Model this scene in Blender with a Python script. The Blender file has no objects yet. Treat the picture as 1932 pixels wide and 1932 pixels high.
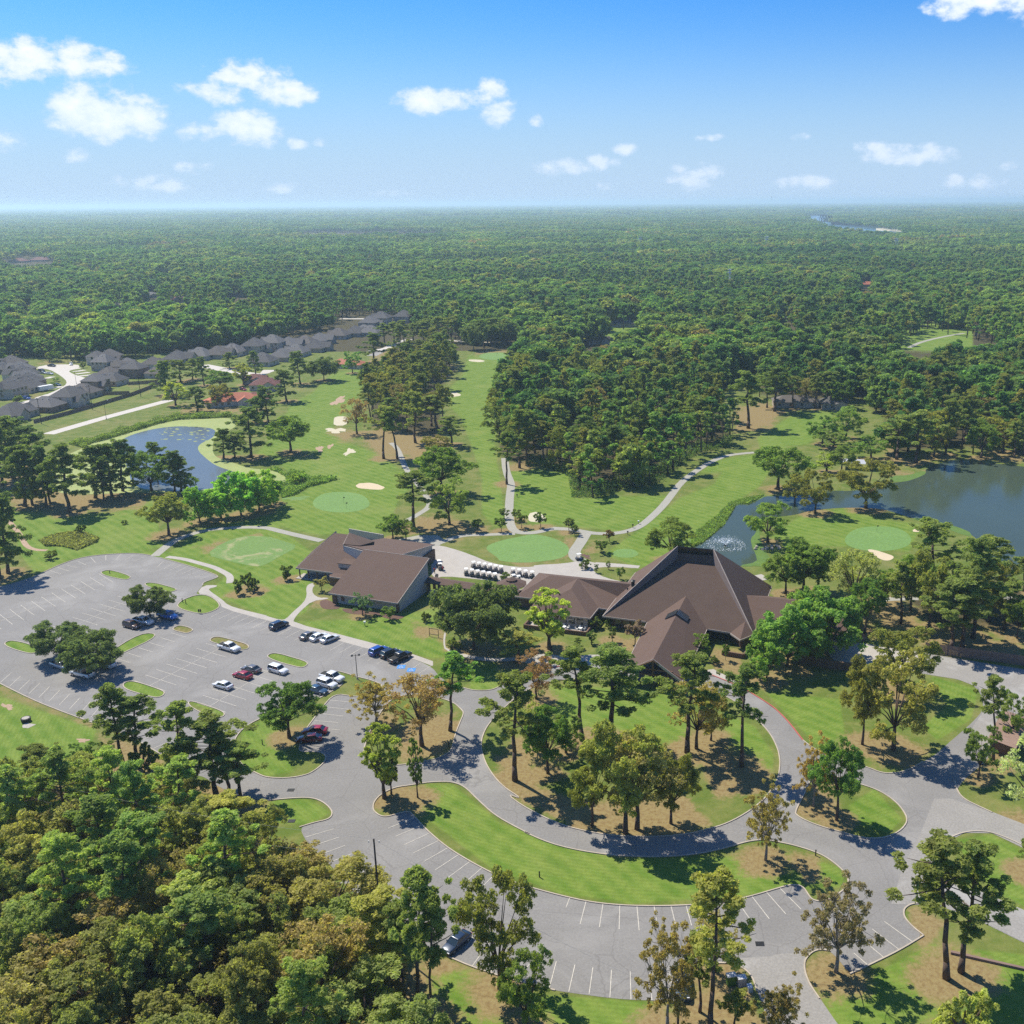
import bpy, bmesh, math, random
import numpy as np
from mathutils import Vector, Matrix
from mathutils.geometry import tessellate_polygon
random.seed(7); rng = np.random.default_rng(7)
S = bpy.context.scene; COL = S.collection
# ------------------------------------------------ camera, sky, sun, exposure
CAM_H = 98.0; FPX = 1899.0; XP = 1130.0; PITCH = math.radians(17.1); ROLL = math.radians(-0.42)
SUN_AZ = math.radians(313); SUN_EL = math.radians(52.5)
_f = np.array([0, math.cos(PITCH), -math.sin(PITCH)]); _r = np.array([1., 0, 0]); _u = np.cross(_r, _f)
CR = math.cos(ROLL)*_r + math.sin(ROLL)*_u; CU = -math.sin(ROLL)*_r + math.cos(ROLL)*_u; CF = _f
cam = bpy.data.cameras.new('camera'); camo = bpy.data.objects.new('camera', cam); COL.objects.link(camo)
cam.sensor_width = 36; cam.lens = FPX/1932*36; cam.shift_x = (966-XP)/1932; cam.clip_start = 1; cam.clip_end = 200000
M = Matrix.Identity(4)
for i in range(3): M[i][0] = CR[i]; M[i][1] = CU[i]; M[i][2] = -CF[i]
M[2][3] = CAM_H; camo.matrix_world = M; S.camera = camo
S.view_settings.view_transform = 'Standard'; S.view_settings.look = 'None'; S.view_settings.exposure = 0.52; S.view_settings.gamma = 1
S.cycles.max_bounces = 6; S.cycles.diffuse_bounces = 3; S.cycles.transparent_max_bounces = 4; S.cycles.volume_bounces = 1
S.cycles.use_denoising = False

def G(x, y, h=0.0):            # photograph pixel (1932 frame) + height -> world point
    d = CR*(x-XP)+CU*(966-y)+CF*FPX
    return np.array([0, 0, CAM_H])+d*((h-CAM_H)/d[2])
def PR(P):                     # world points (n,3) -> photograph pixels
    v = np.asarray(P, float)-np.array([0, 0, CAM_H]); z = v@CF
    return XP+FPX*(v@CR)/z, 966-FPX*(v@CU)/z
OX = dict(a=(0,1200),b=(1000,1200),c=(1900,1200),d=(2840,1200),e=(0,2000),f=(1000,2000),g=(1900,2000),h=(2840,2000),
          i=(0,2840),j=(1000,2840),k=(1900,2840),l=(2840,2840),m=(0,600),n=(1000,700),o=(1900,700),p=(2840,700))
def T(t, x, y):
    if t == 'F': return x, y
    if t == 'z': return x*640/1932*.503125, (1280+y*640/1932)*.503125
    if t == 'y': return (600+x*960/1092)*.503125, (1150+y*960/1092)*.503125
    a, b = OX[t]; return a*.503125+x*.2604167, b*.503125+y*.2604167
def W(t, x, y, h=0.0): return G(*T(t, x, y), h)
def parse(s):                  # "e 1,2 3,4 f 5,6" -> list of photograph pixels
    out = []; t = None
    for w in s.split():
        if ',' not in w: t = w
        else:
            x, y = w.split(','); out.append(T(t, float(x), float(y)))
    return out
def wpts(s, h=0): return [G(x, y, h)[:2] for x, y in parse(s)]
def cloud_dir(x, y):
    d = CR*(x-XP)+CU*(966-y)+CF*FPX; d /= np.linalg.norm(d)
    return math.atan2(d[0], d[1]), math.asin(d[2])

world = bpy.data.worlds.new('World'); S.world = world; world.use_nodes = True
nt = world.node_tree; N = nt.nodes; LK = nt.links
for n in list(N): N.remove(n)
def node(tree, typ, **kw):
    n = tree.nodes.new(typ)
    for k, v in kw.items():
        if k.startswith('i_'): n.inputs[k[2:].replace('_', ' ')].default_value = v
        else: setattr(n, k, v)
    return n
def mth(tree, op, a, b=None, c=None, clamp=False):
    n = tree.nodes.new('ShaderNodeMath'); n.operation = op; n.use_clamp = clamp
    for i, v in enumerate((a, b, c)):
        if v is None: continue
        if isinstance(v, (int, float)): n.inputs[i].default_value = v
        else: tree.links.new(v, n.inputs[i])
    return n.outputs[0]
out = node(nt, 'ShaderNodeOutputWorld'); bg = node(nt, 'ShaderNodeBackground')
sky = node(nt, 'ShaderNodeTexSky', sky_type='NISHITA', sun_disc=False, sun_elevation=SUN_EL, sun_rotation=SUN_AZ, air_density=1.0, dust_density=0.7, ozone_density=1.5, altitude=0)
tc = node(nt, 'ShaderNodeTexCoord')
hs = node(nt, 'ShaderNodeHueSaturation'); hs.inputs['Saturation'].default_value = 1.18; LK.new(sky.outputs[0], hs.inputs['Color'])
sx = node(nt, 'ShaderNodeSeparateXYZ'); LK.new(tc.outputs['Generated'], sx.inputs[0])
az = mth(nt, 'ARCTAN2', sx.outputs[0], sx.outputs[1]); el = mth(nt, 'ARCSINE', sx.outputs[2])
cx = node(nt, 'ShaderNodeCombineXYZ'); LK.new(az, cx.inputs[0]); LK.new(mth(nt, 'MULTIPLY', el, 1.5), cx.inputs[1])
nz = node(nt, 'ShaderNodeTexNoise', i_Scale=16.0, i_Detail=9.0, i_Roughness=0.58); LK.new(cx.outputs[0], nz.inputs['Vector'])
nf = mth(nt, 'SUBTRACT', nz.outputs[0], 0.5)
nz2 = node(nt, 'ShaderNodeTexNoise', i_Scale=60.0, i_Detail=6.0, i_Roughness=0.6); LK.new(cx.outputs[0], nz2.inputs['Vector'])
nf = mth(nt, 'ADD', nf, mth(nt, 'MULTIPLY', mth(nt, 'SUBTRACT', nz2.outputs[0], 0.5), 0.6))
CL = [(60,112,75,22,1),(130,112,60,25,.95),(185,120,50,18,.85),(20,115,60,30,.95),(168,205,55,34,1),(225,210,50,36,1),(240,222,55,28,1),(185,232,70,16,.9),
      (465,150,60,26,1),(420,172,62,18,.95),(520,172,58,20,.95),(470,242,46,26,1),(375,252,35,15,.8),(562,269,18,11,.75),(606,268,14,10,.8),
      (800,188,45,18,.95),(870,186,55,16,.95),(925,178,26,20,.9),(940,212,28,22,.9),(1012,230,14,12,.65),(145,295,24,12,.7),(368,315,32,10,.5),
      (15,262,32,18,.6),(1080,315,58,14,.8),(1130,305,32,13,.8),(1178,281,22,11,.6),(1325,325,52,20,.7),(1300,340,45,16,.6),(1505,255,26,10,.45),
      (1340,260,36,8,.35),(1645,277,30,12,.65),(1710,290,65,17,.9),(1745,284,28,16,.9),(1515,345,48,15,.6),(1800,345,20,12,.5),(1862,342,30,12,.6),(1900,315,26,9,.45),
      (1860,-5,70,26,1.1),(1815,10,35,22,1),(1920,-10,60,30,1.1),(245,342,50,14,.4),(325,353,38,12,.45),(540,355,40,10,.35),(1145,352,42,11,.4),(725,365,50,8,.3)]
cur = None
for (x, y, rx, ry, s) in CL:
    s = s+.14 if s < .7 else s+.03
    a0, e0 = cloud_dir(x, y); k = 1/FPX
    da = mth(nt, 'MULTIPLY', mth(nt, 'SUBTRACT', az, a0), math.cos(e0)/(rx*k*1.27))
    de = mth(nt, 'MULTIPLY', mth(nt, 'SUBTRACT', el, e0), 1/(ry*k*1.3))
    q = mth(nt, 'SUBTRACT', s, mth(nt, 'ADD', mth(nt, 'MULTIPLY', da, da), mth(nt, 'MULTIPLY', de, de)))
    cur = q if cur is None else mth(nt, 'SMOOTH_MAX', cur, q, 0.25)
# scattered fair-weather cumulus over the rest of the sky, outside the frame's span
nb = node(nt, 'ShaderNodeTexNoise', i_Scale=3.2, i_Detail=3.0); LK.new(cx.outputs[0], nb.inputs['Vector'])
inview = mth(nt, 'MULTIPLY', mth(nt, 'LESS_THAN', mth(nt, 'ABSOLUTE', mth(nt, 'ADD', az, .09)), 0.58), mth(nt, 'LESS_THAN', el, 0.27))
oth = mth(nt, 'SUBTRACT', mth(nt, 'MULTIPLY', mth(nt, 'SUBTRACT', nb.outputs[0], 0.62), 9.0), mth(nt, 'MULTIPLY', inview, 50.0))
cur = mth(nt, 'MAXIMUM', cur, oth)
dens = mth(nt, 'ADD', mth(nt, 'MULTIPLY', nf, 3.6), cur)
mr = node(nt, 'ShaderNodeMapRange', interpolation_type='SMOOTHSTEP'); LK.new(dens, mr.inputs[0])
mr.inputs[1].default_value = -.05; mr.inputs[2].default_value = .85
low = node(nt, 'ShaderNodeMapRange'); LK.new(el, low.inputs[0]); low.inputs[1].default_value = 0.0; low.inputs[2].default_value = 0.12; low.inputs[3].default_value = 0.45; low.inputs[4].default_value = 1
fac = mth(nt, 'MULTIPLY', mr.outputs[0], low.outputs[0])
mixc = node(nt, 'ShaderNodeMix', data_type='RGBA'); LK.new(fac, mixc.inputs['Factor'])
rampc = node(nt, 'ShaderNodeMapRange'); LK.new(dens, rampc.inputs[0]); rampc.inputs[1].default_value = .3; rampc.inputs[2].default_value = 1.6
SKYK = 0.09
cw = node(nt, 'ShaderNodeMix', data_type='RGBA'); LK.new(rampc.outputs[0], cw.inputs['Factor'])
cw.inputs['A'].default_value = (.50/SKYK, .60/SKYK, .74/SKYK, 1); cw.inputs['B'].default_value = (.80/SKYK, .81/SKYK, .82/SKYK, 1)
# pale horizon air
hz = node(nt, 'ShaderNodeMapRange', interpolation_type='SMOOTHERSTEP'); LK.new(el, hz.inputs[0]); hz.inputs[1].default_value = -0.03; hz.inputs[2].default_value = 0.21; hz.inputs[3].default_value = 0.95; hz.inputs[4].default_value = 0
mixh = node(nt, 'ShaderNodeMix', data_type='RGBA'); LK.new(hz.outputs[0], mixh.inputs['Factor'])
SKYC = dict(h=(.38/SKYK, .50/SKYK, .66/SKYK, 1))
tint = node(nt, 'ShaderNodeMix', data_type='RGBA', blend_type='MULTIPLY'); tint.inputs['Factor'].default_value = 1; LK.new(hs.outputs[0], tint.inputs['A']); tint.inputs['B'].default_value = (.25, .655, 1.14, 1)
LK.new(tint.outputs['Result'], mixh.inputs['A']); mixh.inputs['B'].default_value = SKYC['h']
LK.new(mixh.outputs['Result'], mixc.inputs['A']); LK.new(cw.outputs['Result'], mixc.inputs['B'])
LK.new(mixc.outputs['Result'], bg.inputs[0]); bg.inputs[1].default_value = SKYK; LK.new(bg.outputs[0], out.inputs[0])
sun = bpy.data.lights.new('sun', 'SUN'); sun.energy = 5.0; sun.angle = math.radians(.53); sun.color = (1, .94, .81)
so = bpy.data.objects.new('sun', sun); COL.objects.link(so)
sd = Vector((math.sin(SUN_AZ)*math.cos(SUN_EL), math.cos(SUN_AZ)*math.cos(SUN_EL), math.sin(SUN_EL)))
so.rotation_euler = sd.to_track_quat('Z', 'Y').to_euler(); so.location = (0, 0, 300)

# ------------------------------------------------ materials
def newmat(name):
    m = bpy.data.materials.new(name); m.use_nodes = True; t = m.node_tree
    for n in list(t.nodes): t.nodes.remove(n)
    o = t.nodes.new('ShaderNodeOutputMaterial'); return m, t, o
def mixrgb(t, f, a, b, mode='MIX'):
    n = t.nodes.new('ShaderNodeMix'); n.data_type = 'RGBA'; n.blend_type = mode
    for s, v in (('Factor', f), ('A', a), ('B', b)):
        i = n.inputs[s]
        if isinstance(v, (int, float)): i.default_value = v
        elif isinstance(v, tuple): i.default_value = (*v, 1) if len(v) == 3 else v
        else: t.links.new(v, i)
    return n.outputs['Result']
def noise(t, scale, detail=4, rough=.5, vec=None, dist=0):
    n = node(t, 'ShaderNodeTexNoise', i_Scale=scale, i_Detail=detail, i_Roughness=rough, i_Distortion=dist)
    if vec is not None: t.links.new(vec, n.inputs['Vector'])
    return n.outputs[0]
def ramp01(t, v, a, b):
    n = node(t, 'ShaderNodeMapRange', interpolation_type='SMOOTHSTEP'); t.links.new(v, n.inputs[0]); n.inputs[1].default_value = a; n.inputs[2].default_value = b
    return n.outputs[0]
def simple(name, col, rough=.7, metal=0, var=.15, scale=1.5, spec=.3, bump=0, stain=None, coat=0, fine=0, emit=0):
    m, t, o = newmat(name); p = node(t, 'ShaderNodeBsdfPrincipled'); p.inputs['Roughness'].default_value = rough; p.inputs['Metallic'].default_value = metal
    p.inputs['Specular IOR Level'].default_value = spec; p.inputs['Coat Weight'].default_value = coat
    g = node(t, 'ShaderNodeNewGeometry'); n1 = noise(t, scale, 6, .6, g.outputs['Position'])
    lo = tuple(c*(1-var) for c in col); hi = tuple(min(1, c*(1+var)) for c in col)
    c = mixrgb(t, n1, lo, hi)
    if fine:
        n2 = noise(t, fine, 3, .7, g.outputs['Position']); c = mixrgb(t, mth(t, 'MULTIPLY', ramp01(t, n2, .3, .7), .5), c, tuple(x*.55 for x in col))
    if stain:
        n3 = noise(t, stain[0], 5, .6, g.outputs['Position'], 1.0); c = mixrgb(t, mth(t, 'MULTIPLY', ramp01(t, n3, stain[1], stain[2]), stain[4] if len(stain) > 4 else .8), c, stain[3])
    t.links.new(c, p.inputs['Base Color'])
    if bump:
        b = node(t, 'ShaderNodeBump'); b.inputs['Strength'].default_value = bump; b.inputs['Distance'].default_value = .1
        t.links.new(noise(t, fine or 8, 4, .6, g.outputs['Position']), b.inputs['Height']); t.links.new(b.outputs[0], p.inputs['Normal'])
    t.links.new(p.outputs[0], o.inputs[0]); return m
MT = {}
MT['asphalt'] = simple('asphalt', (.255,.238,.222), .9, var=.18, scale=.11, stain=(.06,.5,.75,(.36,.34,.31),.7), fine=3.0)
def asphalt_mat(name, col):
    m = simple(name, col, .9, var=.2, scale=.11, stain=(.06,.45,.8,(.315,.30,.28),.75), fine=3.0); t = m.node_tree; p = next(n for n in t.nodes if n.type == 'BSDF_PRINCIPLED'); src = p.inputs['Base Color'].links[0].from_socket
    g = node(t, 'ShaderNodeNewGeometry'); vo = node(t, 'ShaderNodeTexVoronoi', feature='DISTANCE_TO_EDGE'); vo.inputs['Scale'].default_value = .11; ad = node(t, 'ShaderNodeVectorMath'); nz_ = node(t, 'ShaderNodeTexNoise', i_Scale=.6, i_Detail=4.0); t.links.new(g.outputs['Position'], nz_.inputs['Vector'])
    t.links.new(g.outputs['Position'], ad.inputs[0]); t.links.new(nz_.outputs['Color'], ad.inputs[1]); t.links.new(ad.outputs[0], vo.inputs['Vector']); cr = ramp01(t, vo.outputs['Distance'], .012, .0)
    c = mixrgb(t, mth(t, 'MULTIPLY', cr, .35), src, (.10,.09,.085)); v2 = node(t, 'ShaderNodeTexVoronoi'); v2.inputs['Scale'].default_value = .045; t.links.new(ad.outputs[0], v2.inputs['Vector'])
    bw = node(t, 'ShaderNodeRGBToBW'); t.links.new(v2.outputs['Color'], bw.inputs[0]); c = mixrgb(t, mth(t, 'MULTIPLY', bw.outputs[0], .28), c, (.155,.147,.138)); oil = ramp01(t, noise(t, .45, 5, .7, g.outputs['Position']), .64, .74); c = mixrgb(t, mth(t, 'MULTIPLY', oil, .35), c, (.11,.10,.10))
    t.links.new(c, p.inputs['Base Color']); return m
MT['asphalt'] = asphalt_mat('asphalt', (.232,.220,.206))
MT['asphalt2'] = simple('old_asphalt', (.28,.262,.238), .9, var=.15, scale=.2, stain=(.1,.5,.8,(.4,.39,.37),.7), fine=3.0)
MT['concrete'] = simple('concrete', (.41,.375,.33), .9, var=.2, scale=.35, stain=(.15,.55,.8,(.30,.27,.23),.6), fine=4.0)
MT['path'] = simple('path_concrete', (.34,.325,.275), .9, var=.15, scale=.5, fine=3.0)
MT['street'] = simple('street_concrete', (.47,.43,.38), .9, var=.1, scale=.2)
MT['kerb'] = simple('kerb_concrete', (.40,.34,.27), .9, var=.35, scale=.5)
MT['kerbred'] = simple('red_kerb_paint', (.42,.09,.08), .8, var=.3, scale=2)
MT['paint'] = simple('line_paint', (.52,.48,.41), .8, var=.3, scale=1.5, fine=2.0)
MT['bluepaint'] = simple('blue_marking_paint', (.05,.22,.55), .8)
MT['sand'] = simple('bunker_sand', (.52,.42,.28), .95, var=.12, scale=.6)
MT['sandw'] = simple('pale_sand', (.48,.43,.31), .95, var=.12, scale=.6)
MT['dirt'] = simple('bare_dirt', (.40,.28,.19), .95, var=.25, scale=.4, fine=2)
MT['mulch'] = simple('mulch', (.13,.075,.055), .95, var=.4, scale=2, fine=5)
MT['roof'] = simple('brown_shingle', (.116,.073,.055), .9, var=.16, scale=.35, fine=6.0, bump=.25)
MT['roofs'] = simple('streaked_brown_shingle', (.096,.062,.047), .9, var=.2, scale=.3, fine=6.0, bump=.25)
MT['siding'] = simple('grey_tan_siding', (.46,.41,.37), .85, var=.1, scale=.6)
MT['stone'] = simple('brown_stone', (.17,.105,.07), .9, var=.5, scale=1.6, fine=4, bump=.4)
MT['trim'] = simple('pale_trim', (.40,.345,.30), .7, var=.08)
MT['timber'] = simple('brown_timber', (.17,.09,.05), .8, var=.25)
MT['dark'] = simple('dark_interior', (.02,.018,.016), .8)
MT['greyroof2'] = simple('brown_grey_shingle', (.14,.122,.11), .9, var=.2, scale=.25, fine=3)
MT['greyroof3'] = simple('pale_grey_shingle', (.165,.155,.15), .9, var=.2, scale=.25, fine=3)
MT['greyroof'] = simple('grey_shingle', (.115,.108,.106), .9, var=.22, scale=.25, fine=3)
MT['tile'] = simple('red_clay_tile', (.42,.14,.08), .85, var=.3, scale=.6, fine=3)
MT['maroon'] = simple('maroon_tile', (.16,.06,.05), .85, var=.3, scale=.6, fine=3)
MT['brick'] = simple('house_brick', (.30,.20,.15), .9, var=.25, scale=.5, fine=3)
MT['brickp'] = simple('pale_house_brick', (.42,.35,.28), .9, var=.2, scale=.5)
MT['stucco'] = simple('cream_stucco', (.55,.47,.38), .9, var=.08)
MT['fence'] = simple('weathered_wood_fence', (.20,.135,.11), .9, var=.3, scale=.8)
MT['pole'] = simple('dark_pole_wood', (.06,.045,.04), .9)
MT['metal'] = simple('dark_metal', (.03,.03,.03), .5, metal=.5)
MT['galv'] = simple('galvanised_metal', (.5,.5,.5), .5, metal=.4)
MT['wire'] = simple('wire_metal', (.25,.25,.25), .6)
MT['finwall'] = simple('weathered_fin_siding', (.20,.155,.14), .85, var=.25, scale=.5)
MT['white'] = simple('white_plastic', (.80,.79,.74), .4, var=.04)
MT['bark'] = simple('bark', (.115,.080,.062), .95, var=.35, scale=2.5, fine=6)
MT['barkp'] = simple('pale_bark', (.25,.22,.19), .95, var=.35, scale=2.5, fine=6)
MT['rubber'] = simple('tyre_rubber', (.015,.015,.015), .8)
MT['rim'] = simple('wheel_rim', (.45,.45,.46), .35, metal=.7)
MT['glass'] = simple('window_glass', (.02,.03,.035), .06, spec=.9, var=0)
MT['lamp'] = simple('headlight_lens', (.7,.7,.7), .15, var=0)
MT['tail'] = simple('tail_light', (.35,.01,.01), .3, var=0)
MT['solar'] = simple('skylight_glass', (.05,.06,.07), .12, spec=.8, var=.1)
MT['skin'] = simple('skin', (.45,.28,.2), .6); MT['redcloth'] = simple('red_cloth', (.5,.03,.04), .8); MT['blackcloth'] = simple('black_cloth', (.02,.02,.025), .8)
def paint(name, col):
    return simple(name, col, .28, metal=.15, var=.02, spec=.5, coat=.7)
for k, c in dict(c_white=(.72,.72,.71), c_silver=(.36,.38,.39), c_black=(.012,.013,.016), c_navy=(.015,.028,.055), c_blue=(.012,.06,.30), c_red=(.30,.012,.015),
                 c_maroon=(.12,.008,.012), c_grey=(.13,.12,.115), c_steel=(.035,.075,.125), c_brown=(.05,.02,.02), c_bright=(.02,.16,.52)).items(): MT[k] = paint('car_paint_'+k[2:], c)
# ground: grass with painted wear masks
def ground_mat():
    m, t, o = newmat('ground_grass'); p = node(t, 'ShaderNodeBsdfPrincipled'); p.inputs['Roughness'].default_value = .95; p.inputs['Specular IOR Level'].default_value = .1
    g = node(t, 'ShaderNodeNewGeometry'); pos = g.outputs['Position']
    at = node(t, 'ShaderNodeAttribute', attribute_name='mask'); sp = node(t, 'ShaderNodeSeparateColor'); t.links.new(at.outputs['Color'], sp.inputs[0])
    n_b = noise(t, .035, 5, .6, pos); n_m = noise(t, .22, 5, .6, pos, .5); n_f = noise(t, 1.4, 5, .65, pos); n_ff = noise(t, 5.5, 3, .6, pos)
    rough = mixrgb(t, ramp01(t, n_m, .35, .7), (.105,.150,.026), (.185,.195,.055))
    rough = mixrgb(t, mth(t, 'MULTIPLY', ramp01(t, n_b, .5, .72), .55), rough, (.25,.21,.09))
    lush = mixrgb(t, ramp01(t, n_m, .3, .7), (.095,.180,.020), (.165,.240,.042))
    lush = mixrgb(t, mth(t, 'MULTIPLY', ramp01(t, n_b, .5, .75), .5), lush, (.25,.27,.08))
    # mowing bands
    wv = node(t, 'ShaderNodeTexWave', wave_type='BANDS', bands_direction='DIAGONAL'); wv.inputs['Scale'].default_value = .16; wv.inputs['Distortion'].default_value = 3.0; wv.inputs['Detail'].default_value = 2; wv.inputs['Detail Scale'].default_value = .4
    t.links.new(pos, wv.inputs['Vector']); lush = mixrgb(t, mth(t, 'MULTIPLY', wv.outputs['Fac'], .3), lush, (.27,.31,.07))
    w2 = node(t, 'ShaderNodeTexWave', wave_type='RINGS', rings_direction='Z'); w2.inputs['Scale'].default_value = .38; w2.inputs['Distortion'].default_value = 1.5; w2.inputs['Detail'].default_value = 2; w2.inputs['Detail Scale'].default_value = .6
    mp_ = node(t, 'ShaderNodeMapping'); mp_.inputs['Location'].default_value = (-15, -215, 0); t.links.new(pos, mp_.inputs[0]); t.links.new(mp_.outputs[0], w2.inputs['Vector']); lush = mixrgb(t, mth(t, 'MULTIPLY', w2.outputs['Fac'], .22), lush, (.075,.13,.012))
    jit = mth(t, 'ADD', mth(t, 'MULTIPLY', mth(t, 'SUBTRACT', n_m, .5), 1.1), mth(t, 'MULTIPLY', mth(t, 'SUBTRACT', n_f, .5), .9))
    c = mixrgb(t, ramp01(t, mth(t, 'ADD', sp.outputs[0], mth(t, 'MULTIPLY', jit, .5)), .3, .7), rough, lush)
    dry = mixrgb(t, ramp01(t, n_f, .3, .7), (.185,.125,.055), (.33,.25,.12))
    c = mixrgb(t, ramp01(t, mth(t, 'ADD', sp.outputs[1], mth(t, 'MULTIPLY', jit, .8)), .35, .75), c, dry)
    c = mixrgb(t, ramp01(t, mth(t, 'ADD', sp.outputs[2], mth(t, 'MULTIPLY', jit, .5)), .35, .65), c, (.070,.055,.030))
    c = mixrgb(t, mth(t, 'MULTIPLY', ramp01(t, n_f, .35, .75), .28), c, (.05,.07,.012), 'MIX')
    c = mixrgb(t, mth(t, 'MULTIPLY', ramp01(t, n_ff, .4, .7), .22), c, (.035,.05,.01), 'MIX')
    t.links.new(c, p.inputs['Base Color']); t.links.new(p.outputs[0], o.inputs[0]); return m
MT['ground'] = ground_mat()
MT['green'] = simple('putting_green_grass', (.145,.255,.062), .9, var=.12, scale=.12, stain=(.2,.5,.8,(.19,.28,.08),.5), fine=1.2)
MT['teeg'] = simple('tee_turf', (.14,.235,.055), .9, var=.15, scale=.1, stain=(.07,.52,.62,(.34,.30,.16),.7), fine=1.2)
MT['algae'] = simple('pond_algae', (.29,.33,.10), .8, var=.25, scale=.12, stain=(.35,.5,.7,(.17,.26,.07),.7), fine=1.5)
MT['weeds'] = simple('shore_weeds', (.10,.175,.03), .9, var=.35, scale=.4, fine=1.5)
def water_mat(name, deep, rough=.06, bs=.02):
    m, t, o = newmat(name); p = node(t, 'ShaderNodeBsdfPrincipled'); p.inputs['Roughness'].default_value = rough; p.inputs['IOR'].default_value = 1.22
    g = node(t, 'ShaderNodeNewGeometry'); c = mixrgb(t, noise(t, .02, 4, .5, g.outputs['Position']), deep, tuple(x*1.5 for x in deep)); t.links.new(c, p.inputs['Base Color'])
    b = node(t, 'ShaderNodeBump'); b.inputs['Strength'].default_value = bs*10; b.inputs['Distance'].default_value = .05
    t.links.new(noise(t, 1.5, 4, .6, g.outputs['Position']), b.inputs['Height']); t.links.new(b.outputs[0], p.inputs['Normal'])
    t.links.new(p.outputs[0], o.inputs[0]); return m
MT['water'] = water_mat('pond_water', (.085,.098,.105), .2); MT['lake'] = water_mat('lake_water', (.040,.056,.040), .10, .03); MT['river'] = water_mat('river_water', (.05,.09,.12), .2, .02)
def leaf_mat(name, mode, base=(.05,.1,.02), hv=.35):
    m, t, o = newmat(name); oi = node(t, 'ShaderNodeObjectInfo'); at = node(t, 'ShaderNodeAttribute', attribute_name='rnd')
    tcn = node(t, 'ShaderNodeTexCoord')
    if mode == 'obj': c0 = oi.outputs['Color']
    else:
        r = node(t, 'ShaderNodeValToRGB'); r.color_ramp.interpolation = 'LINEAR'; t.links.new(oi.outputs['Random'], r.inputs[0]); e = r.color_ramp.elements
        cs = [(0,(.034,.078,.022)),(.2,(.045,.098,.024)),(.4,(.062,.115,.026)),(.58,(.085,.130,.030)),(.72,(.032,.070,.024)),(.86,(.092,.125,.030)),(.97,(.100,.118,.032)),(.995,(.105,.105,.035)),(1,(.115,.09,.04))]
        e[0].position, e[0].color = 0, (*cs[0][1], 1); e[1].position, e[1].color = 1, (*cs[-1][1], 1)
        for pp, cc in cs[1:-1]: q = e.new(pp); q.color = (*cc, 1)
        c0 = r.outputs[0]
    nn = noise(t, .45, 3, .6, tcn.outputs['Object'])
    gp = node(t, 'ShaderNodeNewGeometry'); big_ = noise(t, .0045, 4, .6, gp.outputs['Position']); bb = ramp01(t, big_, .35, .65)
    if mode != 'obj': c0 = mixrgb(t, 1.0, c0, mixrgb(t, bb, (.72, .82, .90), (1.15, 1.14, .92)), 'MULTIPLY')
    c0 = mixrgb(t, 1.0, c0, (1.12, 1.0, 1.0), 'MULTIPLY')
    hsv = node(t, 'ShaderNodeHueSaturation'); hsv.inputs['Saturation'].default_value = .9; t.links.new(c0, hsv.inputs['Color'])
    t.links.new(mth(t, 'ADD', .485, mth(t, 'MULTIPLY', nn, .03)), hsv.inputs['Hue'])
    v = mth(t, 'MULTIPLY', mth(t, 'ADD', mth(t, 'MULTIPLY', at.outputs['Fac'], .7), mth(t, 'ADD', .3, mth(t, 'MULTIPLY', nn, .8))), 2.25)
    t.links.new(v, hsv.inputs['Value'])
    d = node(t, 'ShaderNodeBsdfDiffuse'); tr = node(t, 'ShaderNodeBsdfTranslucent'); t.links.new(hsv.outputs[0], d.inputs[0])
    y = mixrgb(t, 1.0, hsv.outputs[0], (1.6,1.7,.7), 'MULTIPLY'); t.links.new(y, tr.inputs[0])
    ms = node(t, 'ShaderNodeMixShader'); ms.inputs[0].default_value = .48; t.links.new(d.outputs[0], ms.inputs[1]); t.links.new(tr.outputs[0], ms.inputs[2])
    t.links.new(ms.outputs[0], o.inputs[0]); return m
MT['leaf'] = leaf_mat('foliage', 'obj'); MT['leaff'] = leaf_mat('far_foliage', 'rand')

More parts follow.
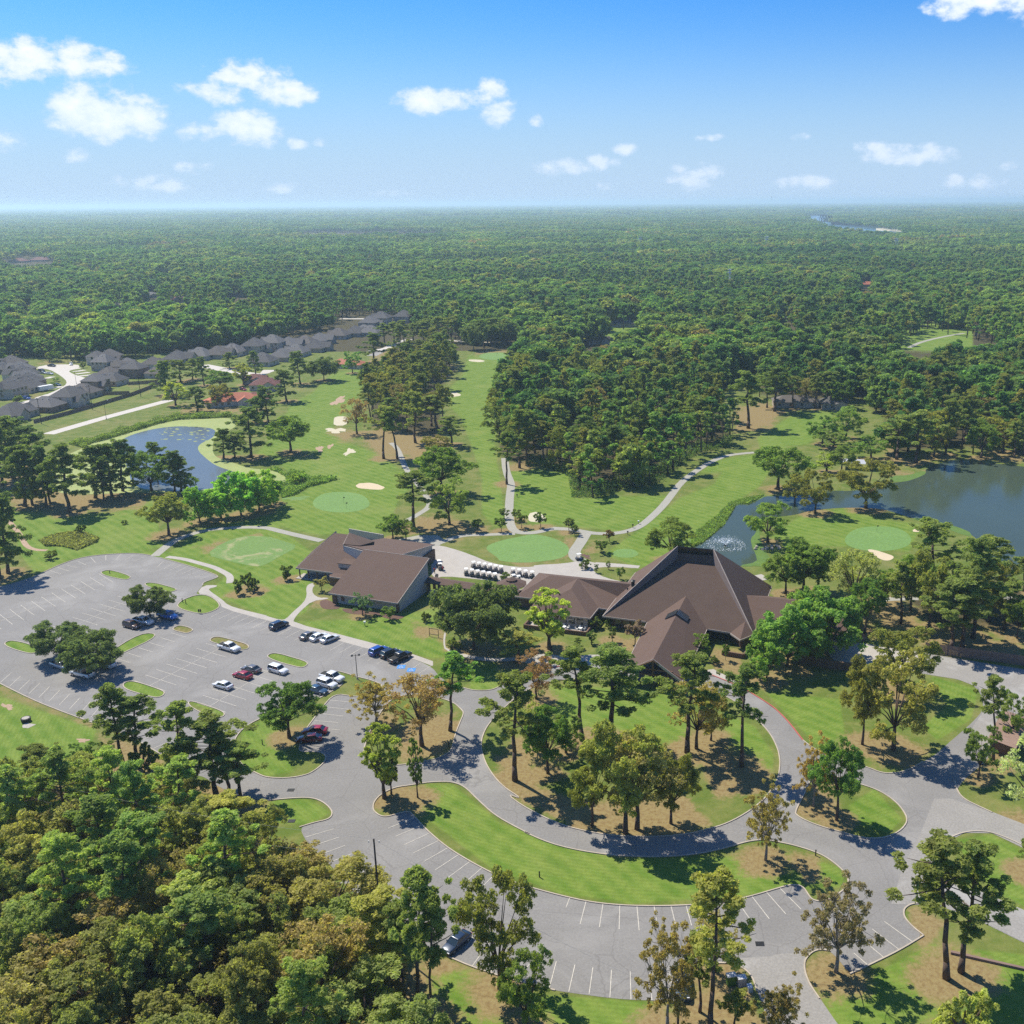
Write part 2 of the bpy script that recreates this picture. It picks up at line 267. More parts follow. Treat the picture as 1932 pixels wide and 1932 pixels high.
# ------------------------------------------------ mesh helpers
def mesh(name, v, f, mats, smooth=False, mi=None):
    me = bpy.data.meshes.new(name); me.from_pydata([tuple(map(float, p)) for p in v], [], f)
    for m in (mats if isinstance(mats, (list, tuple)) else [mats]): me.materials.append(MT[m] if isinstance(m, str) else m)
    if mi is not None: me.polygons.foreach_set('material_index', mi)
    if smooth: me.polygons.foreach_set('use_smooth', [True]*len(f))
    me.update(); return me
def link(name, me, parent=None, loc=None, **kw):
    o = bpy.data.objects.new(name, me); COL.objects.link(o)
    if parent is not None: o.parent = parent
    if loc is not None: o.location = loc
    for k, v in kw.items(): o[k] = v
    return o
def thing(name, label, cat, loc, rz=0, group=None):
    o = link(name, None, None, loc, label=label, category=cat); o.rotation_euler = (0, 0, rz); o.empty_display_size = .5
    if group: o['group'] = group
    return o
class MB:
    def __init__(s): s.v = []; s.f = []
    def add(s, v, f): n = len(s.v); s.v += [tuple(p) for p in v]; s.f += [tuple(i+n for i in q) for q in f]; return s
    def box(s, x0, x1, y0, y1, z0, z1):
        return s.add([(x0,y0,z0),(x1,y0,z0),(x1,y1,z0),(x0,y1,z0),(x0,y0,z1),(x1,y0,z1),(x1,y1,z1),(x0,y1,z1)], [(0,3,2,1),(4,5,6,7),(0,1,5,4),(1,2,6,5),(2,3,7,6),(3,0,4,7)])
    def tube(s, a, b, r0, r1=None, n=6):
        r1 = r0 if r1 is None else r1; a = Vector(a); b = Vector(b); d = (b-a).normalized(); u = d.orthogonal().normalized(); w = d.cross(u); v = []
        for c, r in ((a, r0), (b, r1)):
            for k in range(n): t = 2*math.pi*k/n; v.append(c+u*(r*math.cos(t))+w*(r*math.sin(t)))
        return s.add(v, [(k, (k+1) % n, n+(k+1) % n, n+k) for k in range(n)]+[tuple(range(n-1, -1, -1)), tuple(range(n, 2*n))])
    def slab(s, pts, t=.25):       # thick polygon, pts in 3-D, thickness downwards
        n = len(pts); v = [tuple(p) for p in pts]+[(p[0], p[1], p[2]-t) for p in pts]
        return s.add(v, [tuple(range(n)), tuple(range(2*n-1, n-1, -1))]+[(k, n+k, n+(k+1) % n, (k+1) % n) for k in range(n)])
    def me(s, name, mats, **kw): return mesh(name, s.v, s.f, mats, **kw)
    def obj(s, name, mats, parent=None, **kw):
        loc = kw.pop('loc', None); sm = kw.pop('smooth', False)
        return link(name, mesh(name, s.v, s.f, mats, smooth=sm), parent, loc, **kw)
def chaikin(p, it=2, closed=True):
    p = [np.array(q, float) for q in p]
    for _ in range(it):
        q = []; n = len(p)
        for k in range(n if closed else n-1):
            a, b = p[k], p[(k+1) % n]; q += [a*.75+b*.25, a*.25+b*.75]
        p = q if closed else [p[0]]+q+[p[-1]]
    return p
def sheet(name, poly, z, mat, holes=(), kind='structure', **kw):
    loops = [[Vector((p[0], p[1], 0)) for p in poly]]+[[Vector((p[0], p[1], 0)) for p in h] for h in holes]
    tri = tessellate_polygon(loops); v = [(p.x, p.y, z) for l in loops for p in l]
    ff = []
    for a, b, c in tri:
        A, B, Cc = v[a], v[b], v[c]; cr = (B[0]-A[0])*(Cc[1]-A[1])-(B[1]-A[1])*(Cc[0]-A[0])
        if abs(cr) > 1e-9: ff.append((a, b, c) if cr > 0 else (a, c, b))
    return link(name, mesh(name, v, ff, mat), kind=kind, **kw)
def offs(p, d, closed):
    n = len(p); r = []
    for k in range(n):
        a = p[(k-1) % n] if closed or k else p[k]; b = p[(k+1) % n] if closed or k < n-1 else p[k]
        t = b-a; l = np.hypot(*t) or 1; r.append(p[k]+np.array([-t[1], t[0]])/l*d)
    return r
def strip(name, poly, w, z, mat, **kw):     # flat path of width w along a polyline
    p = [np.array(q[:2], float) for q in poly]; A = offs(p, w/2, False); B = offs(p, -w/2, False); n = len(p)
    v = [(q[0], q[1], z) for q in A]+[(q[0], q[1], z) for q in B]
    return link(name, mesh(name, v, [(k, n+k, n+k+1, k+1) for k in range(n-1)], mat), kind='structure', **kw)
def kerb(poly, closed=True, w=.18, h=.13, mat='kerb', base=0.0):
    p = [np.array(q[:2], float) for q in poly]; A = offs(p, w/2, closed); B = offs(p, -w/2, closed); n = len(p)
    v = [(q[0], q[1], base) for q in A]+[(q[0], q[1], h) for q in A]+[(q[0], q[1], h) for q in B]+[(q[0], q[1], base) for q in B]
    f = []
    for k in range(n if closed else n-1):
        j = (k+1) % n
        for a, b in ((0, 1), (1, 2), (2, 3)): f.append((a*n+k, a*n+j, b*n+j, b*n+k))
    return link('kerb', mesh('kerb', v, f, mat), kind='structure')
def sdf(px, py, poly):         # signed distance (inside positive) to polygon, vectorised
    poly = np.array(poly); n = len(poly); d = np.full(px.shape, 1e18); ins = np.zeros(px.shape, bool)
    for k in range(n):
        a = poly[k]; b = poly[(k+1) % n]; e = b-a; wx = px-a[0]; wy = py-a[1]
        t = np.clip((wx*e[0]+wy*e[1])/(e@e+1e-12), 0, 1); d = np.minimum(d, (wx-e[0]*t)**2+(wy-e[1]*t)**2)
        c = ((a[1] > py) != (b[1] > py)) & (px < (b[0]-a[0])*(py-a[1])/((b[1]-a[1]) or 1e-12)+a[0]); ins ^= c
    d = np.sqrt(d); return np.where(ins, d, -d)

# ------------------------------------------------ what grows where: kind, tile, foot x y, top y, crown width, label
TREES = '''
O f 165 1480 1060 400 round leafy green tree on the grass island beside the two red cars
Q h 350 830 440 400 dense green tree filling the gap between the two big ones by the right wing
O h 780 720 330 280 shaded tree left of the lone bare-stemmed pine
O h 920 520 260 240 dark tree between the pale green tree and the lone pine
O h 1330 640 250 300 dark tree among the pines behind the wooden fence
M h 1680 640 200 320 olive tree between pines near the right lake corner
O g 430 1590 1330 260 green tree between the dark dense one and the long-stemmed pine
M g 1480 1500 1130 260 olive tree just right of the brown one by the entrance pine
M k 620 500 -60 330 yellowish olive tree at the left of the central lawn's bottom clump
M k 1190 480 -40 330 dull green tree at the right of the central lawn's bottom clump
G g 160 1560 1180 260 lighter green tree right behind the shaggy pine
P b 855 178 20 120 pine left in the row behind the shaded street bend
P b 925 172 10 120 pine centre in the row behind the shaded street bend
P b 1000 168 0 130 pine right in the row behind the shaded street bend
P b 1065 200 20 140 spreading pine at the foot of the shaded street bend
P b 1575 205 -10 110 slim pine first in the row behind the far green
P b 1625 190 -20 130 pine second in the row behind the far green
P b 1735 182 -10 110 pine third in the row behind the far green
P b 1765 186 0 110 pine last in the row behind the far green
L b 1500 215 20 180 dark round oak left of the far green
P b 1140 190 0 150 pine between the street bend and the fairway wood
P b 1240 170 -30 150 tall pine over the top of the fairway wood
P b 1340 160 -40 150 tall pine behind the top of the fairway wood
B f 1732 330 288 85 spiky palm-like shrub among the carts behind the gazebo
O z 640 455 408 50 small round street tree on the left verge
O z 600 520 462 50 small round street tree lower on the left verge
B z 210 690 612 70 grey-green shrub before the brick front house
B z 945 300 235 42 dark shrub at the brick house by the street
Y z 1440 175 70 45 small yellow-green tree at the field beyond the estate
Y z 560 232 120 45 light green shrubby tree at the wood edge behind the cul-de-sac
O z 650 232 105 75 rounder green tree at the wood edge behind the cul-de-sac
Y z 1610 190 110 55 bright shrubby tree in the field beyond the estate
S f 795 1375 1050 330 half-bare brownish tree leaning over the left kerb of the oval tree island
A f 1125 1540 1010 430 broad thinning tree with browning leaves in the middle of the oval tree island
PB f 1330 1430 845 300 tall bright green tree at the right kerb of the oval tree island
Y f 855 1920 1380 310 loose bright green tree at the left tip of the crescent lawn
N f 903 1890 1560 130 slim dark tree just behind the bright one at the crescent lawn tip
N f 1095 1915 1480 120 narrow dark tree alone near the top kerb of the crescent lawn
L f 1500 840 355 650 huge dark live oak spreading in front of the covered walkway
P g 60 1790 1000 360 tall shaggy pine at the left kerb of the central lawn
O g 300 1740 1250 330 dark dense tree beside the pine on the left of the central lawn
P g 550 1500 830 360 pine with long bare stem on the central lawn, left of the entrance
P g 760 1535 790 430 tallest leaning pine on the central lawn left of the entrance gable
P g 1308 1590 860 350 pine right of the entrance gable with its foot on the central lawn
A g 1375 1560 1080 350 brown-leaved tree close behind the pine right of the entrance gable
P g 1700 1690 930 290 pine near the right kerb of the central lawn
M k 860 550 -250 560 large olive-brown tree with paired trunks at the bottom of the central lawn
A k 945 520 -150 500 reddish thinning tree in the right half of the central lawn's bottom clump
Y g 312 840 400 330 yellow-green upright tree in front of the patio wing
PB g 90 940 705 260 olive pine beside the live oak and the walkway bend
A g 215 1200 860 270 reddish-brown topped tree where the drive reaches the entrance
C g 930 810 640 150 pink-flowering crape myrtle beside the entrance roof
B g 640 690 615 100 round clipped shrub at the patio corner
B g 738 685 615 62 small clipped shrub right of the round one at the patio
N g 765 785 670 60 small cone-shaped shrub left of the crape myrtle
N g 615 805 710 80 small bushy shrub on the lawn under the patio wall
N g 515 835 750 60 smallest shrub by the patio wall
O g 1415 900 720 120 small dark green tree against the right side of the entrance roof
C g 1585 920 800 65 young slender tree on the dry lawn right of the entrance
B g 1510 950 885 70 low spiky shrub right of the entrance roof
Q h 470 900 410 470 big bright green tree hiding the right wing roof
Q h 215 960 490 440 big green tree between the main roof and the service yard
Q h 65 1065 700 240 smaller green tree at the left foot of the big green ones by the right wing
O h 205 440 130 270 dark tree behind the main roof's right corner, nearest the pond
O h 330 440 50 330 dark broad tree behind the main roof, middle of the row
O h 440 430 75 300 dark tree behind the main roof, right end of the row
G h 690 590 105 430 pale green airy tree above the service yard
P h 1038 655 190 230 pine standing alone with bare stem on brown ground behind the wooden fence
O h 1110 560 150 260 dark tree between the pale green tree and the lake
M h 1240 700 130 330 grey-green tree behind the wooden fence
P h 1400 835 330 330 pine just behind the wooden fence
P h 1480 840 290 360 broad pine right behind the fence beside the other pine
P h 1560 760 10 330 tall round-headed pine by the lake shore behind the fence
P h 1250 480 -100 330 round-headed pine cluster beside the far putting green
P h 1640 520 0 300 spreading pine at the lake edge
P h 1790 700 320 260 pine on the right behind the fence
O h 1880 760 480 200 dark tree at the right edge behind the fence
P h 1925 420 160 150 pine at the far right edge in front of the lake
M h 1040 1150 680 460 olive tree directly behind the brown-green one by the service road
M h 985 1570 880 560 largest brown-green tree on the lawn between the loop and the service road
M h 760 1530 900 300 left-hand slim tree of the brown-green clump by the service road
S l 405 355 -180 240 thin sparse tree at the left of the teardrop island
O l 575 455 -130 340 green tree at the centre of the teardrop island
S l 60 745 130 320 light sparse tree at the right end of the crescent lawn
S l 570 1555 870 470 bare-branched brown tree on the tip below the right parking bays
P l 1370 1600 600 600 big pine with thick bare trunk on the lower right lawn
P l 1475 1555 620 480 second pine close behind the big one on the lower right lawn
P h 1710 1640 1040 260 tall pine beside the road junction at right
O h 1600 1770 1400 260 bushy green tree under the pine at the junction
O h 1850 1500 1150 200 dark tree right of the junction pine
G l 1960 520 -160 420 whitish-green tree overhanging the right edge at the junction
B l 1480 2100 1660 440 round yellow-green bush at the bottom right corner
S l 150 2080 1660 360 almost leafless tree at the bottom edge by the road exit
P l 1940 830 585 130 dark pine clipped by the right edge below the junction
M j 1690 1680 830 520 spreading oak with forked trunk at the bottom kerb of the lower car park
O k 150 1980 1420 360 leafy tree at the bottom left of the lower lawn
S k 1165 1980 1130 430 wispy tree with drooping twigs at the bottom kerb
P k 1400 1845 1240 250 slim pine left of the yellowish pine at the bottom
PB k 1475 1990 860 440 tall yellowish pine at the bottom beside the utility boxes
A k 1510 1555 1150 300 brown-leaved tree behind the yellowish pine at the bottom
PB k 1650 1960 1690 210 small yellow-green pine at the bottom edge
P j 1185 1990 980 320 slim leaning pine over the car at the bottom left
P j 1090 1880 790 400 tall full pine at the edge of the left wood
P j 985 1680 1000 330 pine at the wood edge left of the tallest one
PB j 800 1640 980 420 bright pine at the wood edge near the utility pole
P e 893 1722 1090 290 tall flat-topped pine at the corner of the car park
P e 1003 1700 1170 300 darker pine right beside the flat-topped one
P e 1360 1890 1205 260 pine with many branch stubs left of the pair by the car park entry
P e 1568 1900 1290 420 broad pine by the car park entry road
P e 1655 1880 1490 300 shorter pine behind the broad one by the entry road
P e 1745 1950 1510 320 dark pine at the right end of the entry road clump
P e 245 1890 1540 280 young pine standing on the left lawn above the wood
PB e 1300 1960 1570 290 light green pine at the top of the left wood
PB e 650 1960 1620 270 pale green pine at the left wood edge
O e 625 1720 1525 190 dark round tree at the left lawn corner
B e 1045 1730 1545 190 dark tangle of brush under the two corner pines
PB i 1440 1600 890 400 bright yellow-green pine in the middle of the left wood
PB i 1650 700 250 430 light green spreading pine at the right side of the left wood
PB i 1530 900 470 300 light green pine below the spreading one in the left wood
N i 1760 1750 1500 170 vivid green young tree low in the left wood
L e 445 895 655 400 live oak with leaning trunk over the silver pickups, left of the pair
L e 680 1000 735 420 live oak shading the white pickup, right of the pair
L e 1090 605 390 315 live oak over the blue and white pickups
PD e 60 290 -300 300 shadowed pine at the left edge above the car park
PD e 0 330 -200 260 dark pine clipped by the left edge above the car park
B e 1735 440 330 85 leftmost of three round shrubs on the practice lawn
B e 1795 400 288 85 rear one of three round shrubs on the practice lawn
B e 1845 425 318 85 rightmost of three round shrubs on the practice lawn
B f 147 335 230 92 lone round shrub left of the golf shop porch
C f 400 420 320 105 tan-leaved small tree at the golf shop porch
O f 697 595 437 150 blue-green small tree against the golf shop front wall
O f 893 628 528 95 shorter small tree at the golf shop front corner
B f 1155 635 565 80 spiky ornamental grass clump beside the live oak
B f 1365 840 755 115 round bush under the left side of the live oak
PD a 180 1350 905 300 thick dark pine first at the left of the pond row
PD a 236 1342 920 200 slim pine second in the pond row
PD a 335 1345 900 210 pair-stemmed pine third in the pond row
PD a 365 1330 960 170 thin pine touching the pair-stemmed one by the pond
PD a 500 1395 890 320 big dark pine standing forward of the pond row
PD a 692 1290 895 280 pine left of centre in the pond row
PD a 752 1308 980 180 twin-trunk tree at the centre of the pond row
PD a 812 1275 890 230 pine right of the twin-trunk tree by the pond
PD a 890 1240 855 230 flat-topped pine against the open water
PD a 965 1190 900 160 thin pine with bare stem against the open water
O a 1100 1240 960 290 full green tree in front of the pond's open water
PD a 1140 1150 870 170 pine with dark round top behind the full green tree by the pond
PD a 1265 1250 940 190 dark pine second from right in the pond row
PD a 1312 1240 985 200 dark pine with slim stem last in the pond row
O a 1385 1235 1130 95 small rounded tree closing the pond row at right
PD a 100 1150 690 330 dense pine at the left edge before the residential fence
PD a 250 1060 760 260 dark-topped pine right of the dense one near the grass verge
PD a 15 1200 730 250 pine clipped by the left edge above the pond row
PD a 180 1000 700 260 pine behind the dense ones at the left edge
M a 1225 1560 1255 340 round brownish-olive tree at the bend of the cart path
Q a 1450 1470 1200 240 bright green bushy tree first in the row under the pond
Q a 1600 1440 1170 270 bright green bushy tree second in the row under the pond
Q a 1750 1420 1090 290 tallest bright green tree in the row under the pond
Q a 1880 1390 1080 250 dark side bright green tree fourth in the row under the pond
Q b 30 1340 1125 190 last bushy tree of the row under the pond, by the reed bed
PD a 1820 1000 620 270 big conifer on the right shore of the small pond
PD a 1620 1000 780 170 slim dark conifer at the water's edge of the small pond
PD a 1700 1000 830 150 low conifer between the two on the small pond's right shore
PD a 1205 550 290 190 pine left of the yellow-green tree near the fence end
Y a 1275 620 440 160 yellow-green tree at the end of the grass verge
PD a 1430 665 480 190 dark bluish tree left of the red-tiled house
M a 1590 625 458 160 olive tree touching the red-tiled roof
O a 1600 500 360 200 dark green round tree behind the red-tiled house
PD a 1480 475 262 120 pine between the grey houses and the red-tiled house
PD a 1310 450 280 180 pine cluster in front of the grey houses
PD a 1395 430 275 120 slim pine in front of the grey houses
Y a 1765 470 312 135 yellowish small tree on the street by the red roofs
PD a 1852 395 220 110 slim pine beside the street of grey houses
PD a 1665 350 230 110 small pine left of the yellowish street tree
PD a 1862 740 545 200 bare-topped grey tree on the fairway's left edge
PD b 15 745 470 160 dark tree on the left edge of the left fairway
O b 175 962 695 310 round oak standing alone on the left fairway
PD b 245 465 220 160 pine beside the dark round tree near the tiled house
L b 415 440 265 230 dark round live oak near the lone tiled house
PD b 145 590 350 180 bluish pine on the left fairway edge
O b 622 385 225 130 lone egg-shaped bright green tree before the small tiled house
PD b 775 300 85 180 pine right of the small tiled house
PD b 972 225 30 130 pine by the shaded street bend
P b 947 1005 620 190 pine with bare red stem at the near end of the fairway wood
P b 848 1005 620 220 pine left of the bare-stemmed one at the near end of the fairway wood
A b 655 825 565 190 reddish-brown tree beside the square bunker
P b 1078 890 510 190 pine in the near middle of the fairway wood
P b 1240 800 545 250 dark pine on the right of the fairway wood
P b 1340 905 690 190 dark pine at the right tip of the fairway wood
M b 1230 960 840 210 rounded olive tree above the big twin crowns
O b 1270 1260 920 410 largest round green tree between the two fairways
O b 1325 1480 1160 300 round green tree nearest the cart path between the fairways
P b 1065 1512 1105 290 tall lone pine behind the golf shop
O b 915 1590 1410 190 dark bushy tree touching the golf shop's rear roof
O b 1010 1597 1450 150 lower dark tree right of the one behind the golf shop
P b 1740 1190 805 170 very slim pine beside the straight cart path
P b 1832 1072 640 190 pine at the left edge of the big wood
P b 1884 1040 650 170 grey pine just right of the wood-edge one
C b 1525 1535 1440 90 small tree on the dry ground left of the path fork
C b 1700 1532 1430 92 small palm-like tree left of the path fork
C b 1720 1440 1368 90 small tree touching the straight path's left side
C b 1805 1455 1368 80 small tree touching the straight path's right side
C b 1847 1508 1405 92 small tree right of the path fork
C c 247 1505 1392 95 small tree in front of the round sand bunker
C c 452 1528 1433 92 small tree at the top of the practice green
C c 492 1558 1480 68 smaller tree right beside the one at the practice green
C c 745 1605 1520 85 reddish shrub right of the practice green
C c 685 1685 1595 120 dark wide shrub right of the practice green
O c 1182 1740 1455 330 big round green tree behind the main roof, beside the fairway
B c 565 1800 1730 92 dark round shrub hiding a cart by the yard
N c 648 1832 1768 38 thin upright shrub in the garden behind the clubhouse
N c 736 1806 1745 36 tiny conifer in the garden behind the clubhouse
O c 820 1880 1788 62 young tree in the garden behind the clubhouse
O d 150 1230 900 390 large rounded oak on the near shore of the channel
M d 420 1400 1080 250 spreading tree on the tip of the green peninsula
M d 270 1330 1120 210 tree left of the spreading one on the channel shore
M d 785 1365 1010 390 broad cypress with drooping limbs by the far putting green
O d 75 1612 1330 300 bright green tree on the rocky bank left of the far green
Y d 500 1100 960 160 yellow-green small tree left of the blue-white canopy
O d 610 1110 900 180 tree right of the yellow-green one by the blue-white canopy
O d 820 1010 850 260 tree behind the blue-white canopy
P d 1010 1010 680 230 pine on the brown bank above the lake
P d 1150 1035 650 260 leaning pine on the brown bank above the lake
M d 1280 990 640 260 wide tree on the bank above the lake
P d 1360 980 560 200 second leaning pine right along the bank
O d 1620 1000 730 240 dark tree overhanging the far lake shore
M d 1780 960 700 260 broad pale tree on the far lake shore
P d 1860 1000 720 130 pine at the far right of the lake shore
O d 640 860 630 260 big round tree right of the upper right fairway
O d 470 900 700 200 darker tree at the lower left of the round ones by the fairway
O d 550 930 800 240 olive tree just under the round ones by the fairway
P d 500 620 370 190 dark pine before the small pavilion
P d 70 635 380 150 dark pine left of the canopy building in the upper right
P d 125 662 330 200 forward pine before the canopy building in the upper right
P d 255 640 400 150 pine with its trunk against the canopy building
A d 350 622 420 150 browning tree before the canopy building's right half
P d 420 640 390 130 slim pine between canopy building and pavilion
O d 590 640 430 150 dark round tree right of the small pavilion
P c 1750 785 360 250 tall pine standing before the wood's right end
B a 590 1545 1478 80 low green bush in the rough left of the cart path
B a 905 1480 1448 50 small dark bush in the rough
B a 375 1730 1672 90 dark low bush near the car park's top edge
B b 215 1190 1105 90 bright reedy bush beside the stream
B b 265 1180 1110 60 second reedy bush beside the stream
'''
GRP = {'P': 'pine trees', 'O': 'leafy trees'}
TL = []
for ln in TREES.strip().split('\n'):
    w = ln.split(' ', 6); kd, t = w[0], w[1]; bx, by, ty, cw = map(float, w[2:6])
    fx, fy = T(t, bx, by); _, ftop = T(t, bx, ty); B0 = G(fx, fy); lo, hi = .5, 45.
    for _ in range(30):
        mid = (lo+hi)/2; yy = PR([B0+np.array([0, 0, mid])])[1][0]
        if yy > ftop: lo = mid
        else: hi = mid
    z = (B0-np.array([0, 0, CAM_H]))@CF
    TL.append([kd, B0[0], B0[1], lo, cw*.2604167*z/FPX, w[6]])

# ------------------------------------------------ outlines on the ground (photograph pixels per tile)
PAVE = wpts('e -60,395 0,385 150,345 300,290 450,220 600,172 800,150 990,145 1090,160 1150,175 1300,215 1480,270 1590,312 1560,328 1470,358 1470,378 1440,410 1420,440 1450,441 1520,446 1590,492 1605,535 1932,625 '
            'f 150,662 400,740 520,780 900,880 1040,900 1200,968 1250,1040 1330,1090 1425,1120 1500,1140 1600,1140 1665,1125 g 60,1045 180,1010 320,975 430,957 600,945 900,930 1100,935 1300,965 1455,1015 1690,1110 1850,1205 1932,1260 '
            'h 30,1205 150,1290 230,1370 330,1500 400,1555 520,1620 800,1695 900,1738 1000,1740 1100,1715 1200,1655 1280,1610 1340,1560 1430,1480 1560,1370 1650,1265 1600,1115 1450,1055 1250,1025 1000,990 700,960 705,790 800,800 1220,870 1932,985 2150,1020 2250,1200 1932,1330 1860,1350 1760,1490 1700,1600 1600,1700 1490,1790 1440,1870 '
            'l 1430,170 1450,250 1500,305 1580,345 1700,400 1932,490 2150,560 2150,740 1932,655 1850,602 1700,545 1600,535 1500,543 1400,580 1370,610 1310,700 1290,800 1340,900 1500,945 1640,985 1740,1030 1932,1112 2150,1200 2150,1440 1932,1345 1750,1255 1600,1180 1450,1120 1300,1075 1200,1058 1120,1062 1070,1090 1058,1125 1070,1170 1130,1235 1205,1292 1030,1400 800,1512 670,1570 600,1480 530,1405 460,1393 400,1408 350,1460 340,1500 345,1560 380,1650 450,1750 520,1850 620,1980 700,2150 '
            'k 1990,2150 1900,1950 1855,1800 1815,1700 1780,1590 1720,1532 1640,1495 1500,1490 1380,1515 1310,1600 1322,1768 1200,1768 1060,1762 900,1757 750,1745 600,1725 450,1705 350,1690 j 1720,1597 1620,1562 1480,1517 1340,1457 1210,1400 1010,1310 920,1240 850,1160 760,1070 680,1000 560,920 500,820 400,720 315,645 280,600 238,507 340,475 440,453 472,428 475,390 430,340 360,302 270,293 150,300 0,315 '
            'i 1932,315 1790,300 1700,270 1560,200 1470,135 1390,130 e 1250,1690 1160,1600 1060,1540 960,1480 850,1435 740,1398 550,1330 350,1255 200,1190 0,1090 -60,1060')
ISL = dict(
 i1='e 725,285 760,270 800,268 870,285 940,310 947,325 915,338 860,330 760,308', i2='e 1045,370 1070,357 1130,362 1200,380 1270,400 1280,412 1250,425 1200,422 1080,392',
 i3='e 1285,515 1330,480 1420,448 1500,447 1575,490 1598,540 1500,582 1440,583 1340,560 1292,538', i4='e 1262,680 1310,667 1390,690 1398,708 1360,725 1330,722 1250,702',
 i5='e 1520,770 1550,752 1600,752 1700,778 1790,805 1805,825 1790,842 1740,845 1530,790', i6='e 730,905 1020,718 1170,737 870,878 790,920',
 i7='e 28,800 60,780 110,780 200,800 275,830 285,855 240,872 190,868 60,828', i8='e 888,1092 930,1072 980,1075 1080,1106 1180,1142 1195,1160 1170,1185 1120,1192 1020,1165 905,1130',
 i9='e 1360,1222 1400,1218 1500,1250 1610,1290 1632,1315 1600,1338 1500,1320 1380,1260', i10='f 5,885 40,870 90,872 200,904 285,930 300,950 270,972 230,972 100,938 12,905',
 m='e 1770,1402 1932,1320 f 200,1255 345,1215 440,1165 520,1118 560,1085 500,1045 470,1010 505,998 560,1010 650,1040 760,1065 850,1105 800,1165 700,1187 620,1182 492,1162 400,1265 330,1360 270,1440 240,1530 232,1585 350,1583 400,1590 432,1615 420,1660 350,1720 280,1755 140,1777 0,1770 e 1870,1745 1760,1690 1700,1600 1690,1500',
 n='f 940,1190 880,1225 830,1290 790,1360 740,1450 705,1560 705,1600 722,1640 760,1665 850,1677 950,1682 1100,1662 1230,1635 1310,1600 1345,1560 1362,1470 1400,1370 1427,1310 1420,1285 1340,1215 1150,1172 1020,1170',
 crescent='j 770,370 775,330 810,285 870,245 940,217 1035,205 1150,185 1250,178 1340,180 1430,210 1530,310 1650,420 1800,505 1932,570 k 100,530 250,600 400,650 600,690 800,715 1000,722 1200,720 1400,700 1600,655 1740,612 1850,598 l 100,605 250,635 400,680 500,725 600,800 650,860 662,910 640,950 560,1010 470,1048 400,1037 370,1000 330,935 250,922 150,950 0,995 k 1720,1020 1500,1060 1260,1077 1000,1080 800,1072 600,1050 395,1005 100,925 j 1730,880 1650,850 1470,755 1300,650 1150,520 1060,420 1030,390 950,410 870,433 820,425 780,395',
 centre='f 1715,1270 1640,1345 1590,1410 1560,1480 1553,1540 1560,1590 1600,1700 1700,1830 1860,1932 k 0,265 100,345 280,440 400,490 520,525 700,560 870,575 1100,577 1300,560 1450,525 1600,480 1755,395 1860,310 l 100,240 150,160 165,50 160,0 h 150,1570 110,1480 50,1400 g 1780,1325 1700,1250 1600,1185 1450,1130 1200,1095 900,1060 600,1055 400,1060 250,1090 100,1160',
 teardrop='l 275,400 300,340 350,250 380,165 440,125 540,130 700,182 800,212 900,252 1000,320 1060,390 1090,455 1060,510 1000,555 920,585 800,590 700,570 600,540 450,500 330,450 282,418')
POND = 'a 600,930 670,885 800,850 1000,790 1150,745 1300,715 1450,703 1650,708 1720,730 1715,770 1640,810 1560,850 1540,900 1545,990 1680,1030 1800,1075 1932,1085 b 90,1095 140,1140 145,1180 100,1200 20,1200 a 1900,1250 1700,1260 1450,1262 1000,1250 600,1265 400,1255 340,1150 430,1000'
OPENW = 'a 880,860 1050,800 1260,768 1450,775 1565,790 1555,850 1440,900 1430,945 1500,1010 1570,1060 1700,1100 1740,1130 1690,1180 1450,1240 1100,1240 960,1200 930,1100 900,1000 860,920'
LAKE = 'c 1880,1275 1750,1330 1660,1330 1620,1400 1570,1480 1430,1600 1330,1650 1300,1720 1400,1775 1600,1785 1780,1780 d 50,1755 0,1700 -30,1640 -40,1580 0,1545 -20,1490 20,1440 150,1425 290,1410 380,1380 500,1368 650,1358 880,1365 1000,1395 1130,1440 1300,1460 1530,1530 1650,1650 1740,1800 1770,1880 1830,1850 1932,1790 2300,1700 2300,1120 1932,1060 1600,1030 1450,1010 1300,1040 1210,1085 1230,1110 1060,1175 950,1180 900,1212 700,1240 520,1235 300,1262 100,1280'
RIVER = 'p 345,195 535,198 550,240 560,262 900,292 1100,316 1135,338 860,325 640,312 450,288 430,255 340,228'
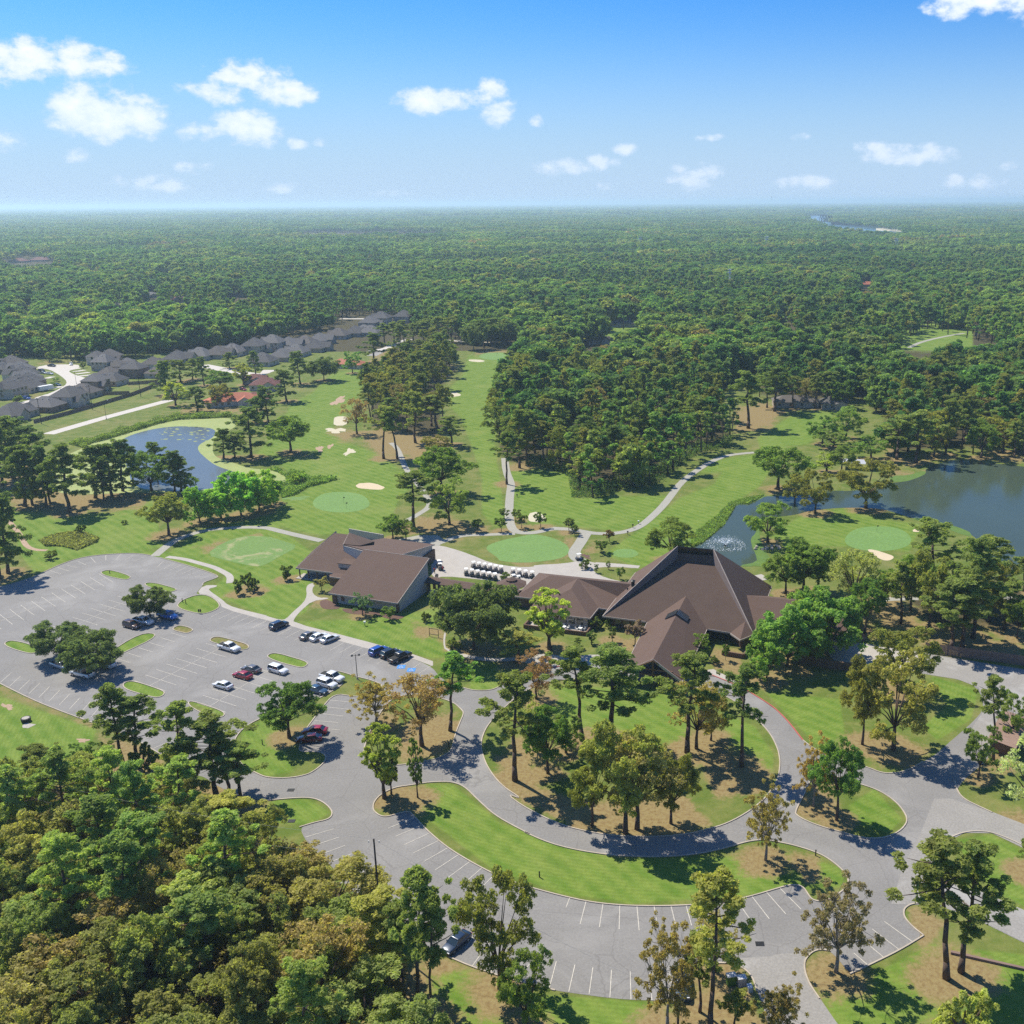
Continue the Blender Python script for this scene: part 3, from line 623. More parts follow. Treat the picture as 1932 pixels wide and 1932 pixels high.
LUSH = ['p 1000,1000 1560,960 1560,1200 1000,1180', 'o 520,1040 1010,1000 1010,1060 700,1140 520,1130','b 0,960 250,1010 450,1010 700,1060 1000,1100 1060,1200 960,1300 900,1450 820,1540 400,1560 0,1480 a 1800,1500 1900,1450 b 120,1290 300,1230 150,1100', 'b -100,1000 60,820 180,600 330,530 480,380 900,330 880,400 700,480 620,640 480,760 560,880 800,960 980,1090 700,1080 300,1020',
        'b 1460,255 1790,240 1780,330 1740,420 1710,560 1680,700 1650,900 1700,1200 1730,1480 1660,1510 1560,1400 1560,1150 1480,900 1400,700 1260,560 1420,400', 'c 30,1060 440,1110 500,1290 800,1280 1170,1270 1000,1470 800,1530 520,1500 330,1480 200,1480 60,1440',
        'c 1250,1290 1500,1190 1560,1100 1400,1110 1500,1020 1840,960 d 0,850 300,660 560,670 520,760 370,900 200,920 c 1830,1210 1700,1290 1580,1420 1340,1620 1300,1700 950,1800 860,1760 700,1700 900,1560 1050,1450', 'd 130,1640 60,1600 290,1430 620,1360 880,1440 1120,1470 1300,1490 1150,1560 1100,1680 800,1640',
        'e -100,1150 350,1300 700,1420 640,1600 450,1800 0,1900 -200,1700', 'e 850,130 1100,170 1650,300 1500,430 1932,600 1932,-100 1500,0 1250,130', 'f 0,-100 350,150 300,560 150,640 0,600', 'f 200,640 700,620 1250,540 1300,900 1180,900 600,760', 'f 1450,920 1750,950 1760,1080 1660,1140 1480,1130',
        'g 300,1100 1200,1150 1350,1500 1000,1600 600,1600 300,1250', 'g 1560,1300 1800,1400 1932,1600 1932,1750 1600,1500', 'h 60,1150 600,1200 640,1500 450,1560 250,1350', 'h 1250,1030 1600,1130 1550,1350 1300,1500 1200,1400 1380,1250', 'j 1150,190 1350,200 1700,480 k 800,730 1700,720 l 100,650 600,800 640,930 k 1700,1000 900,1060 400,990 j 1650,820 1100,400',
        'j 1150,1550 1500,1540 k 300,1720 1100,1780 1300,1850 1200,2100 j 1100,2100', 'l 700,1650 1250,1350 2100,1450 2100,2200 700,2200 450,1700', 'l 1400,600 1700,560 2200,800 2200,1200 1932,1080 1700,960', 'l 650,350 850,230 1050,450 950,550 700,480', 'j 0,310 300,300 460,400 300,490 200,480 0,470', 'f 0,1300 200,1300 100,1500 200,1730 0,1760 e 1750,1680 1750,1420 1932,1340',
        'e 1285,440 1600,440 1600,590 1285,560', 'e 700,250 960,250 960,350 700,340', 'e 1040,350 1300,350 1290,430 1060,430', 'e 0,770 290,770 290,880 0,860', 'e 880,1060 1200,1070 1200,1200 900,1200', 'e 1350,1210 1640,1210 1640,1340', 'f 0,860 310,860 310,980 0,980', 'e 780,700 1180,700 1180,940 780,940', 'a 60,1380 800,1400 1100,1300 1180,1640 900,1720 500,1740 250,1840 150,1700',
        'a 1650,1480 1932,1400 b 0,1480 0,1530 a 1500,1500 1200,1700 1170,1720']
DRY = ['a 0,1130 600,1250 1050,1240 1380,1230 1420,1260 1080,1290 1040,1380 700,1400 250,1400 60,1330', 'b 800,900 1130,850 1260,780 1250,850 1200,1000 1130,1100 1060,1080 950,900', 'b 1080,1400 1250,1400 1500,1470 1620,1500 1640,1560 1300,1600 1100,1560 1050,1500', 'b 800,180 980,210 900,300 740,290', 'b 680,820 900,700 1250,760 1340,900 1200,1020 1100,1000 820,1010 700,900', 'b 1230,250 1400,330 1260,500 1180,420', 'b 1520,180 1900,200 1800,240 1500,260', 'b 90,950 300,950 400,1000 120,1010', 'c 1640,640 1840,580 2000,620 1932,800 1640,820', 'd 0,640 200,640 180,700 100,760 0,800', 'd 900,780 1000,760 1050,1100 1200,1090 1300,1010 1932,960 1932,1050 1600,1030 1450,1010 1250,1060 1150,1160 950,1150',
       'h 620,480 1000,420 1250,700 1932,780 1932,930 1250,850 1000,700 750,560', 'f 980,1380 1100,1280 1380,1290 1350,1450 1300,1590 1180,1640 1000,1660 900,1500', 'k 0,280 200,180 500,300 900,300 1300,250 1500,500 1100,570 700,555 400,480 150,360', 'f 1620,1600 1932,1560 1932,1920 1720,1830', 'g 1350,1560 1500,1500 1700,1600 1932,1700 1932,1900 1500,1932', 'j 780,330 900,240 1030,215 1100,260 1180,440 1060,410 900,430', 'l 300,400 400,190 560,180 620,500 420,490', 'l 1080,1080 1250,1080 1400,1200 1200,1400 1100,1300',
       'e 700,1450 960,1490 1140,1600 1000,1750 740,1740', 'i 1390,140 1540,190 1700,290 1560,500 1380,420', 'j 1150,1420 1350,1460 1480,1520 1200,1600 1100,1500', 'k 1380,1530 1700,1520 1780,1650 1800,1900 1500,1932', 'g 1480,830 1730,850 1720,1050 1500,1000', 'c 400,1540 520,1560 450,1740 280,1760 200,1740 420,1640', 'c 560,1620 700,1600 650,1700 560,1700', 'b 480,790 620,780 660,860 560,900 430,820', 'a 1120,700 1300,660 1250,600 1932,620 1932,680 1500,690', 'e 0,1100 350,1260 740,1400 740,1430 300,1270 0,1140', 'e 1250,660 1400,660 1400,730 1250,720', 'e 1510,745 1810,760 1810,850 1510,800', 'f 340,440 480,450 440,530 300,560', 'f 1050,640 1300,680 1280,760 1060,770', 'z 330,590 560,600 480,650 340,650', 'z 1450,500 1800,485 1780,520 1480,525', 'z 420,225 930,225 930,255 420,275', 'y 770,60 850,60 820,95 770,90', 'l 250,650 450,720 480,900 350,940 200,760', 'h 800,1560 1200,1560 1150,1690 900,1710', 'f 1200,740 1300,700 1320,850 1220,780', 'a 1400,1640 1900,1540 1900,1600 1500,1700', 'b 1700,1640 1932,1780 1800,1790']
WOODS = ['i -200,470 200,560 420,500 600,420 1200,450 1400,600 1750,850 1932,1050 j 200,950 480,1280 750,1520 900,1700 1080,2050 1250,2600 i -200,2600', 'c 80,1060 230,1050 440,1110 480,1290 700,1290 830,1220 1100,1190 1250,1060 1400,960 1600,930 1640,790 1500,600 1700,400 1932,350 1932,0 300,150 60,350 -30,500 -100,700 -60,1000',
         'b 730,560 1000,330 1250,180 1370,330 1300,480 1230,560 1330,800 1250,860 1050,840 750,780', 'd 1000,1000 1250,950 1932,930 1932,400 600,500 900,700', 'd 0,-100 0,560 400,600 650,600 700,300 1932,300 1932,-100', 'h 1000,420 1932,300 1932,700 1300,700']
def inpoly(x, y, polys, margin=0):
    r = np.full(np.shape(x), -1e9)
    for p in polys: r = np.maximum(r, sdf(x, y, p))
    return r > margin
Lp = [parse(s) for s in LUSH]; Dp = [parse(s) for s in DRY]; Wp = [parse(s) for s in WOODS]

# ------------------------------------------------ ground grid with wear mask
ys = np.concatenate([[-40, 10, 35, 50], np.geomspace(60, 900, 420), np.geomspace(950, 60000, 60)]); xs_ = np.linspace(-.72, .62, 430)
vv = []; Yg, Xg = np.meshgrid(ys, xs_, indexing='ij'); Xw = Xg*np.maximum(np.abs(Yg), 55)*1.15
P3 = np.stack([Xw.ravel(), Yg.ravel(), np.zeros(Xw.size)], 1); fx, fy = PR(P3); near = (P3[:, 1] > 60) & (P3[:, 1] < 1400)
R_ = np.zeros(len(P3)); D_ = np.zeros(len(P3)); K_ = np.zeros(len(P3)); idx = np.where(near)[0]; fxn, fyn = fx[idx], fy[idx]
soft = lambda d, w: np.clip(.5+d/w, 0, 1)
def acc(polys, w):
    r = np.zeros(len(idx))
    for p in polys:
        pa = np.array(p); x0, y0 = pa.min(0)-20; x1, y1 = pa.max(0)+20; s = np.where((fxn > x0) & (fxn < x1) & (fyn > y0) & (fyn < y1))[0]
        if len(s): r[s] = np.maximum(r[s], soft(sdf(fxn[s], fyn[s], p), w))
    return r
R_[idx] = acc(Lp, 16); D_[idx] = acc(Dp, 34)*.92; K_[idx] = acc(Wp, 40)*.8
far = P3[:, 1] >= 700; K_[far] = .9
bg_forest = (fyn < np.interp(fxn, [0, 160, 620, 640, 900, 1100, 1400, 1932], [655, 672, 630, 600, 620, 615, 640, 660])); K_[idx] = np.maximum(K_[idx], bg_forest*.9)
for kd, x, y, h, w, _l in TL:      # needles and leaf litter collect round the trunks
    if h < 4: continue
    r = (2.6 if kd in 'LOY' else 4.2)+.3*w; d = np.hypot(P3[:, 0]-x, P3[:, 1]-y); D_ = np.maximum(D_, np.clip(1.25-d/r, 0, .95))
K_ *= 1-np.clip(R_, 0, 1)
ny, nx = Xw.shape; q = np.arange(ny*nx).reshape(ny, nx)
fc = np.stack([q[:-1, :-1].ravel(), q[:-1, 1:].ravel(), q[1:, 1:].ravel(), q[1:, :-1].ravel()], 1)
gm = bpy.data.meshes.new('ground'); gm.from_pydata(P3.tolist(), [], fc.tolist()); gm.materials.append(MT['ground'])
ca = gm.color_attributes.new('mask', 'FLOAT_COLOR', 'POINT'); ca.data.foreach_set('color', np.stack([R_, D_, K_, np.ones(len(P3))], 1).ravel().astype(np.float32))
ground = link('ground', gm, kind='structure')

# ------------------------------------------------ roads, car park, islands, kerbs, painted lines
A_ = chaikin(PAVE, 2); isl = {k: chaikin(wpts(v), 2) for k, v in ISL.items()}
sheet('car_park_asphalt', A_, .02, 'asphalt', list(isl.values()))
for k, p in isl.items(): kerb(p, True, .2, .14)
def run(s, mat='kerb', it=2): kerb(chaikin(wpts(s), it, False), False, .2, .14, mat)
run('f 1425,1120 1500,1140 1600,1140 1665,1125 g 60,1045 180,1010'); run('g 180,1010 320,975 430,957', 'kerbred'); run('g 1455,1015 1690,1110 1850,1205 1932,1260 h 150,1290 230,1370 330,1500', 'kerbred')
run('h 330,1500 400,1555 520,1620 800,1695 900,1738 1000,1740 1100,1715 1200,1655'); run('l 1430,170 1450,250 1500,305 1580,345 1700,400'); run('l 2000,680 1850,602 1700,545 1600,535 1500,543 1400,580 1370,610')
run('l 1205,1292 1130,1235 1070,1170 1058,1125 1070,1090 1120,1062 1200,1058'); run('l 1205,1292 1030,1400 800,1512 670,1570'); run('l 530,1405 460,1393 400,1408 350,1460 340,1500 345,1560 380,1650 450,1750')
run('k 1815,1700 1780,1590 1720,1532 1640,1495 1500,1490 1380,1515'); run('j 238,507 340,475 440,453 472,428 475,390 430,340 360,302 270,293 150,300 0,315'); run('k 350,1690 j 1720,1597 1620,1562 1480,1517 1340,1457 1210,1400')
run('e 0,1090 200,1190 350,1255 550,1330 740,1398 850,1435 960,1480 1060,1540 1160,1600'); run('e 300,290 450,220 600,172 800,150 990,145 1090,160'); run('e 1150,175 1300,215 1480,270 1590,312 1560,328 1470,358 1470,378')
def psheet(name, s, z, mat, it=2, **kw): return sheet(name, chaikin(wpts(s), it) if it else wpts(s), z, mat, **kw)
psheet('road', 'l 970,1065 1060,780 1180,560 1280,300 1400,300 1700,395 1932,485 2150,556 2150,744 1932,660 1700,550 1500,549 1375,612 1315,700 1296,800 1345,896 1640,980 1932,1107 2150,1195 2150,1436 1932,1340 1600,1176 1300,1072', .03, 'asphalt2', 0)
psheet('service_road', 'h 1250,880 1932,990 2145,1025 2240,1200 1932,1325 1850,1345 1700,1590 1600,1560 1560,1400 1660,1260 1605,1118 1450,1058 1255,1027', .03, 'asphalt2', 0)
psheet('road_exit', 'k 1640,1460 1932,1440 l 110,1430 350,1410 355,1455 345,1500 352,1560 386,1650 456,1750 524,1850 700,2100 k 1995,2100 1905,1950 1860,1800 1820,1700 1785,1585 1725,1527', .03, 'asphalt2', 0)
psheet('service_yard', 'h 640,800 710,792 800,803 1220,872 1240,950 1000,985 700,955 560,930 500,850', .035, 'concrete', 0)
def line(name_, a, b, w=.12, z=.045):
    a = np.array(a[:2]); b = np.array(b[:2]); t = (b-a)/np.hypot(*(b-a)); n = np.array([-t[1], t[0]])*w/2
    return [(*(a+n), z), (*(b+n), z), (*(b-n), z), (*(a-n), z)]
LN = []
def lines(s):
    p = wpts(s)
    for k in range(0, len(p), 2): LN.append((p[k], p[k+1]))
lines('j 880,515 1072,437 935,573 1125,494 997,635 1183,549 1062,695 1248,603 1138,757 1312,657 1220,818 1388,708 1308,877 1470,758 1408,933 1557,805 1517,985 1650,851 280,580 485,520 318,648 522,581 395,703 568,640 475,755 615,700 518,828 667,759 530,915 727,820 620,975 790,879 700,1030 858,938 1210,1280 1280,1215 1440,1390 1497,1300 1488,1515 1610,1347 1620,1562 1690,1440 1790,1540 1848,1430')
lines('k 430,1090 457,1020 532,1212 575,1045 672,1232 698,1061 815,1247 820,1073 960,1255 944,1078 1096,1230 1069,1082 1230,1240 1191,1080 1340,1220 1300,1075 1780,1200 1684,1060 1903,1172 1778,1010 180,1480 60,1640 360,1480 310,1670 495,1503 450,1700 625,1524 597,1717 760,1540 748,1742 895,1552 901,1757 1033,1565 1053,1762 1180,1560 1215,1760 l 207,1137 68,980 318,1103 165,950 920,1190 1127,1340 832,1245 1032,1398 768,1328 917,1452 700,1420 802,1508')
lines('f 455,1210 630,1225 415,1258 605,1277 385,1307 555,1325 345,1358 520,1372 310,1410 530,1425')
lines('e 300,295 380,320 360,270 443,297 418,248 502,275 483,230 560,250 567,205 623,230 657,175 692,213 767,160 767,198 878,150 840,193 975,153 905,195 1060,165 963,205 1185,200 1140,245 1270,215 1183,260 1318,228 1230,270 1362,240 1275,282 1412,252 1320,295 1460,265 1363,305 1505,283 1408,320 1555,298 1445,335')
def row(base, dirp, pitch=2.72, L=5.0, both=False, skip=0):
    a, b = wpts(base); d0, d1 = wpts(dirp); d = (d1-d0)/np.hypot(*(d1-d0)); n = int(np.hypot(*(b-a))/pitch_eff(a, b, d, pitch))
    for k in range(skip, n+1):
        c = a+(b-a)*k/max(n, 1); LN.append((c-d*L if both else c, c+d*L))
    if both: LN.append((a, b))
def pitch_eff(a, b, d, p):
    t = (b-a)/np.hypot(*(b-a)); return p/max(.3, abs(t[0]*d[1]-t[1]*d[0]))
row('e -40,655 770,325', 'e 465,390 580,465', both=True); row('e 330,775 940,480', 'e 465,622 650,680', both=True); row('e 1085,1105 1600,830', 'e 1040,1035 1265,1108', both=True); row('e 1515,1258 1932,1000', 'e 1465,1173 1690,1245', both=True)
row('e 835,905 1240,722', 'e 835,905 930,935'); row('e 650,700 1000,710', 'e 805,727 905,757', L=4.5, skip=2); row('e 0,1085 900,1425', 'e 120,1125 210,1040'); row('e 1000,1510 1110,1560', 'e 1115,1550 1280,1480')
row('e 1640,555 1932,632', 'f 205,698 115,745'); row('f 0,637 1190,960', 'f 205,698 115,745')
mb = MB()
for a, b in LN: mb.add(line('', a, b), [(3, 2, 1, 0)])
mb.obj('parking_line', 'paint', kind='structure')
mb = MB()
for x, y in ((975, 968), (1048, 990)):
    c = W('f', x, y); mb.box(c[0]-.9, c[0]+.9, c[1]-.9, c[1]+.9, .03, .05)
mb.obj('accessible_bay_marking', 'bluepaint', kind='structure')
mb = MB()
for x, y in ((975, 968), (1048, 990)):     # wheelchair symbol on each blue square
    c = W('f', x, y)[:2]; X, Y = c
    for k in range(9):
        a0, a1 = math.radians(100+k*26), math.radians(126+k*26); mb.add(line('', (X-.05+.38*math.cos(a0), Y-.2+.38*math.sin(a0)), (X-.05+.38*math.cos(a1), Y-.2+.38*math.sin(a1)), .1, .056), [(3, 2, 1, 0)])
    for p, q_ in (((-.1, .45), (-.1, 0)), ((-.1, 0), (.3, 0)), ((.3, 0), (.45, -.5)), ((-.1, .25), (.2, .25)), ((-.16, .62), (-.02, .62))):
        mb.add(line('', (X+p[0], Y+p[1]), (X+q_[0], Y+q_[1]), .11, .056), [(3, 2, 1, 0)])
mb.obj('wheelchair_symbol', 'paint', kind='structure')
# storm drains
for t, x, y in (('k', 1834, 1352), ('j', 175, 238), ('j', 180, 462)):
    c = W(t, x, y); m_ = MB()
    for k in range(6): m_.box(c[0]-.55+k*.2, c[0]-.45+k*.2, c[1]-.4, c[1]+.4, .03, .07)
    m_.box(c[0]-.6, c[0]+.6, c[1]-.45, c[1]+.45, .02, .05)
    m_.obj('drain_grate', 'metal', label={1834: 'iron drain grate in the asphalt near the bottom road exit', 175: 'metal cover plate in the asphalt above the left lawn peninsula'}.get(x, 'small grate set in the left lawn peninsula'), category='drain grate')

# paths and pads
W_ = wpts
sheet('walkway', chaikin(W_('e 1470,378 1572,375 1570,388 1515,400 1515,415 1610,480 1650,520 1760,555 1932,595 f 0,600 100,628 140,622 190,570 270,500 292,450 285,400 300,370 345,358 352,372 330,400 335,440 380,468 445,466 445,476 330,490 250,560 205,610 190,648 600,750 1205,915 1205,965 1190,958 1040,902 900,880 520,780 400,740 150,664 0,632 e 1610,545 1595,500 1520,446 1425,440'), 1), .035, 'concrete')
sheet('walkway', chaikin(W_('f 1300,720 1290,790 1300,840 1450,880 1600,905 1800,900 g 60,900 180,870 350,880 430,900 430,957 320,975 60,925 f 1800,925 1600,930 1440,905 1290,850 1278,790 1285,720'), 1), .035, 'concrete')
sheet('walkway', chaikin(W_('g 1450,990 1500,985 1690,1085 1690,1110 1455,1015'), 0), .035, 'concrete')
sheet('entrance_paving', chaikin(W_('g 430,900 600,880 900,880 1000,930 1000,960 700,945 430,957'), 0), .035, 'concrete')
def path(s, w, mat='path', z=.03, it=3): strip('cart_path', chaikin(wpts(s), it, False), w*.85, z, mat)
path('e 1120,165 1210,90 1280,45 1400,0 a 1500,1522 1600,1510 1800,1500 1932,1505 b 60,1520 200,1555 400,1600', 3.2, 'path')
path('e 1210,170 1330,185 1440,215 1550,245 1620,280 1670,310 1665,360', 2.2, 'concrete', .028)
path('b 900,890 950,930 990,1040 1030,1110 1090,1180 1170,1290 1190,1350 1080,1420 1000,1460', 2.6)
path('b 1725,1000 1735,1100 1775,1190 1765,1240 1755,1370 1760,1480 1800,1540 1932,1545 c 330,1510 420,1515', 3.4, z=.028); path('b 1240,1620 1400,1560 1600,1555 1800,1548', 2.8, z=.026)
path('c 330,1508 450,1515 540,1530 640,1548 780,1548 890,1528 970,1495 1060,1420 1140,1340 1200,1260 1260,1180 1360,1100 1500,1015 1600,980 1730,965 1860,955', 3.2, z=.034)
path('c 575,1545 530,1620 485,1680 500,1730 560,1750', 4.2, z=.032); path('c 640,1765 800,1775 960,1790', 2.6, 'concrete', .03)
path('d 1500,95 1350,120 1180,160 1100,200', 4, z=.03); path('d 0,1870 60,1860', 5, 'concrete', .03); path('h 900,480 1100,470 1932,465', 3, z=.028)
path('a 60,1450 120,1520 160,1580 190,1640 250,1665 340,1670', 1.8, 'dirt', .024); strip('verge_track', wpts('z 545,1050 1200,860 1925,665'), 6.2, .03, 'street')
strip('street', chaikin(wpts('b 760,260 850,215 960,185 1060,165'), 1, False), 7, .03, 'asphalt2'); strip('street', wpts('b 1200,140 1500,160 1820,172 c 60,168'), 5, .03, 'street'); strip('street', wpts('o 780,955 1060,958 d 1000,20'), 6, .03, 'street')
sheet('cart_yard', chaikin(W_('b 1180,1640 1230,1630 1330,1650 1480,1700 1620,1760 1800,1790 1932,1790 c 200,1775 420,1765 540,1740 700,1770 960,1785 940,1800 830,1790 660,1790 620,1820 720,1870 860,1900 870,1932 g 700,400 320,320 200,300 f 1932,380 1700,350 1500,330 1290,310 1200,330 1190,220 b 1215,1760'), 1), .022, 'concrete')
sheet('cart_yard', chaikin(W_('b 1180,1640 900,1600 1100,1560 1240,1560 1300,1600 1240,1640'), 0), .024, 'path')
sheet('street', chaikin(W_('z 415,290 540,265 640,262 880,262 905,285 870,310 790,330 780,345 860,385 1010,425 1010,440 950,455 900,490 800,510 700,570 590,640 420,720 300,760 0,790 0,760 230,690 420,640 560,590 680,535 760,480 740,430 640,360 560,320 430,300'), 1), .03, 'street')
mb = MB()
for a, b in (((790,320),(920,300)),((830,345),(960,325)),((860,370),(1010,350)),((880,395),(1050,378)),((470,300),(430,310)),((560,350),(500,350)),((600,400),(520,420)),((660,480),(560,500)),((700,510),(600,530)),((560,600),(430,640))):
    p, q_ = W('z', *a), W('z', *b); mb.add(line('', p, q_, 4, .033), [(3, 2, 1, 0)])
mb.obj('driveway', 'street', kind='structure')
strip('street', wpts('y 180,250 330,280 430,290 470,270'), 9, .03, 'street'); strip('street', wpts('y 900,190 960,180 1000,165 1060,140'), 7, .031, 'street'); strip('street', wpts('n 530,957 940,957'), 7, .03, 'street')
# greens, tees, bunkers, patches
def ell(t, x, y, rx, ry, n=36, rot=0, irr=0):
    p = []; r_ = random.Random(x*7+y); ph = [r_.uniform(0, 6) for _ in range(4)]
    for k in range(n):
        a = 2*math.pi*k/n; w_ = 1+irr*(math.sin(3*a+ph[0])*.5+math.sin(5*a+ph[1])*.35+math.sin(8*a+ph[2])*.25); u, v = w_*rx*math.cos(a)*(1+.04*math.sin(3*a)), w_*ry*math.sin(a)*(1+.05*math.cos(2*a)); c, s = math.cos(rot), math.sin(rot); p.append(W(t, x+u*c-v*s, y+u*s+v*c)[:2])
    return p
sheet('putting_green', ell('b', 540, 1320, 205, 78), .015, 'green'); sheet('putting_green', ell('b', 1662, 262, 122, 28), .015, 'green'); sheet('putting_green', ell('d', 875, 1585, 240, 95), .015, 'green'); sheet('putting_green', ell('c', 860, 1690, 92, 34), .015, 'green')
sheet('putting_green', chaikin(W_('b 1565,1650 1680,1600 1850,1565 c 200,1550 330,1575 430,1620 460,1670 420,1720 300,1745 100,1762 -60,1745 b 1680,1725'), 2), .016, 'green')
sheet('tee_turf', chaikin(W_('a 1490,1700 1600,1620 1750,1565 1932,1565 b 120,1600 235,1640 100,1710 0,1770 a 1850,1790 1650,1745'), 1), .015, 'teeg')
for t, x, y, rx, ry, m_, rot in (('b', 748, 1205, 102, 24, 'sand', .08), ('b', 1340, 540, 62, 18, 'sandw', 0), ('b', 1520, 295, 58, 9, 'sandw', .05), ('b', 1757, 298, 24, 6, 'sandw', 0), ('c', 215, 1430, 62, 38, 'sandw', .1), ('d', 1150, 1525, 24, 12, 'sand', 0), ('b', 500, 800, 70, 17, 'sandw', 0), ('b', 600, 955, 40, 18, 'sandw', -.4), ('b', 215, 1292, 85, 13, 'teeg', -.05)):
    sheet('sand_bunker' if m_ != 'teeg' else 'thin_grass_patch', ell(t, x, y, rx, ry, 44, rot, .55 if (x, y) in ((500, 800), (600, 955), (215, 1292)) else .1), .018, m_)
sheet('sand_bunker', chaikin(W_('b 492,700 575,697 590,720 575,765 485,765 486,730'), 1), .018, 'sandw'); sheet('sand_bunker', chaikin(W_('d 790,1660 850,1665 930,1690 1000,1715 960,1745 900,1740 830,1695'), 2), .018, 'sand')
for t, x, y, rx, ry, rot in (('b', 520, 585, 68, 26, -.5), ('b', 385, 935, 30, 28, 0), ('b', 460, 915, 32, 14, -.5), ('h', 0, 0, 0, 0, 0), ('e', 55, 1255, 55, 22, .3), ('e', 600, 1500, 50, 18, 0), ('c', 575, 1712, 45, 16, .4)):
    if rx: sheet('bare_dirt_patch', ell(t, x, y, rx*.8, ry*.8, 40, rot, .5), .012, 'dirt' if t != 'c' else 'mulch')
sheet('mulch_bed', chaikin(W_('f 380,500 400,485 440,480 530,520 530,545 480,553 400,548'), 2), .03, 'mulch'); sheet('mulch_bed', chaikin(W_('f 540,540 700,560 1000,595 990,615 930,628 860,615 780,585 640,590 560,570'), 2), .03, 'mulch')
# water
pond = chaikin(W_(POND), 2); openw = chaikin(W_(OPENW), 2)
sheet('pond_algae', pond, .03, 'algae', [openw]); sheet('pond_water', openw, .025, 'water')
for k in range(60):
    x, y = random.uniform(1150, 1560), random.uniform(770, 880); c = W('a', x, y); r = random.uniform(.3, 1.1)
    if k == 0: mb = MB()
    mb.add([(c[0]+r*math.cos(a), c[1]+r*.8*math.sin(a), .04) for a in np.linspace(0, 5.5, 8)], [tuple(range(8))])
mb.obj('lily_pads', 'algae', kind='stuff')
lake = chaikin(W_(LAKE), 2)
sheet('lake_water', lake, .025, 'lake'); sheet('river_water', W_(RIVER), .03, 'river'); sheet('river_sandbank', W_('p 860,300 900,296 1100,312 1120,332 960,322 860,318'), .2, 'sandw')
sheet('shore_weeds', chaikin(W_('c 1330,1560 1500,1450 1590,1350 1640,1310 1750,1290 1870,1265 1875,1280 1760,1335 1665,1335 1625,1405 1575,1485 1435,1605 1335,1655 1310,1640'), 1), .032, 'weeds')
sheet('shore_weeds', chaikin(W_('d 0,1480 30,1500 10,1560 60,1680 100,1740 60,1800 0,1780 -60,1790 -140,1780 0,1755 -10,1700 -40,1640 -50,1580 -10,1545'), 1), .032, 'weeds')
sheet('shore_weeds', chaikin(W_('d 960,1130 1100,1125 1200,1090 1230,1110 1160,1145 1060,1175 960,1170'), 1), .032, 'weeds'); sheet('shore_weeds', chaikin(W_('d 1130,1430 1300,1455 1530,1525 1560,1570 1500,1560 1300,1490 1140,1450'), 1), .032, 'weeds')

# ------------------------------------------------ clubhouse
BO = np.array([18.1546, 217.7287, 0]); BV = np.array([.29904, .95424, 0]); BU = np.array([.95424, -.29904, 0]); BROT = math.atan2(BU[1], BU[0])
UX = Vector((1, 0, 0))   # building meshes are written in the (u, v, h) frame of their Empty
def btag(name, label, cat): return thing(name, label, cat, (BO[0], BO[1], 0), BROT)
def roofobj(name, planes, par, mat='roof', t=.28):
    m_ = MB()
    for p in planes: m_.slab(p, t)
    return m_.obj(name, mat, par)
def wall(m_, a, b, z0, za, zb=None, t=.25):     # vertical wall between plan points a and b
    zb = za if zb is None else zb; a = np.array(a, float); b = np.array(b, float); d = (b-a)/np.hypot(*(b-a)); n = np.array([-d[1], d[0]])*t/2
    P = [a+n, b+n, b-n, a-n]; return m_.add([(*p, z0) for p in P]+[(*p, z) for p, z in zip(P, (za, zb, zb, za))], [(0,3,2,1),(4,5,6,7),(0,1,5,4),(1,2,6,5),(2,3,7,6),(3,0,4,7)])
def fascia(par, segs, r=.16):
    m_ = MB()
    for a, b in segs:
        a = Vector(a); b = Vector(b); d = (b-a).normalized(); n = d.cross(Vector((0, 0, 1))).normalized()*.05
        m_.add([a+n+Vector((0,0,.06)), b+n+Vector((0,0,.06)), b-n+Vector((0,0,.06)), a-n+Vector((0,0,.06)), a+n-Vector((0,0,r*2)), b+n-Vector((0,0,r*2)), b-n-Vector((0,0,r*2)), a-n-Vector((0,0,r*2))], [(0,1,2,3),(4,7,6,5),(0,4,5,1),(1,5,6,2),(2,6,7,3),(3,7,4,0)])
    return m_.obj('fascia', 'trim', par)
club = btag('clubhouse', 'clubhouse with soaring winged brown shingle roof, entrance gable and side wings', 'clubhouse')
FL, FR, BL_, BR_ = (-18.3, 0, 3.2), (18, -.4, 3.2), (-18.6, 31, 3.2), (17.8, 31, 3.2); PL_, PR_ = (-4.5, 19, 16), (4.6, 19, 16)
roofobj('main_roof_plane', [[(-18.1, .02, 3.18), (18, -.35, 3.15), (5.5, 17.4, 12.0), (4.6, 18.5, 12.5), (-4.6, 18.5, 12.5), (-5.6, 17.4, 12.0)]], club, 'roofs')
roofobj('left_wing_roof', [[FL, PL_, BL_]], club); roofobj('right_wing_roof', [[PR_, FR, BR_]], club); roofobj('rear_roof_plane', [[BL_, PL_, PR_, BR_]], club)
roofobj('ridge_roof', [[(-4.4, 18.3, 12.55), (4.5, 18.3, 12.55), (4.5, 18.95, 14.3), (-4.4, 18.95, 14.3)]], club)
m_ = MB(); wall(m_, FL[:2], PL_[:2], 2.95, 3.1, 15.9, .3); m_.obj('inner_wall', 'finwall', club); m_ = MB(); wall(m_, FR[:2], PR_[:2], 2.95, 3.1, 15.9, .3); m_.obj('inner_wall', 'finwall', club)
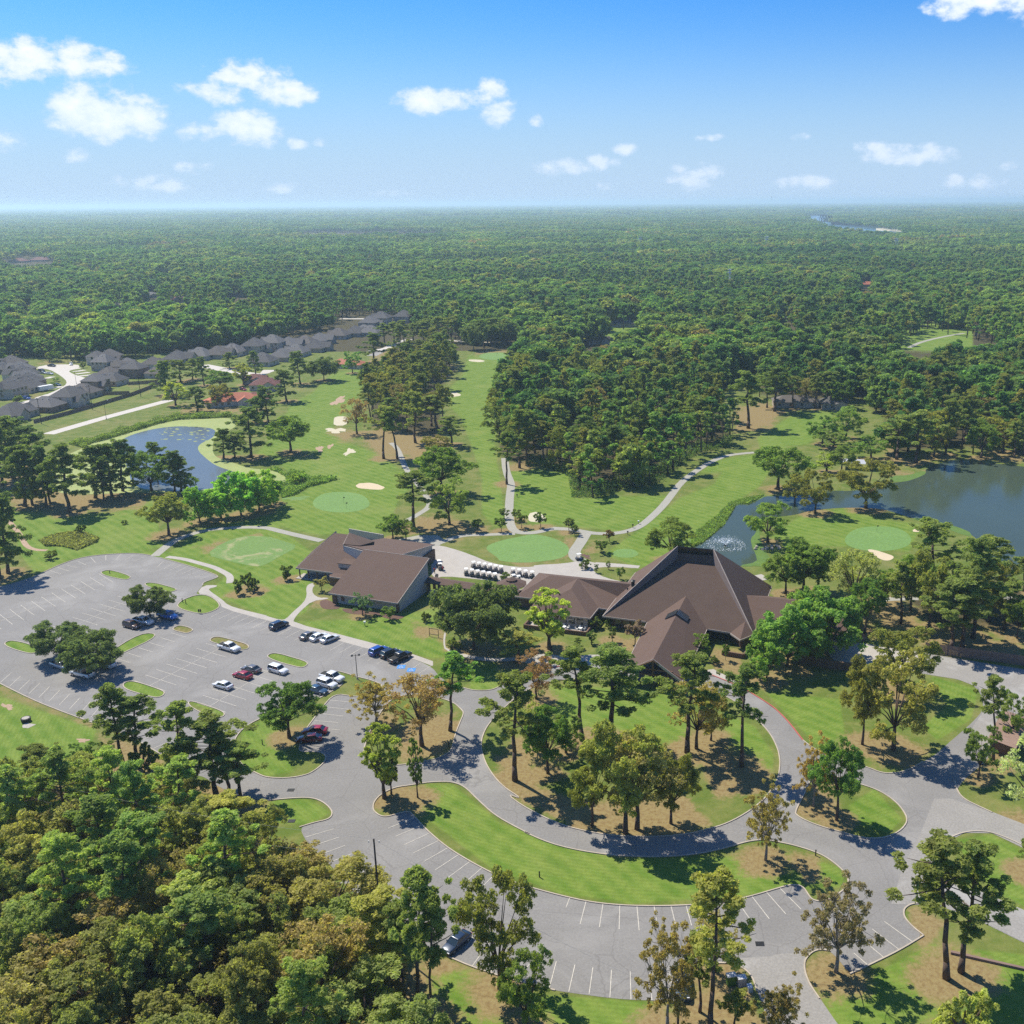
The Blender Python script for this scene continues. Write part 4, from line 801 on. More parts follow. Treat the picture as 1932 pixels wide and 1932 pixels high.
fascia(club, [(FL, PL_)], .08); fascia(club, [(FR, PR_)], .08); fascia(club, [(FL, (-7.6, -.1, 3.15))]); fascia(club, [((7.4, -.3, 3.15), (12.8, -.9, 3.2))]); fascia(club, [(FL, BL_)]); fascia(club, [(FR, BR_)]); fascia(club, [((12.8, -1.3, 3.2), (15.6, -4.5, 3.25)), ((15.6, -4.5, 3.25), (18.2, -.4, 3.25))])
AP = (15.6, 2.2, 5.1); roofobj('corner_hip_roof', [[AP, (12.7, -1.2, 3.22), (15.6, -4.5, 3.22)], [AP, (15.6, -4.5, 3.22), (18.15, -.4, 3.22)]], club)
m_ = MB()
for a, b in (((-17, 1.5), (-7.5, 1.5)), ((-17, 1.5), (-17, 29)), ((-17, 29), (16.5, 29)), ((16.5, 29), (16.5, 1)), ((7.3, 2.2), (12.5, 2.2)), ((12.5, 2.2), (15.6, -1.8)), ((15.6, -1.8), (16.5, 1))): wall(m_, a, b, 0, 3.0)
m_.obj('wall', 'stone', club)
for k in range(5):
    m_ = MB(); m_.box(7.9+k*.95, 8.7+k*.95, 2.0, 2.07, .3, 2.7); w_ = m_.obj('window', 'glass', club); MB().box(7.82+k*.95, 7.9+k*.95, 1.98, 2.05, .25, 2.75).obj('frame', 'timber', w_)
for k in range(4): MB().box(-15.5+k*2, -14.1+k*2, 1.3, 1.37, .5, 2.6).obj('window', 'glass', club)
# entrance gable
def uv(t, x, y, h): d = W(t, x, y, h)-BO; return (float(d@BU), float(d@BV), h)
GA, GB = uv('g', 1062, 912, 6.6), uv('g', 1305, 445, 7.4); GL, GR = (-7.3, -22.6, 2.9), uv('g', 1272, 1075, 2.9); L1, R1 = (-7.2, -.2, 3.1), (7.2, -.4, 3.1)
GL = (GA[0]-(GR[0]-GA[0])*1.02, GR[1]+1.2, 2.9)
roofobj('entrance_roof', [[GA, GL, L1, GB], [GB, R1, GR, GA]], club); fascia(club, [(GA, GL), (GA, GR)], .28); fascia(club, [(GR, R1)]); fascia(club, [(GL, L1)])
m_ = MB(); yy = GR[1]+1.0
for h_ in (3.0, 4.3): hw = (6.6-h_)/(6.6-2.9)*6.8; m_.tube((GA[0]-hw, yy, h_), (GA[0]+hw, yy, h_), .18, n=4)
m_.tube((GA[0], yy, 2.9), (GA[0], yy, 6.2), .18, n=4)
for s_ in (-1, 1):
    m_.tube((GA[0]+s_*3.2, yy, 3.0), (GA[0]+s_*3.2, yy, 4.8), .15, n=4); m_.tube((GA[0]+s_*6.4, yy, 3.0), (GA[0], yy, 6.3), .18, n=4)
m_.obj('gable_truss', 'timber', club)
for s_ in (-1, 1):
    for v_ in (yy+.3, yy+8, yy+15): m_ = MB(); m_.box(GA[0]+s_*6-.35, GA[0]+s_*6+.35, v_-.35, v_+.35, 0, 3.1); m_.obj('entrance_post', 'stone', club)
m_ = MB(); wall(m_, (-5.8, -6), (5.8, -6), 0, 3.2); wall(m_, (-5.8, -6), (-5.8, 2), 0, 3.0); wall(m_, (5.8, -6), (5.8, 2), 0, 3.0); m_.obj('entrance_wall', 'stone', club)
MB().box(-2, 2, -6.25, -6.15, 0, 2.6).obj('entrance_door', 'glass', club)
# skylight saddle on the entrance ridge
def onroof(u, v):  # height of the entrance roof above plan point
    k = (v-GA[1])/(GB[1]-GA[1]); rz = GA[2]+(GB[2]-GA[2])*k; rx = GA[0]+(GB[0]-GA[0])*k; ez = 2.95; ew = 7.25; return rz-(rz-ez)*abs(u-rx)/ew, rx
for s_ in (-1, 1):
    v0, v1 = -3.6, -1.0; m_ = MB(); P_ = []
    for v_, o in ((v0, .1), (v1, .1), (v1, 2.6), (v0, 2.6)):
        _, rx = onroof(0, v_); u_ = rx+s_*o; P_.append((u_, v_, onroof(u_, v_)[0]+.45-.1*o/2.6))
    m_.slab(P_ if s_ < 0 else P_[::-1], .4); sk = m_.obj('skylight', 'solar', club)
    for k in range(5):
        v_ = v0+(v1-v0)*k/4; _, rx = onroof(0, v_); m_ = MB(); m_.tube((rx+s_*.1, v_, onroof(rx+s_*.1, v_)[0]+.5), (rx+s_*2.6, v_, onroof(rx+s_*2.6, v_)[0]+.42), .04, n=4); m_.obj('glazing_bar', 'metal', sk)
for t_, x, y, h_, r in (('g', 915, 350, 9.0, .45), ('g', 876, 408, 6.1, .18), ('g', 382, 440, 5.4, .15)):
    p = uv(t_, x, y, h_); m_ = MB(); m_.tube((p[0], p[1], h_-1.2), (p[0], p[1], h_+.2), r, n=8); m_.tube((p[0], p[1], h_+.2), (p[0], p[1], h_+.45), r*1.5, r*.6, n=8); m_.obj('roof_vent', 'metal', club)
# right wing
roofobj('service_wing_roof', [[(13.6, 13.6, 7), (17, 2.6, 3.2), (38.4, 2.8, 3.2), (38.5, 13.4, 7)], [(38.5, 13.4, 7), (38.6, 24, 3.2), (17, 24, 3.2), (13.6, 13.6, 7)]], club)
fascia(club, [((38.45, 2.8, 3.25), (38.5, 13.4, 7.05)), ((38.5, 13.4, 7.05), (38.6, 24, 3.25)), ((18, 2.6, 3.2), (38.4, 2.8, 3.2))])
m_ = MB(); wall(m_, (18, 4), (37.5, 4), 0, 3.1); wall(m_, (37.5, 4), (37.5, 23), 0, 3.1); wall(m_, (37.5, 23), (18, 23), 0, 3.1); m_.add([(37.6, 4, 3.1), (37.6, 23, 3.1), (37.6, 13.4, 6.6)], [(0, 1, 2)]); m_.obj('service_wing_wall', 'siding', club)
# left wing with cross wing
E_ = 3.0; HR = 6.1; r0, r1, cr, ch = (-37.2, 15.2, HR), (-15.1, 15.0, HR), (-29.6, 15.1, HR+.02), (-28.9, 7.9, HR)
roofobj('dining_wing_roof', [[(-43.5, 24, E_), (-43.4, 6.3, E_), r0], [r0, (-43.4, 6.3, E_), (-37.2, 6.3, E_), cr], [cr, (-20.9, 5.0, E_), (-18.4, 4.9, E_), (-18, 13, 3.2), r1], [r0, r1, (-18.5, 24, E_), (-43.5, 24, E_)]], club)
roofobj('patio_wing_roof', [[cr, (-37.3, 6.35, E_+.03), (-36.9, -1.7, E_), ch], [ch, (-36.9, -1.7, E_), (-20.9, -1.7, E_)], [ch, (-20.9, -1.7, E_), (-20.9, 5.2, E_+.05), cr]], club)
fascia(club, [((-43.4, 6.3, E_), (-37, 6.3, E_)), ((-36.9, -1.7, E_), (-20.9, -1.7, E_)), ((-20.9, -1.7, E_), (-20.9, 5, E_)), ((-20.9, 5, E_), (-18.4, 4.9, E_)), ((-43.5, 24, E_), (-43.4, 6.3, E_))])
m_ = MB()
for a, b in (((-42.5, 7.2), (-36.1, 7.2)), ((-42.5, 7.2), (-42.5, 23)), ((-36.1, 7.2), (-36.1, -.8)), ((-42.5, 23), (-18, 23))): wall(m_, a, b, 0, 2.9)
m_.obj('dining_wing_wall', 'stone', club); m_ = MB(); wall(m_, (-21.8, -.8), (-21.8, 6), 0, 2.9); wall(m_, (-21.8, 6), (-17.5, 6), 0, 2.9); m_.obj('garden_wall', 'stone', club); m_ = MB(); wall(m_, (-36.1, -.8), (-21.8, -.8), 0, 2.9); m_.obj('patio_wall_face', 'siding', club)
for k in range(6): MB().box(-35+k*2.1, -33.4+k*2.1, -1.0, -.94, .8, 2.5).obj('window', 'glass', club)
m_ = MB()
for a, b in (((-36.5, -1.2), (-36.5, -5.2)), ((-36.5, -5.2), (-20.8, -5.2)), ((-20.8, -5.2), (-20.8, -1))): wall(m_, a, b, 0, 1.0, t=.35)
m_.obj('patio_wall', 'stone', club); MB().box(-36.3, -21, -5, -.95, .02, .1).obj('patio_floor', 'concrete', club)
m_ = MB(); wall(m_, (12, -6.5), (16.8, -7), 0, 1.1, t=.4); wall(m_, (12, -6.5), (12.4, -3), 0, 1.1, t=.4); wall(m_, (16.8, -7), (17.6, -2.5), 0, 1.1, t=.4); m_.obj('planter_wall', 'stone', club)
for (u_, v_) in ((-32, -3), (-27, -3.2), (-23, -2.8)):
    d = thing('patio_set', {-32: 'white patio furniture at the left of the clubhouse patio', -27: 'white patio furniture mid patio', -23: 'white patio chairs and table in the patio corner by the clipped shrub'}[u_], 'patio furniture', tuple(BO+BU*u_+BV*v_+np.array([0, 0, .1])), BROT, 'patio furniture')
    m_ = MB(); m_.tube((0, 0, .68), (0, 0, .74), .55, n=10); m_.tube((0, 0, 0), (0, 0, .7), .05, n=6); m_.obj('table', 'white', d)
    for k in range(4):
        a = k*math.pi/2+.4; cx_, cy_ = .95*math.cos(a), .95*math.sin(a); m_ = MB(); m_.box(cx_-.25, cx_+.25, cy_-.25, cy_+.25, .4, .46); m_.box(cx_+.22*math.cos(a)-.2, cx_+.22*math.cos(a)+.2, cy_+.22*math.sin(a)-.04, cy_+.22*math.sin(a)+.04, .46, .95); m_.tube((cx_, cy_, 0), (cx_, cy_, .42), .05, n=4); m_.obj('chair', 'white', d)
# golf shop (separate building at left)
shop = btag('golf_shop', 'low brown-roofed golf shop left of the clubhouse with large sloping roof', 'building')
SF, SR, TR, TLf = (-90.2, -4.9, 3.0), (-69.8, -6.1, 3.0), (-69.4, 11.4, 8.9), (-89.6, 12.9, 8.9)
roofobj('front_roof', [[SF, SR, TR, TLf]], shop, t=.35); fascia(shop, [(SF, SR)]); fascia(shop, [(SR, TR)], .12); fascia(shop, [(TLf, TR)], .12)
m_ = MB(); m_.add([(-70.2, -4.5, 0), (-70.0, 11.2, 0), (-70.0, 11.2, 8.55), (-70.2, -4.5, 3.25)], [(0, 1, 2, 3)]); wall(m_, (-70.0, 11.2), (-89.6, 12.6), 0, 8.55); m_.add([(-89.4, -3.8, 0), (-89.4, -3.8, 3.4), (-89.4, 12.6, 8.55), (-89.4, 12.6, 0)], [(0, 1, 2, 3)]); wall(m_, (-88.9, -3.6), (-70.9, -4.4), 0, 3.1); m_.obj('wall', 'siding', shop)
m_ = MB(); m_.box(-70.9, -70.25, -5.0, -4.2, 0, 2.9); m_.obj('corner_pier', 'stone', shop); m_ = MB(); m_.box(-89.6, -88.4, -4.2, -3.4, 0, 2.9); m_.obj('corner_pier', 'stone', shop)
f_ = MB().box(-87.2, -86.2, -3.85, -3.78, .8, 2.4).obj('window', 'glass', shop); MB().box(-87.3, -86.1, -3.83, -3.74, 2.4, 2.5).obj('frame', 'trim', f_); MB().box(-83.8, -82.0, -4.05, -3.98, 2.1, 2.45).obj('window', 'glass', shop); MB().box(-77, -74, -4.35, -4.28, 2.1, 2.45).obj('window', 'glass', shop)
def hl(v): return 3+.4*(v-9)
C_ = [(-108.9, 9, 3), (-97, 8.5, 3), (-96.4, 5.9, 2.95), (-89.6, 5.5, 2.95), (-89.6, 15, hl(15)), (-98.2, 17.2, hl(17.2)), (-100.4, 23.4, hl(23)), (-105.4, 23.6, hl(23)), (-111, 14.5, 3.2)]
roofobj('porch_roof', [[(-108.9, 9, 3), (-97, 8.5, 3), (-89.7, 8.8, 2.98), (-89.7, 15, hl(15)), (-98.2, 17.3, hl(17.3)), (-100.6, 23.4, hl(23.4)), (-105.4, 23.6, hl(23.4))]], shop); roofobj('entry_roof', [[(-96.4, 5.8, 2.9), (-89.7, 5.5, 2.9), (-89.7, 8.75, 3.0), (-96.9, 8.6, 3.02)]], shop)
fascia(shop, [((-108.9, 9, 3), (-97, 8.5, 3)), ((-96.4, 5.8, 2.95), (-89.8, 5.5, 2.95))])
pk = (-105.1, 24.4, 9.2); roofobj('left_fin_roof', [[(-108.9, 9, 3.05), pk, (-112.2, 22, 3)]], shop); m_ = MB(); wall(m_, (-108.9, 9), pk[:2], 2.9, 3.0, 9.1, .2); m_.obj('left_fin_wall', 'siding', shop)
cp = (-100.7, 24, 9.2); roofobj('right_fin_roof', [[cp, (-98.4, 17.0, 8.25), (-93.6, 17.5, 8.1), (-92.5, 22.5, 7.6)], [cp, (-92.5, 22.5, 7.6), (-96, 30, 5)]], shop, 'roofs'); m_ = MB(); wall(m_, (-98.5, 17.1), cp[:2], hl(17)-.4, 8.1, 9.1, .2); m_.obj('right_fin_wall', 'siding', shop)
BK = [(-98.4, 17.1, 8.1), (-89.7, 13.2, 8.6), (-78.6, 12.4, 8.5), (-79.2, 34.0, 4.4), (-96, 35, 4.4)]; roofobj('rear_roof', [BK], shop); fascia(shop, [(BK[2], BK[3])], .15)
m_ = MB(); wall(m_, (-98.3, 17.0), (-89.9, 13.2), 4, 7.8, 8.3, .2); m_.obj('clerestory_wall', 'siding', shop)
m_ = MB(); m_.add([(-79.4, 13, 0), (-79.6, 33, 0), (-79.6, 33, 4.2), (-79.4, 13, 8.2)], [(0, 1, 2, 3)]); wall(m_, (-79.6, 33), (-96, 34), 0, 4.1); wall(m_, (-96, 34), (-112, 24), 0, 3); wall(m_, (-112, 24), (-108, 13), 0, 3); wall(m_, (-108, 13), (-97, 12.5), 0, 3); m_.obj('rear_wall', 'siding', shop)
m_ = MB(); m_.box(-79.5, -78.9, 27, 33.4, 0, 3.2); m_.obj('brick_end', 'stone', shop); MB().box(-79.35, -79.28, 23.6, 26.2, 0, 2.6).obj('door', 'trim', shop)
p0, p1 = uv('f', 520, 232, hl(11.4)+.1), uv('f', 615, 240, hl(11.2)+.1); m_ = MB(); q0, q1 = (p0[0], p0[1], 0), (p1[0], p1[1], 0)
a_, b_ = uv('f', 520, 240, 4.1), uv('f', 615, 250, 4.1)
m_.add([(a_[0], a_[1], 3.7), (b_[0], b_[1], 3.7), (b_[0], b_[1], 5.0), (a_[0], a_[1], 5.0)], [(0, 1, 2, 3)]); m_.obj('clerestory_band', 'trim', shop); roofobj('step_roof', [[(a_[0]-.2, a_[1]-.15, 5.1), (b_[0]+.1, b_[1]-.15, 5.1), (b_[0]+.1, b_[1]+3.6, hl(b_[1]+3.6)+.12), (a_[0]-.2, a_[1]+3.6, hl(a_[1]+3.6)+.12)]], shop, t=.15)
for u_ in (-108.2, -105.5, -102.8, -100.2, -97.8): MB().box(u_-.13, u_+.13, 9.5, 9.76, 0, 2.85).obj('porch_post', 'timber', shop)
MB().box(-109, -97, 8.6, 12.6, .02, .14).obj('porch_floor', 'concrete', shop); m_ = MB(); m_.box(-97.4, -92, 7, 8, 0, 2.7); m_.obj('stone_pier', 'stone', shop)
sw_ = thing('screen_wall', 'low pale screen wall behind the golf shop rear roof', 'wall', (0, 0, 0)); m_ = MB(); wall(m_, W('b', 600, 1560)[:2], W('b', 850, 1605)[:2], 0, 2.2, t=.25); m_.obj('wall', 'siding', sw_)
# covered walkway and gazebo
cw_ = btag('covered_walkway', 'long narrow brown-roofed covered walkway joining golf shop and clubhouse', 'walkway')
roofobj('walkway_roof', [[(-70.3, 9.0, 3.0), (-43.2, 6.6, 3.0), (-43.0, 8.8, 3.7), (-70.2, 11.2, 3.7)], [(-70.2, 11.2, 3.7), (-43.0, 8.8, 3.7), (-42.8, 11, 3.0), (-70.1, 13.3, 3.0)]], cw_, t=.2)
for k in range(9):
    u_ = -69+k*3.1; v_ = 9.6-(u_+70)*.088
    for dv in (0, 3.0): MB().box(u_-.3, u_+.3, v_+dv-.3, v_+dv+.3, 0, 2.9).obj('post', 'stone', cw_)
m_ = MB(); wall(m_, (-69, 9.4), (-44, 7.2), 0, .9, t=.3); m_.obj('low_wall', 'siding', cw_)
for k in range(3): u_ = -66+k*7; MB().box(u_, u_+2.6, 11.6-(u_+70)*.088, 12.1-(u_+70)*.088, .35, .5).obj('bench_seat', 'trim', cw_)
gz = thing('gazebo', 'eight-sided brown gazebo roof with small raised cap beside the parked golf carts', 'gazebo', tuple(BO+BU*(-47.7)+BV*14.6), BROT)
for z0, z1, ra, rb in ((2.9, 4.0, 4.2, 1.0), (4.15, 4.65, 1.5, .25)):
    for k in range(8):
        a0, a1 = k*math.pi/4, (k+1)*math.pi/4; m_ = MB(); m_.slab([(ra*math.cos(a0), ra*math.sin(a0), z0), (ra*math.cos(a1), ra*math.sin(a1), z0), (rb*math.cos(a1), rb*math.sin(a1), z1), (rb*math.cos(a0), rb*math.sin(a0), z1)], .12); m_.obj('roof_panel' if ra > 2 else 'cap_panel', 'roof', gz)
MB().tube((0, 0, 3.9), (0, 0, 4.2), 1.0, n=8).obj('cap_collar', 'timber', gz)
for k in range(8): a = k*math.pi/4; MB().box(3.6*math.cos(a)-.12, 3.6*math.cos(a)+.12, 3.6*math.sin(a)-.12, 3.6*math.sin(a)+.12, 0, 2.95).obj('post', 'timber', gz)
MB().tube((0, 0, .02), (0, 0, .12), 4, n=8).obj('floor', 'concrete', gz)

# ------------------------------------------------ vehicles
def lathe_wheel(r, w):
    m1 = MB().tube((0, -w/2, 0), (0, w/2, 0), r, n=14).me('tyre', 'rubber'); m2 = MB().tube((0, -w/2-.015, 0), (0, w/2+.015, 0), r*.6, n=10).me('rim', 'rim'); return m1, m2
def loft(name, st, mat, smooth=False):       # st: list of (x, [(y,z)...] half section from bottom centre-side to top)
    v = []; f = []; n = len(st[0][1])
    for x, sec in st:
        v += [(x, y, z) for y, z in sec]+[(x, -y, z) for y, z in sec[::-1]]
    w = 2*n
    for i in range(len(st)-1):
        for k in range(w): f.append((i*w+k, i*w+(k+1) % w, (i+1)*w+(k+1) % w, (i+1)*w+k))
    f.append(tuple(range(w-1, -1, -1))); b = (len(st)-1)*w; f.append(tuple(range(b, b+w))); me = mesh(name, v, f, mat, smooth); return me
CARC = {}
def car_parts(kind):
    if kind in CARC: return CARC[kind]
    P = []; hw = {'sedan': .9, 'suv': .97, 'pickup': 1.0}[kind]; Lh = {'sedan': 2.38, 'suv': 2.42, 'pickup': 2.95}[kind]; r = {'sedan': .33, 'suv': .37, 'pickup': .41}[kind]
    bh = {'sedan': .92, 'suv': 1.05, 'pickup': 1.15}[kind]; g = .2 if kind != 'pickup' else .32; top = {'sedan': 1.44, 'suv': 1.72, 'pickup': 1.88}[kind]
    def sec(w, zt, zb=g): return [(w*.9, zb), (w, zb+.18), (w, zt-.22), (w*.94, zt-.04), (w*.8, zt)]
    if kind == 'sedan': prof = [(-Lh, .78, bh-.08), (-Lh+.12, .86, bh+.02), (-1.5, hw, bh+.04), (0, hw, bh), (1.05, hw, bh-.02), (1.9, .88, .80), (Lh-.1, .8, .68), (Lh, .7, .58)]
    elif kind == 'suv': prof = [(-Lh, .84, bh-.02), (-Lh+.1, .93, bh+.03), (-1.4, hw, bh+.03), (0, hw, bh), (1.1, hw, bh), (1.95, .94, .98), (Lh-.1, .88, .86), (Lh, .78, .74)]
    else: prof = [(-Lh, .97, bh-.04), (-Lh+.05, hw, bh), (-.95, hw, bh), (0, hw, bh), (1.5, hw, bh+.02), (2.5, .98, 1.1), (Lh-.08, .95, 1.0), (Lh, .9, .86)]
    P.append(('body', loft('body', [(x, sec(w, z)) for x, w, z in prof], 'c_white', True), None, 'paint'))
    if kind == 'sedan': cab = [(-1.95, -1.25), (1.1, .35)]
    elif kind == 'suv': cab = [(-2.28, -2.0), (1.15, .5)]
    else: cab = [(-.95, -.8), (1.55, .8)]
    (xr0, xr1), (xf0, xf1) = cab; wb = hw*.93; wt = hw*.76; zb = bh-.03; v = [(xr0, wb, zb), (xf0, wb, zb), (xf1, wt, top-.05), (xr1, wt, top-.05), (xr0, -wb, zb), (xf0, -wb, zb), (xf1, -wt, top-.05), (xr1, -wt, top-.05)]
    P.append(('window_glass', mesh('window_glass', v, [(0, 1, 2, 3), (5, 4, 7, 6), (1, 5, 6, 2), (4, 0, 3, 7), (3, 2, 6, 7)], 'glass'), None, None))
    P.append(('roof', loft('roof', [(xr1-.06, [(wt*.9, top-.07), (wt*1.02, top-.06), (wt*.98, top-.03), (wt*.8, top-.02)]), (xr1+.25, [(wt*.9, top-.07), (wt*1.03, top-.06), (wt*.99, top), (wt*.8, top+.02)]), (xf1-.2, [(wt*.9, top-.07), (wt*1.03, top-.06), (wt*.99, top), (wt*.8, top+.02)]), (xf1+.06, [(wt*.9, top-.07), (wt*1.02, top-.06), (wt*.98, top-.03), (wt*.8, top-.02)])], 'c_white', True), None, 'paint'))
    pil = MB()
    for s_ in (-1, 1):
        for a, b in (((xf0, s_*wb, zb), (xf1, s_*wt, top-.04)), ((xr0, s_*wb, zb), (xr1, s_*wt, top-.04)), ((xr0*.45+xf0*.55-.25, s_*wb, zb), (xr1*.5+xf1*.5, s_*wt, top-.04))): pil.tube(a, b, .045, n=4)
    P.append(('pillars', pil.me('pillars', 'c_white'), None, 'paint'))
    if kind == 'pickup': P.append(('truck_bed', MB().box(-Lh+.12, -1.02, -.8, .8, bh-.02, bh+.015).me('truck_bed', 'dark'), None, None))
    else:
        P.append(('door_line', MB().box(.02, .04, -hw-.004, hw+.004, .4, bh-.1).me('door_line', 'dark'), None, None))
    t1, t2 = lathe_wheel(r, .22)
    for sx_ in (-1, 1):
        for sy in (-1, 1): P.append(('wheel', t1, (sx_*Lh*.6, sy*(hw-.1), r), None)); P.append(('rim', t2, (sx_*Lh*.6, sy*(hw-.1), r), 'sub'))
    hz_ = {'sedan': .62, 'suv': .78, 'pickup': .9}[kind]
    for sy in (-1, 1):
        P.append(('headlight', MB().box(Lh-.12, Lh+.015, sy*.62-.16, sy*.62+.16, hz_-.08, hz_+.06).me('headlight', 'lamp'), None, None)); P.append(('tail_light', MB().box(-Lh-.015, -Lh+.1, sy*.68-.13, sy*.68+.13, bh-.3, bh-.08).me('tail_light', 'tail'), None, None))
        P.append(('mirror', MB().box(xf0-.35, xf0-.2, sy*(hw+.06)-.09, sy*(hw+.06)+.09, bh-.02, bh+.12).me('mirror', 'c_white'), None, 'paint'))
    P.append(('number_plate', MB().box(-Lh-.02, -Lh, -.16, .16, .5, .62).me('number_plate', 'white'), None, None))
    CARC[kind] = P; return P
def car(kind, col, t, rear, front, label, group=None):
    a, b = W(t, *rear), W(t, *front); d = b-a; c = (a+b)/2; rz = math.atan2(d[1], d[0]); r = thing({'sedan': 'car', 'suv': 'suv', 'pickup': 'pickup_truck'}[kind], label, {'sedan': 'car', 'suv': 'suv', 'pickup': 'pickup truck'}[kind], (c[0], c[1], .025), rz, group); last = None
    for nme, me, loc, mode in car_parts(kind):
        o = link(nme, me, last if mode == 'sub' else r, None)
        if mode == 'sub': pass
        elif loc: o.location = loc
        if mode == 'paint': o.material_slots[0].link = 'OBJECT'; o.material_slots[0].material = MT[col]
        if nme == 'wheel': last = o
    return r
GC = 'cars parked in the car park'
car('suv', 'c_brown', 'e', (905, 668), (1010, 695), 'black-maroon suv under the front live oak, left of a white pickup', GC); car('pickup', 'c_white', 'e', (968, 640), (1105, 668), 'white pickup nose-out between the dark suv and blue pickup', GC)
car('pickup', 'c_bright', 'e', (1150, 596), (1280, 630), 'bright blue pickup under the right side of a live oak', GC); car('pickup', 'c_silver', 'e', (382, 955), (520, 1000), 'silver pickup in live oak shade, leftmost of three', GC)
car('pickup', 'c_white', 'e', (670, 1052), (525, 1015), 'white pickup with its black bed facing the viewer', GC); car('pickup', 'c_white', 'e', (825, 980), (695, 945), 'white pickup half hidden behind a live oak crown', GC)
car('pickup', 'c_white', 'e', (1583, 822), (1742, 868), 'white pickup beside the brown dirt island', GC); car('sedan', 'c_grey', 'e', (1880, 1015), (1762, 985), 'grey saloon car just behind the bright red one', GC)
car('sedan', 'c_red', 'e', (1822, 1062), (1695, 1028), 'bright red saloon car in the middle of the car park', GC); car('sedan', 'c_white', 'e', (1678, 1135), (1555, 1100), 'white saloon car alone in front of the bright red one', GC)
car('suv', 'c_navy', 'f', (35, 705), (145, 660), 'dark blue suv alone by the walkway', GC); car('sedan', 'c_grey', 'f', (262, 775), (352, 735), 'dark grey car left of two white cars by the walkway', GC)
car('sedan', 'c_white', 'f', (328, 787), (433, 742), 'white car between a grey and a white car by the walkway', GC); car('sedan', 'c_white', 'f', (402, 800), (513, 755), 'white car at the right of three by the walkway', GC)
car('suv', 'c_blue', 'f', (758, 893), (865, 845), 'deep blue suv with roof rack at the left of three dark vehicles', GC); car('suv', 'c_black', 'f', (836, 912), (950, 862), 'black suv between the blue suv and black pickup', GC)
car('pickup', 'c_black', 'f', (895, 950), (1037, 882), 'black pickup with open bed next to the blue bay marking', GC); car('suv', 'c_white', 'f', (20, 988), (150, 1025), 'white suv under the oval grass island', GC)
car('pickup', 'c_white', 'f', (393, 1038), (560, 1085), 'white crew-cab pickup at the grass tip by the lamp post', GC); car('suv', 'c_white', 'f', (362, 1085), (515, 1130), 'white suv between white pickup and blue saloon', GC)
car('sedan', 'c_steel', 'f', (296, 1135), (443, 1170), 'steel blue saloon car beside the white suv', GC); car('sedan', 'c_red', 'f', (436, 1447), (268, 1447), 'red saloon car behind the dark red one by the tree', GC)
car('sedan', 'c_maroon', 'f', (380, 1500), (242, 1510), 'dark red hatchback in tree shade', GC); car('sedan', 'c_navy', 'j', (1450, 1300), (1300, 1430), 'dark blue car under the leaning pine at the bottom', GC)
car('suv', 'c_steel', 'k', (1262, 1600), (1278, 1760), 'bluish suv under the wispy tree at the bottom', GC)
GS = 'cars on the residential street'
car('pickup', 'c_black', 'z', (550, 283), (622, 288), 'black pickup at the top of the cul-de-sac', GS); car('suv', 'c_white', 'z', (803, 252), (810, 285), 'white van at the end of the cul-de-sac', GS)
for c_, x, y, lb in (('c_black', 470, 335, 'black car in the driveway farthest up the left side'), ('c_silver', 495, 365, 'silver car on a left driveway'), ('c_white', 565, 372, 'white car on a left driveway beside a small tree'), ('c_blue', 300, 655, 'blue car in the bottom left driveway'), ('c_steel', 650, 500, 'grey-blue car under the street tree')):
    car('sedan' if c_ != 'c_blue' else 'suv', c_, 'z', (x-28, y), (x+28, y+4), lb, GS)
for c_, x, y, lb in (('c_blue', 468, 188, 'blue car before the row of grey houses'), ('c_black', 455, 195, 'black car before the row of grey houses'), ('c_red', 355, 355, 'red car beside the maroon tiled roof'), ('c_navy', 640, 270, 'dark car on the drive behind the lone tiled house')): car('sedan', c_, 'y', (x-10, y), (x+10, y+3), lb)
# golf carts
def cart_meshes():
    P = []; b = MB(); b.box(-1.15, -.25, -.55, .55, .3, .72); b.box(-.25, .62, -.55, .55, .28, .4); b.add([(.55, -.5, .3), (1.2, -.42, .35), (1.2, .42, .35), (.55, .5, .3), (.6, -.5, .95), (1.12, -.42, .7), (1.12, .42, .7), (.6, .5, .95)], [(0, 3, 2, 1), (4, 5, 6, 7), (0, 1, 5, 4), (1, 2, 6, 5), (2, 3, 7, 6), (3, 0, 4, 7)]); P.append(('body', b.me('body', 'c_navy')))
    s = MB(); s.box(-.62, -.12, -.52, .52, .7, .86); s.box(-.72, -.6, -.52, .52, .8, 1.25); P.append(('seat', s.me('seat', 'stucco')))
    r = MB(); r.box(-.78, .5, -.5, .5, 1.84, 1.88); r.box(-.7, .42, -.42, .42, 1.88, 1.91); P.append(('canopy', r.me('canopy', 'white')))
    for sx_, sy in ((-.8, -.48), (-.8, .48), (.56, -.48), (.56, .48)): P.append(('canopy_post', MB().tube((sx_, sy, .5), (sx_*.95, sy, 1.86), .022, n=4).me('canopy_post', 'galv')))
    for sx_ in (-.78, .82):
        for sy in (-.52, .52): P.append(('wheel', MB().tube((sx_, sy-.1, .23), (sx_, sy+.1, .23), .23, n=10).me('wheel', 'rubber')))
    P.append(('steering_wheel', MB().tube((.35, -.28, 1.02), (.39, -.28, 1.05), .17, n=8).me('steering_wheel', 'metal'))); P.append(('windscreen', MB().box(.63, .65, -.48, .48, 1.0, 1.8).me('windscreen', 'glass')))
    P = [p for p in P if p[0] != 'windscreen']; return P
CM = cart_meshes(); cartspots = []
def seg(p, q_, n): return [(p[0]+(q_[0]-p[0])*k/(n-1), p[1]+(q_[1]-p[1])*k/(n-1)) for k in range(n)]
